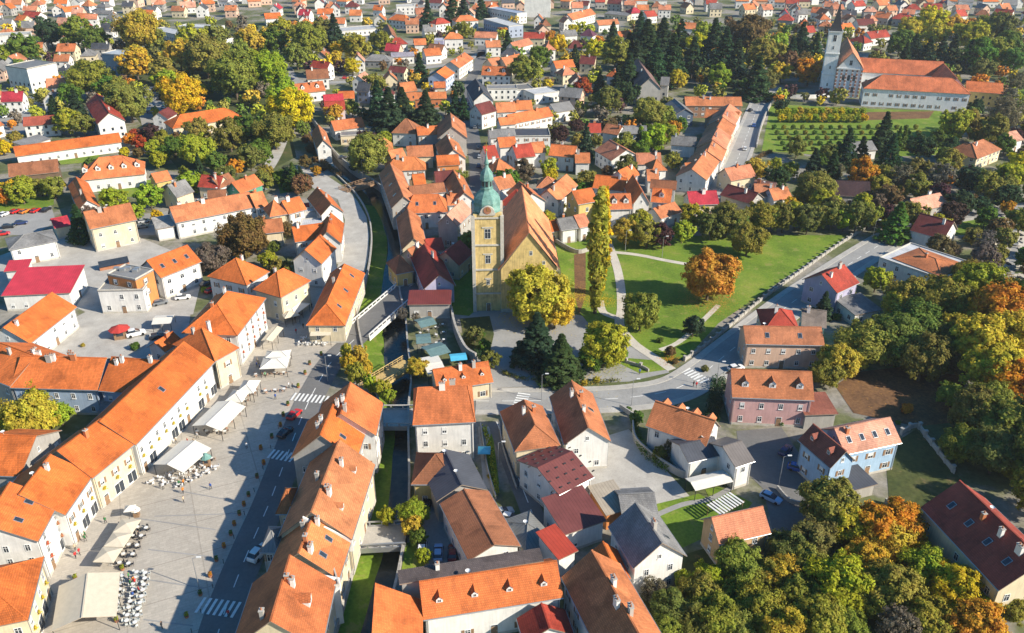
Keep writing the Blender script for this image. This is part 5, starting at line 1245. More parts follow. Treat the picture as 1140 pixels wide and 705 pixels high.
for s in CON.replace('\n', '').split(';'):
    a = s.split(); x, y, w = map(float, a[:3])
    if w > 2: T(x, y, w, env[a[3]], 'c', ratio=2.4 if w < 10 else (1.35 if w > 24 else 1.7))
# the tall poplar, five plumes of one tree group
T(666, 276, 20, G2, 'p', ratio=6.0, label='very tall slender yellow poplar beside the church lawn')
T(671, 266, 17, YE, 'p', ratio=6.0, label='second slender poplar growing right behind the tallest one')
for x, y, w, c in ((388, 405, 15, GO), (400, 396, 16, GO), (396, 416, 17, OL), (407, 410, 13, GO), (411, 426, 13, YG), (385, 392, 12, GO)):
    T(x, y, w, c, 'd', ratio=1.7, name='riverside_tree')
# hedge of tall bushes along the park's upper edge
for k in range(9): T(860 + k * 13.5, 243 - (k % 3) * 2, 22 + (k % 2) * 4, (OL, OD, YG, OD)[k % 4], 'd', ratio=1.2, name='hedge_tree', group='bushy trees in the hedge along the upper lawn edge')
# orchard rows and vines
for r_ in range(2):
    for k in range(13): T(868 + k * 7.6 + r_ * 2, 124 + r_ * 7, 9.5, (YG, YE, YG, GO)[(k + r_) % 4], 'd', ratio=.9, name='fruit_tree', group='yellowing fruit trees in the monastery orchard')
for r_ in range(5):
    for k in range(16):
        if k * 9 + 866 + r_ * 2 < 1030: T(862 + k * 10.5 + r_ * 3, 141 + r_ * 6, 6.0, (GR, OL)[k % 2], 's', ratio=1.0, name='vine', group='young vines in rows below the monastery')
# unseen rest of the slope's tall wood beyond the right edge, added for shading
for x, y, w, c in ((1185, 470, 60, DG), (1165, 505, 54, OD), (1200, 500, 60, DG), (1160, 545, 44, OL), (1190, 575, 60, OD), (1175, 320, 40, GO)):
    T(x, y, w, c, 'd', ratio=1.3)
# shrubs in gardens
for x, y, w, c in ((905, 208, 12, OL), (947, 328, 14, YG), (932, 352, 12, GR), (712, 462, 10, GR), (700, 455, 8, GR), (150, 385, 12, GR), (62, 380, 6, YG), (92, 384, 6, GO), (70, 205, 8, YE), (228, 322, 10, YG), (220, 312, 8, YG), (345, 165, 12, BR), (352, 176, 11, BR), (360, 186, 10, BR), (340, 154, 12, BR), (545, 530, 7, GO), (540, 545, 6, YE), (820, 100, 6, YG), (518, 396, 12, OD), (530, 392, 14, DG), (520, 380, 12, OD), (536, 372, 10, GR), (785, 410, 10, OD), (735, 378, 9, GR), (752, 402, 8, BR), (800, 560, 6, GR), (870, 470, 9, GR), (960, 470, 8, GR), (985, 476, 8, YG), (1000, 470, 7, GR), (1120, 300, 9, OL), (1108, 312, 9, OL), (800, 446, 12, DG), (796, 460, 10, DG), (808, 430, 10, DG), (650, 425, 10, GO), (636, 424, 10, OD), (664, 422, 10, GO)):
    T(x, y, w, c, 's')
# small trees between the houses, and the far suburb
def clear(x, y, r):
    for a, b_, c in FOOT:
        if (a - x) ** 2 + (b_ - y) ** 2 < (r + c) ** 2: return False
    return True
NOH = [[(130, 15), (335, 20), (350, 100), (330, 190), (200, 195), (100, 130)], [(665, 18), (870, 15), (900, 110), (760, 130), (670, 120)], [(835, 40), (1160, 20), (1160, 190), (835, 190)],
       [(-50, 225), (66, 222), (60, 262), (-50, 265)], [(500, 60), (545, 60), (545, 210), (515, 210)], [(600, 250), (1010, 255), (800, 430), (520, 440), (500, 340)]]
ROADZ = [strings(p) for p in ([(533, 30), (537, 55), (531, 75), (523, 95), (524, 130), (529, 170), (531, 200), (522, 230)], [(870, 98), (842, 125), (830, 155), (815, 190), (795, 220)], [(320, 75), (330, 90), (370, 92), (415, 88), (460, 78), (510, 70), (540, 58)], [(330, 90), (322, 110), (316, 150), (300, 185)])]
def nearroad(x, y, r): return any((p.x - x) ** 2 + (p.y - y) ** 2 < r * r for P in ROADZ for p in P)
rs = random.Random(21)
FARH = []; yy = 430.0
while yy < 990:
    xm = yy * .70; xx = -xm - rs.uniform(0, 20)
    while xx < xm:
        x = xx + rs.uniform(-6, 6); y = yy + rs.uniform(-7, 7); px, py = topx((x, y, 3))
        if py < 118 and -25 < px < 1165 and not any(inpoly(px, py, z) for z in NOH) and clear(x, y, 6.5) and not nearroad(x, y, 9) and rs.random() < .93:
            FARH.append((x, y))
            FOOT.append((x, y, 7))
        xx += 17.5 + yy * .003
    yy += 21 + (yy - 430) * .012
FARH.sort(key=lambda p: p[1])
nh = 0; STUFFH = []
far_labelled = 150
for i, (x, y) in enumerate(FARH):
    a = rs.choice((0, 0, .25, -.3, 1.57, 1.3, 1.8)) + rs.gauss(0, .12); l = rs.uniform(8.5, 12.5); w = rs.uniform(7.4, 9.2); eh = rs.uniform(4.5, 6.5); ri = rs.uniform(3.2, 4.4)
    rc = rs.choice((O, O2, O, RE, S, S, BO, PS, G, B, MA, O2, BO, S, G, D, CR)); wc = rs.choice((W, W, W, CM, GW, W, SA)); ty = rs.choice('ggh')
    if i < far_labelled:
        d = Vector((math.cos(a), math.sin(a), 0)); n = Vector((-d.y, d.x, 0)); c = Vector((x, y, 0))
        house(c - d * l / 2 - n * w / 2, c + d * l / 2 - n * w / 2, w, eh, ri, rc, wc, ty, ch=1, world=True, name='suburb_house')
    else: STUFFH.append((x, y, a, l, w, eh, ri, rc, wc, ty))
# beyond those, the houses merge into one distant suburb
def stuff_houses():
    v = []; f = []; cl = []
    for (x, y, a, l, w, eh, ri, rc, wc, ty) in STUFFH:
        ca, sa = math.cos(a), math.sin(a)
        for mbx, col in ((wall_mb(l - .8, w - .8, eh + .2, ri - .3 if ty == 'g' else 0, ty if ty == 'g' else 'h'), wc), (roof_mb(l, w, eh, ri, ty, .4), rc)):
            if col == wc:
                for s in (-1, 1):
                    for k in range(3): mbx.box(-3 + k * 3 - .5, -3 + k * 3 + .5, s * (w / 2 - .38) - .05, s * (w / 2 - .38) + .05, 1.2, 2.6, 1)
            i0 = len(v); v += [(x + p[0] * ca - p[1] * sa, y + p[0] * sa + p[1] * ca, p[2]) for p in mbx.v]
            for q, mi in zip(mbx.f, mbx.m):
                f.append(tuple(i0 + k for k in q)); cl.append((.05, .06, .07) if (col == wc and mi) else col)
    me = bpy.data.meshes.new('distant_suburb'); me.from_pydata(v, [], f)
    ca_ = me.color_attributes.new('tint', 'FLOAT_COLOR', 'CORNER'); d = []
    for q, c in zip(f, cl): d += [c[0], c[1], c[2], 1] * len(q)
    ca_.data.foreach_set('color', d)
    m, nt, b = mat('distant_roofs'); at_ = N(nt, 'ShaderNodeAttribute', attribute_name='tint'); tc = nt.nodes.new('ShaderNodeTexCoord')
    fct = ramp(nt, noi(nt, tc.outputs['Object'], .5, 4), ((.3, g(.8)), (.7, g(1.1))))
    nt.links.new(mixc(nt, 'MULTIPLY', 1.0, at_.outputs['Color'], fct), b.inputs['Base Color']); M['dist'] = m
    o = obj('distant_suburb', me, 'dist'); tag(o, 'mass of small tiled houses filling the farthest suburb', 'suburb', kind='stuff')
if STUFFH: stuff_houses()
# trees between the far houses
NT = [[(-50, 225), (66, 222), (60, 262), (-50, 265)], [(620, 255), (1000, 262), (800, 430), (500, 445), (495, 340)], [(-60, 262), (215, 262), (225, 330), (210, 400), (300, 330), (400, 300), (400, 500), (240, 800), (-60, 800)], [(840, 112), (1050, 112), (1050, 175), (840, 175)], [(335, 180), (455, 190), (460, 345), (340, 370)]]
far_t = []
for k in range(5200):
    y = 190 + 830 * rs.random() ** .8; x = rs.uniform(-.72, .72) * y; px, py = topx((x, y, 3)); r = rs.uniform(2.2, 4.8)
    if py > 330 or not -20 < px < 1160 or any(inpoly(px, py, z) for z in NT) or nearroad(x, y, r + 3.5) or inpoly(x, y, RIV2): continue
    if not clear(x, y, r * .8): continue
    FOOT.append((x, y, r * .8)); far_t.append((x, y, r))
far_t.sort(key=lambda p: p[1])
fc = (OL, OL, GR, DG, OL, GO, YG, OR, BR, YE, YG, OD, GR, PU, GB)
nind = 135
STT = []
for i, (x, y, r) in enumerate(far_t[:760]):
    c = rs.choice(fc); kd = 'c' if (c == DG and rs.random() < .7) else 'd'
    if i < nind: tree_at(x, y, r * (1.3 if kd == 'c' else 2), r * (3.4 if kd == 'c' else 2.1), c, kd, name='garden_tree')
    else: STT.append((x, y, r, c))
def stuff_trees():
    src = [crown_mesh('d', 46, 16, .16, 40 + k) for k in range(3)]
    V = []; F = []; C = []
    for (x, y, r, c) in STT:
        me = rs.choice(src); a = rs.uniform(0, 6.28); ca, sa = math.cos(a), math.sin(a); i0 = len(V); b_ = rs.uniform(.85, 1.15)
        tint = me.color_attributes['tint'].data
        for v in me.vertices:
            p = v.co; V.append((x + (p.x * ca - p.y * sa) * r, y + (p.x * sa + p.y * ca) * r, r * (1.0 + p.z * .95) + .3))
        for p in me.polygons: F.append(tuple(i0 + k for k in p.vertices))
        for tt in tint:
            k = (.55 + .9 * tt.color[0]) * b_; C += [c[0] * k, c[1] * k, c[2] * k, 1]
        i0 = len(V); mbx = MB(); mbx.tube((x, y, -.2), (x, y, r), .25, .12, 5); V += mbx.v; F += [tuple(i0 + k for k in q) for q in mbx.f]; C += [.1, .08, .06, 1] * len(mbx.v)
    me = bpy.data.meshes.new('distant_trees'); me.from_pydata(V, [], F); ca_ = me.color_attributes.new('tint', 'FLOAT_COLOR', 'POINT'); ca_.data.foreach_set('color', C)
    m, nt, b = mat('distant_foliage'); at_ = N(nt, 'ShaderNodeAttribute', attribute_name='tint'); nt.links.new(at_.outputs['Color'], b.inputs['Base Color'])
    M['dfol'] = m; o = obj('distant_trees', me, 'dfol'); tag(o, 'autumn trees scattered among the farthest suburb houses', 'trees', kind='stuff')
if STT: stuff_trees()
# ---------------------------------------------------------------- cars
def car_proto():
    def prof(name, secs, m):                        # secs: x, half width, z bottom, z top
        mb = MB()
        for (x0, w0, b0, t0, tw0), (x1, w1, b1, t1, tw1) in zip(secs, secs[1:]):
            A = [(x0, -w0, b0), (x0, -w0, (b0 + t0) / 2), (x0, -tw0, t0), (x0, tw0, t0), (x0, w0, (b0 + t0) / 2), (x0, w0, b0)]
            B_ = [(x1, -w1, b1), (x1, -w1, (b1 + t1) / 2), (x1, -tw1, t1), (x1, tw1, t1), (x1, w1, (b1 + t1) / 2), (x1, w1, b1)]
            for k in range(6): mb.face([A[k], B_[k], B_[(k + 1) % 6], A[(k + 1) % 6]][::1])
        for s, r in ((secs[0], 1), (secs[-1], -1)):
            x, w, b_, t_, tw = s; f = [(x, -w, b_), (x, -w, (b_ + t_) / 2), (x, -tw, t_), (x, tw, t_), (x, w, (b_ + t_) / 2), (x, w, b_)]; mb.face(f[::r])
        me = mb.mesh(name, merge=True); me.materials.append(M[m]); 
        bm = bmesh.new(); bm.from_mesh(me); bmesh.ops.recalc_face_normals(bm, faces=bm.faces); bm.to_mesh(me); bm.free(); return me
    body = prof('body', [(-2.15, .72, .42, .78, .62), (-2.05, .84, .3, .95, .74), (-1.2, .88, .25, .98, .8), (.6, .88, .25, .95, .8), (1.7, .84, .28, .82, .72), (2.1, .74, .38, .66, .6)], 'paint')
    glass = prof('windows', [(-1.95, .74, .93, .95, .7), (-1.45, .78, .93, 1.4, .6), (-.1, .78, .93, 1.44, .6), (.95, .76, .9, .93, .68)], 'glass')
    roofm = prof('roof_panel', [(-1.5, .6, 1.36, 1.43, .56), (-.8, .63, 1.4, 1.475, .58), (-.05, .6, 1.38, 1.46, .56)], 'paint')
    mb = MB(); mb.tube((0, -.12, 0), (0, .12, 0), .32, .32, 14); wheel = mb.mesh('wheel'); wheel.materials.append(M['rubber'])
    mb = MB(); mb.box(-.03, .03, -.16, .16, -.07, .07); hl = mb.mesh('headlight'); hl.materials.append(M['frame'])
    return body, glass, roofm, wheel, hl
CB = car_proto()
def car(px, py, deg, col, label=None, name='parked_car', group='cars parked and driving in town', world=None, van=False):
    p = world or at(px, py); z = gz(p.x, p.y) + .12
    r = empty(name, (p.x, p.y, z), RAD(deg)); r['_cc'] = col; tag(r, label, 'van' if van else 'car', group if not label else None)
    c = CARC[col]
    obj('body', CB[0], None, r, c); obj('windows', CB[1], None, r); obj('roof_panel', CB[2], None, r, c)
    for x in (-1.3, 1.35):
        for y in (-.78, .78): obj('wheel', CB[3], None, r, None, (x, y, .32))
    for y in (-.55, .55): obj('headlight', CB[4], None, r, None, (2.07, y, .58))
    if van: r.scale = (1.15, 1.08, 1.4)
    return r
CARC = {'white': (.75, .75, .75), 'silver': (.4, .41, .42), 'grey': (.16, .17, .18), 'black': (.02, .02, .025), 'red': (.5, .02, .02), 'blue': (.03, .10, .35), 'dark blue': (.02, .035, .12), 'light blue': (.30, .45, .65), 'maroon': (.14, .015, .03), 'orange': (.6, .18, .03)}
for a in ((328, 464, 68, 'red', 'red car driving along the street beside the zebra crossing'), (318, 484, 66, 'black', 'black car just behind the red car in the shaded street'),
          (470, 613, 92, 'white', 'white car parked by the river trees in the back yard'), (488, 618, 92, 'light blue', 'light blue car next to the white car in the back yard'),
          (504, 618, 92, 'maroon', 'maroon car parked third in the back yard row'), (476, 562, 80, 'black', 'black car in the shaded back yard below the yellow house'),
          (569, 580, -20, 'white', 'white car at the lower end of the side street'), (289, 619, 68, 'white', 'white van at the shaded kerb near the bottom of the street'),
          (858, 557, -40, 'light blue', 'pale blue car on the lane between the salmon and blue houses'), (888, 524, -25, 'blue', 'blue car in front of the pale blue house'), (874, 504, 50, 'dark blue', 'dark blue car beside the pink house wall'),
          (819, 412, 20, 'white', 'white car behind the pink house by the main street'), (152, 374, 30, 'white', 'white van parked in the inner courtyard beside the red kiosk'), (176, 377, 20, 'black', 'black car in the shaded inner courtyard'),
          (227, 298, 70, 'light blue', 'pale blue car in the shade under the big brown tree'), (204, 333, 15, 'white', 'white car beside the skylit orange house'), (179, 339, 30, 'grey', 'grey car in front of the modern white block'),
          (159, 254, 25, 'grey', 'grey car right of the two-storey cream house'), (161, 248, 25, 'silver', 'silver car behind the grey one beside the cream house'), (387, 159, 60, 'silver', 'silver car on the ramp near the low orange house'),
          (975, 250, 40, 'black', 'dark car where the wide road meets the hedge'), (123, 91, 10, 'silver', 'silver car in front of the dark blue park block')):
    car(a[0], a[1], a[2], a[3], a[4], van='van' in a[4])
for a in ((6, 240, 70, 'white'), (18, 237, 70, 'red'), (28, 237, 75, 'orange'), (40, 236, 80, 'red'), (52, 235, 80, 'black'), (24, 250, 20, 'dark blue'), (10, 254, 20, 'black'), (4, 262, 20, 'red'), (33, 111, 15, 'dark blue'), (29, 124, 20, 'light blue'), (9, 124, 40, 'blue'), (8, 131, 40, 'white'), (16, 119, 40, 'silver'),
          (184, 121, 0, 'white'), (179, 112, 0, 'black'), (176, 107, 0, 'silver'), (173, 102, 0, 'black'), (168, 126, 0, 'silver'), (165, 118, 0, 'grey'), (521, 111, 95, 'white'), (522, 117, 95, 'silver'), (528, 134, 85, 'black'), (529, 143, 85, 'grey'), (533, 166, 88, 'black'), (534, 176, 88, 'silver'), (533, 186, 88, 'dark blue'),
          (382, 177, 30, 'black'), (385, 88, 10, 'red'), (392, 87, 10, 'silver'), (404, 86, 10, 'grey'), (367, 90, 10, 'white'), (358, 90, 10, 'silver'), (345, 91, 10, 'black'), (324, 89, 0, 'dark blue'), (835, 124, 60, 'black'), (839, 141, 75, 'blue'), (829, 167, 75, 'white'), (822, 186, 70, 'silver'), (812, 196, 60, 'black'),
          (1128, 272, 80, 'silver'), (560, 573, 20, 'silver'), (245, 300, 60, 'grey'), (230, 318, 60, 'black'), (236, 325, 60, 'red')):
    car(*a)
# ---------------------------------------------------------------- people
def person_mesh():
    P = {'hip': (0, 0, .93), 'sp': (0, 0, 1.15), 'ch': (0, 0, 1.36), 'nk': (0, 0, 1.5), 'hd': (0, .01, 1.63), 'tp': (0, .01, 1.72)}
    vs = [P['hip'], P['sp'], P['ch'], P['nk'], P['hd'], P['tp']]; rs_ = [.14, .125, .15, .055, .095, .07]; ed = [(0, 1), (1, 2), (2, 3), (3, 4), (4, 5)]
    for s in (-1, 1):
        i = len(vs); vs += [(s * .19, 0, 1.42), (s * .24, -.03 * s, 1.15), (s * .24, .08 + .05 * s, .92), (s * .235, .1 + .05 * s, .82)]; rs_ += [.055, .045, .035, .04]; ed += [(2, i), (i, i + 1), (i + 1, i + 2), (i + 2, i + 3)]
        i = len(vs); vs += [(s * .1, 0, .88), (s * .1, .12 * s, .48), (s * .1, .02 + .16 * s, .07), (s * .1, .16 + .16 * s, .04)]; rs_ += [.09, .062, .042, .04]; ed += [(0, i), (i, i + 1), (i + 1, i + 2), (i + 2, i + 3)]
    me = bpy.data.meshes.new('person'); me.from_pydata(vs, ed, []); o = bpy.data.objects.new('tmp', me); COL.objects.link(o)
    sk = o.modifiers.new('s', 'SKIN'); 
    for k, r_ in enumerate(rs_): me.skin_vertices[0].data[k].radius = (r_, r_)
    me.skin_vertices[0].data[0].use_root = True
    o.modifiers.new('u', 'SUBSURF').levels = 1; bpy.context.view_layer.update(); dg = bpy.context.evaluated_depsgraph_get()
    m2 = bpy.data.meshes.new_from_object(o.evaluated_get(dg)); bpy.data.objects.remove(o); m2.name = 'body'
    m2.materials.clear()
    for q in ('cloth', 'dark', 'skin', 'bark'): m2.materials.append(M[q])
    for p in m2.polygons:
        z = p.center.z; x = abs(p.center.x); p.material_index = 1 if z < .9 and x < .2 else (3 if z > 1.66 or (z > 1.58 and p.center.y < -.02) else (2 if z > 1.5 or (x > .2 and z < .9) else 0)); p.use_smooth = True
    return m2
PM = person_mesh()
CL = {'blue': (.05, .12, .4), 'red': (.5, .04, .04), 'black': (.03, .03, .035), 'white': (.7, .7, .7), 'green': (.06, .22, .08), 'beige': (.5, .4, .28), 'orange': (.6, .2, .03)}
def person(px, py, col, label, deg=0, world=None, group=None):
    p = world or at(px, py); o = bpy.data.objects.new('person', PM); o.location = (p.x, p.y, gz(p.x, p.y) + (.13 if abs(px - 772) < 30 else .045)); o.rotation_euler = (0, 0, RAD(deg)); o.color = (*CL[col], 1); link(o); tag(o, label, 'person', group)
for a in ((181, 700, 'black', 'person in black walking alone at the bottom of the square', 80), (307, 445, 'blue', 'person in blue crossing the upper square alone', 0), (322, 432, 'white', 'person in white walking beside a planter on the upper square', 90),
          (326, 433, 'black', 'person in black walking with the person in white', 90), (255, 687, 'red', 'person in red on the lower zebra crossing', 20), (150, 572, 'white', 'person in white beside the small white umbrella', 0),
          (772, 431, 'black', 'person in black standing on the main street near the crossing', 40), (775, 432, 'red', 'person in red beside the person in black on the main street', 200), (712, 417, 'blue', 'person in blue at the park entrance', 0),
          (85, 622, 'red', 'person in red in front of the shop row with red flowers', 60), (118, 583, 'green', 'person in green by the shop fronts', 0), (262, 410, 'beige', 'person in beige walking beside the long canopy', 30),
          (245, 462, 'orange', 'person in orange passing the canopy end', 120), (300, 408, 'white', 'person in white near the white cafe tents', 10), (330, 372, 'red', 'person in red in the upper street of the square', 45), (338, 366, 'black', 'person in black in the upper street of the square', 45),
          (262, 395, 'red', 'person in red outside the cream corner townhouse', 0), (235, 545, 'blue', 'person in blue in the open middle of the square', 170), (205, 560, 'beige', 'person in beige standing in the open middle of the square', 70), (275, 500, 'white', 'person in white near the planters of the square', 0)):
    person(*a)
# ---------------------------------------------------------------- canopies, umbrellas, tables
def box_leg(l): return MB().box(-.05, .05, -.05, .05, 0, l).mesh('post')
M['canvas'] = flatmat('canvas', (.60, .53, .41), .9, .08); M['canvasw'] = flatmat('white_canvas', (.66, .63, .56), .9, .06); M['canvast'] = flatmat('tan_canvas', (.46, .36, .25), .9, .08); M['teal'] = flatmat('teal_glass_roof', (.13, .21, .21), .4, .2); M['redm'] = flatmat('red_canvas', (.45, .05, .04), .8, .1)
M['blueaw'] = flatmat('blue_canvas', (.08, .42, .62), .8, .1)
def tent(A_, B_2, w, m, label, eh=2.6, rise=1.3, typ='g', name='canopy_tent', m2=None):
    a, b_ = at(*A_, eh), at(*B_2, eh); a.z = b_.z = 0; d = (b_ - a); l = d.length; d.normalize(); n = Vector((-d.y, d.x, 0)); c = (a + b_) / 2 + n * w / 2
    r = empty(name, (c.x, c.y, .04), math.atan2(d.y, d.x)); tag(r, label, 'canopy')
    me = roof_mb(l, w, eh, rise, typ, 0, .06).mesh('canvas_roof'); obj('canvas_roof', me, [m, m2 or m], r)
    for x in (-l / 2 + .15, 0, l / 2 - .15):
        for y in (-w / 2 + .15, w / 2 - .15): obj('post', box_leg(eh - .05), 'dark', r, None, (x, y, 0))
    return r
t(0, 3)
tent(c_((508, 632)), c_((524, 440)), 9.5, 'canvas', 'large cream and tan canopy tent at the bottom of the square', 3.2, 1.4, m2='canvast')
t(0, 2)
tent(c_((965, 510)), c_((1072, 402)), 7.2, 'canvasw', 'long white canopy tent with ridge beside the flowered shop row', 2.8, .9)
tent(c_((800, 692)), c_((922, 585)), 7.6, 'canvasw', 'white canopy tent with grey side, nearest the crowded white tables', 2.8, 1.0)
tent(c_((1055, 385)), c_((1090, 335)), 4, 'canvasw', 'small square white umbrella tent, lower one above the long canopy', 2.6, 1.1, 'h')
tent(c_((1105, 345)), c_((1136, 290)), 4, 'canvasw', 'small square white umbrella tent, upper one above the long canopy', 2.6, 1.1, 'h')
tent(c_((660, 45)), c_((745, 40)), 5, 'canvasw', 'white flat marquee at the back of the inner courtyard', 2.4, .5)
t(1, 2)
tent(c_((15, 240)), c_((135, 235)), 5.5, 'canvasw', 'white cafe tent in the middle of the upper square', 2.6, 1.0, 'h')
tent(c_((35, 196)), c_((143, 192)), 4, 'canvasw', 'white cafe umbrella directly behind the white cafe tent', 2.6, .8, 'h')
tent(c_((70, 120)), c_((120, 60)), 3, 'canvas', 'cream awning along the townhouse with red flower pots', 2.6, .4)
tent(c_((750, 262)), c_((830, 248)), 8, 'canvasw', 'white flat terrace roof below the teal restaurant roofs', 3, .3)
tent(c_((850, 205)), c_((922, 198)), 3.4, 'blueaw', 'bright blue awning on the riverside restaurant terrace', 2.6, .3)
tent(c_((700, 130)), c_((765, 125)), 5, 'teal', 'dark teal terrace roof closest to the river', 3, .5)
tent(c_((765, 190)), c_((850, 165)), 6, 'teal', 'teal terrace roof in the middle of the restaurant garden', 3, .6)
tent(c_((720, 60)), c_((790, 42)), 5, 'teal', 'teal terrace roof at the back of the restaurant garden', 3, .6)
tent(c_((235, 95)), c_((325, 92)), 5, 'canvas', 'cream awning on the arched restaurant terrace', 3, .5)
t(2, 3)
tent(c_((800, 85)), c_((965, 45)), 4, 'canvasw', 'rumpled white canopy between the dark roofs and the tan house', 2.6, .5)
t(1, 1)
tent(c_((170, 690)), c_((235, 640)), 4, 'canvasw', 'white umbrella tent below the cream corner house', 2.6, .8, 'h')
tent(c_((125, 705)), c_((190, 690)), 4, 'canvas', 'cream umbrella tent at the foot of the cream corner house', 2.6, .8, 'h')
tent(c_((205, 500)), c_((255, 490)), 4, 'canvasw', 'white awning in the yard of the house with orange gable', 2.6, .4)
tent(c_((212, 222)), c_((272, 215)), 5, 'redm', 'bright red awning among the roofs by the timber bridge', 3, .5)
def umbrella(c, deg, s, m, label, name='cafe_umbrella', zz=.04):
    r = empty(name, (c.x, c.y, zz), RAD(deg)); tag(r, label, 'umbrella')
    mb = MB(); q = [(-s / 2, -s / 2, 2.35), (s / 2, -s / 2, 2.35), (s / 2, s / 2, 2.35), (-s / 2, s / 2, 2.35)]
    for k in range(4): mb.face([q[k], q[(k + 1) % 4], (0, 0, 2.95)]); mb.face([q[(k + 1) % 4], q[k], (q[k][0], q[k][1], 2.2), (q[(k + 1) % 4][0], q[(k + 1) % 4][1], 2.2)])
    obj('canopy', mb.mesh('canopy'), m, r); mb = MB().tube((0, 0, 0), (0, 0, 2.9), .04, .03, 8); obj('pole', mb.mesh('pole'), 'dark', r)
    mb = MB().box(-.35, .35, -.35, .35, 0, .1); obj('base', mb.mesh('base'), 'concrete', r)
t(0, 3)
uc = [at(*c_(p), 2.4) for p in ((553, 237), (515, 297), (470, 363))]
dgr = math.degrees(math.atan2((uc[0] - uc[2]).y, (uc[0] - uc[2]).x))
us = (uc[0] - uc[2]).length / 2
for p, l in zip(uc, ('far cream square umbrella of the row of three on the square', 'middle cream square umbrella of the row of three on the square', 'near cream square umbrella of the row of three on the square')):
    p.z = 0; umbrella(p, dgr, us * .98, 'canvas', l)
p = at(*c_((565, 160)), 2.4); umbrella(p, 10, 1.9, 'canvasw', 'small white umbrella standing alone beside the kiosk cart')
t(1, 2); p = at(*c_((995, 595)), 2.2); umbrella(p, 0, 2.6, 'blueaw', 'turquoise garden umbrella beside the tall white townhouse')
# tables and chairs
mb = MB(); mb.lathe([(0, .70), (.38, .70), (.38, .74), (0, .74)], 12); TB = mb.mesh('table_top'); TB.materials.append(M['frame'])
mb = MB(); mb.tube((0, 0, 0), (0, 0, .7), .03, .03, 6); mb.lathe([(0, .03), (.22, .02), (.22, 0)], 8); TL = mb.mesh('leg'); TL.materials.append(M['dark'])
mb = MB(); mb.box(-.21, .21, -.21, .21, .42, .47); mb.box(-.21, .21, .18, .22, .47, .86)
for x in (-.19, .17):
    for y in (-.19, .17): mb.box(x, x + .03, y, y + .03, 0, .42)
CHM = mb.mesh('cafe_chair'); CHM.materials.append(M['tint'])
def cafe(c, col, grp, nch=3, a0=0):
    r = empty('cafe_table', (c.x, c.y, .045)); tag(r, None, 'table', grp); r['_cafe'] = 1
    obj('table_top', TB, None, r); obj('leg', TL, None, r)
    for k in range(nch):
        a = a0 + k * 2 * math.pi / nch; o = obj('cafe_chair', CHM, None, None, col, (c.x + math.cos(a) * .62, c.y + math.sin(a) * .62, .045), a - math.pi / 2); tag(o, None, 'chair', grp.replace('tables', 'chairs')); o['_cafe'] = 1
def grid(A_, B_2, C_2, nu, nv, col, grp, nch=3):
    a, b_, c = at(*A_), at(*B_2), at(*C_2)
    for i in range(nu):
        for j in range(nv):
            p = a + (b_ - a) * (i / max(1, nu - 1)) + (c - a) * (j / max(1, nv - 1)); p += Vector((R.uniform(-.15, .15), R.uniform(-.15, .15), 0)); cafe(p, col, grp, nch, R.uniform(0, 6))
t(0, 3)
grid(c_((552, 665)), c_((600, 450)), c_((595, 668)), 9, 2, (.5, .52, .5), 'tables in the open rows right of the large cream tent', 3)
grid(c_((512, 620)), c_((530, 470)), c_((515, 620)), 6, 1, (.5, .52, .5), 'tables in the open rows right of the large cream tent', 2)
grid(c_((525, 410)), c_((600, 255)), c_((565, 412)), 5, 2, (.05, .05, .055), 'black tables beside the three cream umbrellas', 3)
grid(c_((660, 55)), c_((825, -20)), c_((780, 65)), 5, 3, (.72, .71, .7), 'white tables in front of the gabled white canopy', 3)
t(0, 2)
grid(c_((860, 520)), c_((985, 520)), c_((870, 505)), 4, 1, (.2, .16, .13), 'dark tables under the long white canopy', 2)
grid(c_((990, 500)), c_((1110, 330)), c_((1005, 510)), 7, 1, (.35, .2, .14), 'brown tables along the long white canopy', 2)
grid(c_((830, 690)), c_((920, 640)), c_((850, 700)), 3, 1, (.3, .2, .14), 'brown tables beside the near white canopy', 3)
t(1, 2)
grid(c_((195, 135)), c_((300, 135)), c_((210, 110)), 4, 2, (.75, .74, .72), 'white tables on the arched restaurant terrace', 3)
grid(c_((725, 160)), c_((820, 120)), c_((720, 90)), 4, 3, (.2, .2, .2), 'dark tables in the riverside restaurant garden', 2)
grid(c_((0, 270)), c_((120, 262)), c_((0, 345)), 4, 2, (.4, .25, .18), 'brown tables around the white cafe tent', 2)
for x, y, n_, wh in ((210, 500, 7, 'by the long white canopy'), (195, 535, 7, 'by the near white canopy'), (140, 600, 6, 'near the three cream umbrellas'), (148, 660, 6, 'near the large cream tent'), (290, 405, 6, 'near the upper cafe tents'), (100, 610, 4, 'by the wreathed shop fronts'), (345, 350, 5, 'in the upper street'), (345, 378, 4, 'by the arched restaurant terrace')):
    for k in range(n_):
        c = R.choice(list(CL)); person(x + R.gauss(0, 9), y + R.gauss(0, 9), c, None, R.uniform(0, 360)); o = TH_[-1]; o['_pc'] = c; o['_pw'] = wh
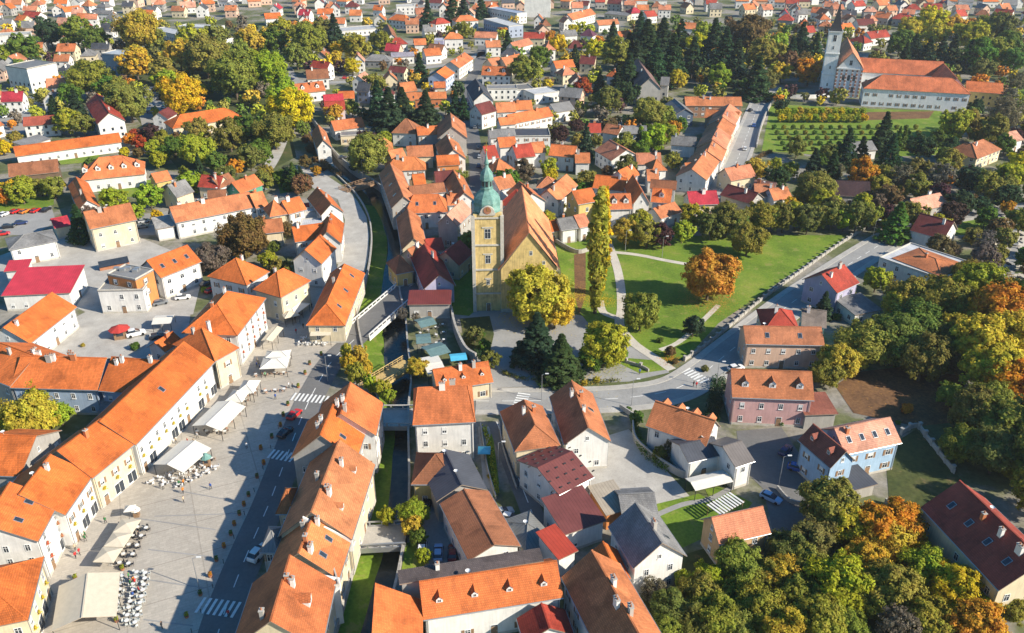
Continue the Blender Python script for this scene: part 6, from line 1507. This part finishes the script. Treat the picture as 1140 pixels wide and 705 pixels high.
# planters with bushes along the street, benches, bollards
mb = MB(); mb.lathe([(0, 0), (.42, 0), (.5, .55), (.4, .55), (.38, .48), (0, .48)], 14); PL = mb.mesh('pot'); PL.materials.append(M['brickm'])
def planter(px, py, s=1.0, col=GR, pot=None):
    p = at(px, py); r = empty('planter', (p.x, p.y, .045)); tag(r, None, 'planter', 'planters on the square'); r['_pl'] = 1
    o = obj('pot', PL, None, r); o.scale = (s, s, s); o = obj('plant', crown_mesh('d', 60, 18, .14, 5), None, r, col, (0, 0, 1.0 * s)); o.scale = (.6 * s,) * 3
t(0, 3)
for x, y, c in ((1122, 28, OD), (1085, 108, GR), (1045, 190, GR), (1008, 278, GR), (945, 390, GR), (875, 540, GR), (815, 636, YG), (510, 655, YG), (330, 470, YG), (1065, 150, OR), (1023, 235, OR), (978, 332, OR), (918, 460, OR), (535, 430, YG)):
    planter(*c_((x, y)), .75, c)
t(1, 2)
for x, y, c in ((185, 320, YG), (215, 262, OL), (235, 220, OD), (140, 398, GR), (285, 180, GR), (108, 490, OR), (22, 590, OR), (35, 655, OR), (70, 540, GR), (120, 445, GR)): planter(*c_((x, y)), .8, c)
mb = MB(); mb.tube((0, 0, 0), (0, 0, .9), .06, .06, 8); mb.lathe([(.08, .88), (.09, .95), (0, 1.02)], 8); BOM = mb.mesh('bollard'); BOM.materials.append(M['dark'])
bp = strings([(222, 705), (245, 655), (268, 600), (290, 548), (308, 500), (322, 462)], 0, 8)
for p in bp[::4]:
    o = obj('bollard', BOM, None, None, None, (p.x - 1.2, p.y, .045)); tag(o, 'dark bollard in the row between the square and the street', 'bollard', 'bollards between the square and the street')
def lamp(px, py, hgt=6.5, label=None):
    p = at(px, py); r = empty('street_lamp', (p.x, p.y, gz(p.x, p.y) + .05)); tag(r, label, 'street lamp'); r['_lp'] = 1
    mb = MB().tube((0, 0, 0), (0, 0, hgt), .09, .05, 8); mb.tube((0, 0, hgt - .1), (.9, 0, hgt + .25), .04, .03, 6); obj('pole', mb.mesh('pole'), 'steel', r)
    mb = MB().box(.7, 1.5, -.14, .14, hgt + .2, hgt + .34); obj('lamp_head', mb.mesh('lamp_head'), 'frame', r)
for a in ((703, 452, 'street lamp on the kerb of the main street below the park'), (797, 432, 'street lamp beside the pink house hedge'), (696, 280, 'park lamp beside the junction of the gravel paths'), (737, 287, 'park lamp along the upper gravel path'),
          (404, 198, 'street lamp at the timber bridge'), (971, 268, 'street lamp beside the tall dark conifer'), (867, 540, 'tall lamp post in front of the pale blue house'), (222, 656, 'street lamp at the bottom of the square'), (907, 415, 'street lamp between the salmon house and the trees'), (603, 446, 'street lamp beside the russet house on the main street'), (555, 524, 'street lamp by the hedge of the side street'), (365, 425, 'street lamp above the zebra crossing'), (385, 340, 'street lamp at the end of the embankment lane')):
    lamp(a[0], a[1], 7, a[2])
# ---------------------------------------------------------------- walls, fences, hedges
def wall(px, hgt, th, m, name, label, cat='wall', posts=0, k=5, closed=False):
    P = strings(px, 0, k); mb = MB(); c = sum(P, Vector()) / len(P)
    for p, q in zip(P, P[1:]):
        d = q - p
        if d.length < 1e-3: continue
        d.normalize(); n = Vector((-d.y, d.x, 0)) * th / 2; e = d * .03
        z0, z1 = gz(p.x, p.y), gz(q.x, q.y)
        A = [p - n - e, q - n + e, q + n + e, p + n - e]; b0 = [(v.x - c.x, v.y - c.y, (z0, z1, z1, z0)[i] - .3) for i, v in enumerate(A)]; t0 = [(v[0], v[1], v[2] + hgt + .3) for v in b0]
        mb.face(t0); 
        for i in range(4): j = (i + 1) % 4; mb.face([b0[i], b0[j], t0[j], t0[i]])
    r = empty(name, (c.x, c.y, 0)); tag(r, label, cat); obj('panel', mb.mesh('panel'), m, r)
    if posts:
        L = 0; nxt = 0
        for p, q in zip(P, P[1:]):
            d = q - p; l = d.length; s = nxt - L
            while s < l:
                v = p + d * (s / l); mb = MB().box(-.28, .28, -.28, .28, -.2, hgt + .45); mb.box(-.36, .36, -.36, .36, hgt + .45, hgt + .6)
                obj('post', mb.mesh('post'), m, r, None, (v.x - c.x, v.y - c.y, gz(v.x, v.y)), math.atan2(d.y, d.x)); s += posts; nxt += posts
            L += l
wall([(762, 402), (785, 386), (815, 362), (850, 333), (885, 308), (930, 276), (962, 256)], .9, .35, 'masonry', 'balustrade_wall', 'pale stone balustrade with posts between the lawn and the wide road', posts=3.2)
wall([(697, 404), (715, 410), (722, 414)], .8, .3, 'masonry', 'gate_wall', 'short stone gate wall at the park entrance, left side', posts=4)
wall([(704, 466), (706, 490), (718, 505), (738, 520), (760, 532), (772, 530)], 1.8, .3, 'concrete', 'garden_wall', 'curved pale garden wall around the house with four dormers')
wall([(690, 455), (704, 464)], 1.2, .3, 'concrete', 'garden_wall', 'low wall joining the main street to the curved garden wall')
wall([(502, 352), (503, 300), (512, 286)], 2.2, .5, 'masonry', 'churchyard_wall', 'high shaded churchyard wall left of the church tower')
wall([(503, 352), (507, 372), (518, 396), (530, 405)], 3.0, .6, 'masonry', 'churchyard_wall', 'curved churchyard retaining wall above the teal restaurant terrace')
wall([(615, 268), (640, 282), (655, 280)], 1.4, .4, 'masonry', 'park_wall', 'dark stone wall between the church lawn and the backyards')
wall([(842, 165), (848, 140), (858, 118), (872, 104)], 1.8, .5, 'masonry', 'orchard_wall', 'stone wall along the sloping street beside the orchard')
wall([(868, 109), (900, 110), (925, 108)], 2, .4, 'white', 'monastery_wall', 'pale wall in front of the monastery church')
wall([(1003, 484), (1020, 476), (1032, 490), (1062, 528)], 1.2, .25, 'concrete', 'garden_fence', 'pale panel fence climbing the slope behind the blue house', 'fence', posts=3)
wall([(535, 475), (542, 520), (552, 556)], 1.1, .2, 'concrete', 'garden_fence', 'low pale fence beside the hedge of the side street', 'fence')
wall([(865, 545), (880, 560), (905, 565)], 1.0, .3, 'concrete', 'lane_wall', 'low wall on the bend of the lane below the blue house')
wall([(985, 560), (1012, 585), (1016, 600)], 1.2, .3, 'concrete', 'garden_wall', 'low wall left of the large maroon-roofed house')
wall([(556, 474), (560, 500), (575, 545)], .8, .2, 'concrete', 'kerb_wall', 'low kerb wall between the side street and the russet house')
def hedge(px, w, hgt, col, label):
    P = strings(px, 0, 6); L = sum((q - p).length for p, q in zip(P, P[1:])); V = []; F = []; C = []; r = random.Random(5); c = sum(P, Vector()) / len(P)
    for k in range(int(L * w * hgt * 26)):
        i = r.randrange(len(P) - 1); p = P[i].lerp(P[i + 1], r.random()); n = Vector((r.gauss(0, 1), r.gauss(0, 1), r.gauss(.3, 1))).normalized(); u = n.orthogonal().normalized() * .2; v = n.cross(u)
        q = p - c + Vector((r.uniform(-w / 2, w / 2), r.uniform(-w / 2, w / 2), r.uniform(.1, hgt) + gz(p.x, p.y))); i0 = len(V); V += [tuple(q - u), tuple(q + v * .7), tuple(q + u), tuple(q - v * .7)]; F.append((i0, i0 + 1, i0 + 2, i0 + 3)); b_ = r.random(); C += [b_, r.random(), 0, 1] * 4
    me = bpy.data.meshes.new('hedge'); me.from_pydata(V, [], F); a = me.color_attributes.new('tint', 'FLOAT_COLOR', 'POINT'); a.data.foreach_set('color', C)
    o = obj('hedge', me, 'leaf', None, col, (c.x, c.y, 0)); tag(o, label, 'hedge')
hedge([(539, 478), (545, 500), (550, 530), (553, 552)], 1.0, 1.2, YG, 'narrow bright green hedge along the side street')
hedge([(706, 470), (710, 492), (722, 510), (742, 524)], 1.6, 1.5, GR, 'green hedge inside the curved garden wall')
hedge([(800, 425), (795, 450), (792, 470)], 3, 1.8, DG, 'dark hedge between the main street and the pink house')
hedge([(560, 415), (580, 422), (640, 428), (690, 424)], 1.2, .8, OD, 'low hedge in front of the church conifers')
hedge([(340, 145), (350, 168), (362, 184), (378, 196)], 2.2, 1.6, BR, 'brown autumn hedge along the upper river wall')
hedge([(1050, 240), (1075, 234), (1110, 228), (1140, 225)], 2, 1.6, GR, 'green hedge along the upper right road')
hedge([(858, 170), (840, 180), (828, 205)], 1.6, 1.4, BR, 'brown hedge beside the sloping street')
# pergola, kiosks, glasshouse
t(2, 3)
a = at(*c_((880, 150)), 2.5); r = empty('pergola', (a.x + 1.5, a.y, .05), RAD(35)); tag(r, 'striped pergola with white slats beside the tan house', 'pergola')
for k in range(9): mb = MB().box(-2.2 + k * .75, -1.8 + k * .75, -1.8, 1.8, 2.5, 2.6); obj('slat', mb.mesh('slat'), 'white', r)
for y in (-1.5, 1.5): mb = MB().box(-2.4, 4.6, y - .06, y + .06, 2.38, 2.5); obj('beam', mb.mesh('beam'), 'wood', r)
for x in (-2, 4.2):
    for y in (-1.5, 1.5): obj('post', box_leg(2.4), 'wood', r, None, (x, y, 0))
def kiosk(px, py, m, label, s=2.0, deg=20, h_=2.6):
    p = at(px, py); r = empty('kiosk', (p.x, p.y, .05), RAD(deg)); tag(r, label, 'kiosk')
    mb = MB().box(-s * .7, s * .7, -s * .7, s * .7, 0, h_ - .1); obj('wall', mb.mesh('wall'), 'wood', r)
    mb = MB(); mb.lathe([(s * 1.3, h_ - .15), (0, h_ + 1.1)], 8); mb.lathe([(0, h_ - .16), (s * 1.3, h_ - .16)], 8); obj('roof', mb.mesh('roof'), m, r)
    mb = MB().box(-s * .4, s * .4, -s * .7 - .04, -s * .7 + .02, 1.0, 2.0); obj('hatch', mb.mesh('hatch'), 'glass', r)
t(0, 2); kiosk(*c_((528, 100)), 'redm', 'red octagonal kiosk in the middle of the inner courtyard', 2.1)
t(0, 3); kiosk(*c_((598, 195)), 'canvasw', 'small white kiosk cart beside the lone white umbrella', .7, 10, 1.6)
t(0, 2); kiosk(*c_((905, 660)), 'copper', 'small green-roofed kiosk beside the near white canopy', .9, 10, 2.2)
a = at(*c_((0, 0)))
# station platform shelter with solar panels on the dusty yard
t(0, 1); a = at(*c_((430, 470)), 2); b2 = at(*c_((560, 445)), 2); c0 = (a + b2) / 2; d = b2 - a
r = empty('platform_shelter', (c0.x, c0.y, .04), math.atan2(d.y, d.x)); tag(r, 'low brick shelter with dark panels on the dusty yard', 'shelter')
l = d.length; mb = MB().box(-l / 2, l / 2, -.3, .3, 0, 1.4); obj('wall', mb.mesh('wall'), 'brickm', r)
mb = MB(); mb.face([(-l / 2, -.8, 1.3), (l / 2, -.8, 1.3), (l / 2, 1.6, 2.4), (-l / 2, 1.6, 2.4)]); mb.face([(-l / 2, 1.6, 2.34), (l / 2, 1.6, 2.34), (l / 2, -.8, 1.24), (-l / 2, -.8, 1.24)]); obj('panel', mb.mesh('panel'), 'glass', r)
# rooftop units on the modern block
for x, y in ((510, 490), (535, 495), (560, 488), (590, 500), (600, 492)):
    a = at(*c_((x, y)), 10); z_ = 9.82; o = obj('rooftop_unit', MB().box(-.7, .7, -.5, .5, 0, .9).mesh('rooftop_unit'), 'steel', None, None, (a.x, a.y, z_)); tag(o, None, 'air unit', 'rooftop units on the orange office block'); o['_un'] = 1
# cemetery slabs
for i in range(9):
    for j in range(3):
        p = at(1108 + j * 14 + (i % 2) * 2, 262 + i * 8)
        r = empty('grave', (p.x, p.y, gz(p.x, p.y) + .05), RAD(100)); tag(r, None, 'grave', 'graves in the cemetery at the right edge'); r['_gr'] = 1
        obj('slab', MB().box(-1, 1, -.5, .5, 0, .35).mesh('slab'), ('stone', 'concrete', 'dark')[(i + j) % 3], r); obj('headstone', MB().box(.85, 1.0, -.4, .4, .35, 1.2).mesh('headstone'), ('concrete', 'dark', 'stone')[(i * 2 + j) % 3], r)
# posters on the shop building at the bottom edge
t(1, 3)
for x, y, cc, w_, h_, nm in ((852, 655, (.05, .1, .45), 1.6, 1.4, 'blue'), (882, 650, (.7, .6, .05), 1.6, 1.4, 'yellow'), (1022, 626, (.1, .3, .5), 1.6, 1.0, 'small blue'), (795, 675, (.1, .2, .5), 1.2, 1.0, 'square blue')):
    p = at(*c_((x, y)), 3.0); o = obj('shop_sign', MB().box(-w_ / 2, w_ / 2, -.05, .05, -h_ / 2, h_ / 2).mesh('shop_sign'), 'tint', None, cc, (p.x, p.y - .15, 3.0), RAD(0)); tag(o, nm + ' poster on the front of the bottom shop building', 'poster')
# tall block at the top edge
p = at(597, 22); FOOT.append((p.x, p.y, 12))

# fallen leaves lie under the park trees
r_ = random.Random(9); V = []; F = []; C = []
for (x, y, w, n_, c) in ((597, 352, 60, 2600, YE), (790, 335, 52, 1800, RO), (672, 405, 46, 1200, YG), (668, 335, 30, 900, YE), (713, 362, 36, 600, OL), (640, 330, 40, 1600, GO), (640, 425, 60, 700, GO), (746, 400, 20, 300, OR)):
    p = at(x, y); s_ = w / pxm(y) / 2
    for k in range(n_):
        q = p + Vector((r_.gauss(0, s_ * .6), r_.gauss(0, s_ * .6), 0)); a = r_.uniform(0, 6.28); d = .09 * r_.uniform(.6, 1.6); i0 = len(V)
        V += [(q.x + d * math.cos(a + j * 1.57), q.y + d * math.sin(a + j * 1.57), .12 + .03 * (j % 2)) for j in range(4)]; F.append((i0, i0 + 1, i0 + 2, i0 + 3)); cc = r_.uniform(.6, 1.2); C += [c[0] * cc, c[1] * cc, c[2] * cc, 1] * 4
me = bpy.data.meshes.new('fallen_leaves'); me.from_pydata(V, [], F); ca_ = me.color_attributes.new('tint', 'FLOAT_COLOR', 'POINT'); ca_.data.foreach_set('color', C)
o = obj('fallen_leaves', me, 'dfol'); tag(o, 'yellow and brown fallen leaves under the park trees', 'leaves', kind='stuff')
# tower block near the top edge
p = at(596, 19); d = Vector((1, -.05, 0)).normalized(); a = Vector((p.x - 9, p.y, 0)); b_ = Vector((p.x + 12, p.y - 1, 0))
house(a, b_, 14, 22, .1, G, W, 'f', 'apartment_block', fl=6, world=True, cat='apartment block', label='tall white tower block at the top edge of the photo', win=False)
# ---------------------------------------------------------------- labels for the things that were not named one by one
ZN = [(-100, -50, 330, 45, 'in the far suburb beyond the park'), (330, -50, 560, 45, 'in the far suburb beyond the market street'), (560, -50, 860, 45, 'in the far suburb behind the conifer grove'), (860, -50, 1300, 45, 'in the far suburb behind the monastery'),
      (-100, 45, 130, 120, 'near the left-edge apartment block'), (130, 45, 340, 200, 'in or beside the autumn park'), (340, 45, 520, 110, 'between the park and the narrow street'), (520, 45, 700, 110, 'east of the narrow street by the warehouses'), (700, 45, 860, 110, 'around the conifer grove and stone school'), (860, 45, 1300, 115, 'beside the monastery'),
      (-100, 120, 130, 222, 'left of the park by the long terrace'), (130, 200, 340, 300, 'between the station yard and embankment lane'), (340, 110, 440, 215, 'by the upstream river bend'), (440, 110, 545, 215, 'just west of the narrow shaded street'), (545, 110, 700, 200, 'on the east side of the narrow street'), (700, 110, 800, 200, 'below the stone school'), (800, 110, 1050, 180, 'around the orchard wall'), (1050, 115, 1300, 245, 'at the upper right wooded edge'),
      (340, 215, 420, 360, 'along the embankment lane'), (420, 215, 530, 360, 'between river and church tower'), (530, 200, 700, 260, 'behind the parish church and poplar'), (700, 200, 860, 262, 'along the top of the park lawn'), (860, 180, 1050, 262, 'above the wide road at the right'), (-100, 222, 130, 345, 'around the station yard'), (530, 260, 860, 440, 'in the church park'), (860, 245, 1070, 360, 'beside the wide curving road'), (1050, 245, 1300, 360, 'below the cemetery'), (-100, 345, 250, 530, 'behind the west row of the square'), (250, 300, 350, 400, 'at the top of the square'), (340, 360, 480, 480, 'beside the two lower river bridges'), (860, 360, 1300, 530, 'on the dark slope at the right'), (860, 530, 1300, 800, 'in the wood at the lower right'), (700, 590, 860, 800, 'in the thicket at the bottom centre-right'), (480, 360, 700, 600, 'around the small side street'), (700, 440, 860, 600, 'south of the main street'), (340, 480, 560, 800, 'beside the lower river and back yard'), (-100, 530, 340, 800, 'at the bottom left of the square')]
def zone(px, py):
    for x0, y0, x1, y1, s in ZN:
        if x0 <= px < x1 and y0 <= py < y1: return s
    return 'in the town centre'
ORD = ['leftmost', 'second from left', 'third from left', 'fourth from left', 'fifth from left', 'sixth from left', 'seventh from left', 'eighth from left', 'ninth from left', 'tenth from left', 'eleventh from left', 'twelfth from left']
ORD += ['number %s from left' % w for w in ('thirteen', 'fourteen', 'fifteen', 'sixteen', 'seventeen', 'eighteen', 'nineteen', 'twenty', 'twenty-one', 'twenty-two', 'twenty-three', 'twenty-four', 'twenty-five', 'twenty-six', 'twenty-seven', 'twenty-eight', 'twenty-nine', 'thirty', 'thirty-one', 'thirty-two', 'thirty-three', 'thirty-four', 'thirty-five', 'thirty-six', 'thirty-seven', 'thirty-eight', 'thirty-nine', 'forty')]
pend = {}
for o in TH_:
    if o.get('label'): continue
    px, py = topx(o.location); z = zone(px, py)
    if '_rw' in o: rr, ww, tt = o['_rw']; s = '%s-roofed %s %s house %s' % (rr, ww, tt, z)
    elif o.name.startswith(('vine', 'fruit_tree', 'hedge_tree')): s = o.name.split('.')[0].replace('_', ' ') + ' among the ' + o['group']
    elif '_tc' in o:
        sz = o['_sz']; s = '%s%s %s %s' % ('tall ' if sz > 11 else ('small ' if sz < 5 and o['_tk'] != 'shrub' else ''), o['_tc'], {'conifer tree': 'conifer', 'half-bare tree': 'half-bare tree', 'shrub': 'shrub'}.get(o['_tk'], 'tree') if o['_tc'] != 'grey brown twiggy' else 'tree', z)
    elif '_cc' in o: s = '%s car parked %s' % (o['_cc'], z)
    elif '_pc' in o: s = 'person in %s %s' % (o['_pc'], o['_pw']); del o['_pc'], o['_pw']
    elif '_cafe' in o: s = {'table': 'round cafe table among the ', 'chair': 'cafe chair among the '}[o['category']] + o['group'].replace('in the open rows ', '')
    elif '_pl' in o: s = 'round brown planter with a bush on the square'
    elif '_gr' in o: s = 'grave slab with headstone in the cemetery'
    elif '_un' in o: s = 'grey metal unit on the roof of the orange office block'
    else: s = o.name.split('.')[0].replace('_', ' ') + ' ' + z
    pend.setdefault(s, []).append((px, py, o))
for s, L in pend.items():
    o0 = L[0][2]
    if len(L) == 1: o0['label'] = s; continue
    if any(k in o0 for k in ('_cafe', '_gr', '_un')) or o0.name.startswith(('vine', 'fruit', 'hedge_tree')):
        for _, _, o in L:
            o['label'] = s
            if not o.get('group'): o['group'] = 'alike ' + s
        continue
    L.sort(key=lambda e: e[0])
    for k, (_, _, o) in enumerate(L):
        o['label'] = s + ', ' + ORD[k] if k < len(ORD) else s
        if k >= len(ORD): o['group'] = 'more ' + s
for o in TH_:
    n = o.name.split('.')[0]
    if not o.get('kind'): o['kind'] = 'thing'
    if not o.get('group'):
        if '_rw' in o and n in ('house', 'suburb_house'): o['group'] = 'tiled houses ' + zone(*topx(o.location))
        elif '_tc' in o: o['group'] = 'trees ' + zone(*topx(o.location))
        elif n == 'person': o['group'] = 'people on the square and streets'
        elif n == 'street_lamp': o['group'] = 'street lamps of the town'
        elif n == 'townhouse': o['group'] = 'townhouses around the square'
    for k in ('_rw', '_sz', '_tc', '_tk', '_cc', '_cafe', '_pl', '_gr', '_un', '_lp'):
        if k in o: del o[k]
# ---------------------------------------------------------------- light
EL, AZ = RAD(31), (1.0, -.42)                      # the sun stands to the right and slightly behind the camera
sv = Vector((AZ[0], AZ[1], 0)).normalized(); sv = Vector((sv.x * math.cos(EL), sv.y * math.cos(EL), math.sin(EL)))
sl = bpy.data.lights.new('sun', 'SUN'); sl.energy = 5.0; sl.angle = RAD(.55); sl.color = (1, .91, .76)
so = bpy.data.objects.new('sun', sl); COL.objects.link(so); so.rotation_euler = sv.to_track_quat('Z', 'Y').to_euler(); so.location = (0, 0, 400)
w = bpy.data.worlds.new('World'); sc.world = w; w.use_nodes = True; nt = w.node_tree; bg = nt.nodes['Background']
sk = nt.nodes.new('ShaderNodeTexSky'); sk.sky_type = 'NISHITA'; sk.sun_disc = False; sk.sun_elevation = EL; sk.sun_rotation = math.atan2(sv.x, sv.y); sk.air_density = 1.2; sk.dust_density = .6; sk.ozone_density = 2.0
hs = N(nt, 'ShaderNodeHueSaturation', _Saturation=1.6); nt.links.new(sk.outputs[0], hs.inputs['Color']); nt.links.new(hs.outputs[0], bg.inputs[0]); bg.inputs[1].default_value = .09
sc.view_settings.view_transform = 'Standard'; sc.view_settings.look = 'None'; sc.view_settings.gamma = 1; sc.view_settings.exposure = .72; sc.view_settings.use_curve_mapping = False
# autumn haze over the valley
if HAZE:
    me = MB().box(-1900, 1900, -60, 1500, -8, 135).mesh('haze'); m = bpy.data.materials.new('haze'); m.use_nodes = True; nt = m.node_tree; nt.nodes.remove(nt.nodes['Principled BSDF'])
    v = nt.nodes.new('ShaderNodeVolumePrincipled'); v.inputs['Color'].default_value = (.86, .9, 1, 1); v.inputs['Density'].default_value = HAZE; v.inputs['Anisotropy'].default_value = .3
    nt.links.new(v.outputs[0], nt.nodes['Material Output'].inputs['Volume']); me.materials.append(m); o = bpy.data.objects.new('haze', me); link(o); o['kind'] = 'stuff'; o['label'] = 'thin pale autumn haze over the valley'
sc.cycles.max_bounces = 5; sc.cycles.diffuse_bounces = 2; sc.cycles.glossy_bounces = 2; sc.cycles.transmission_bounces = 2; sc.cycles.volume_bounces = 0; sc.cycles.use_denoising = True
print('things', len(TH_), 'objects', len(bpy.data.objects), 'far houses', len(FARH), 'far trees', len(far_t))
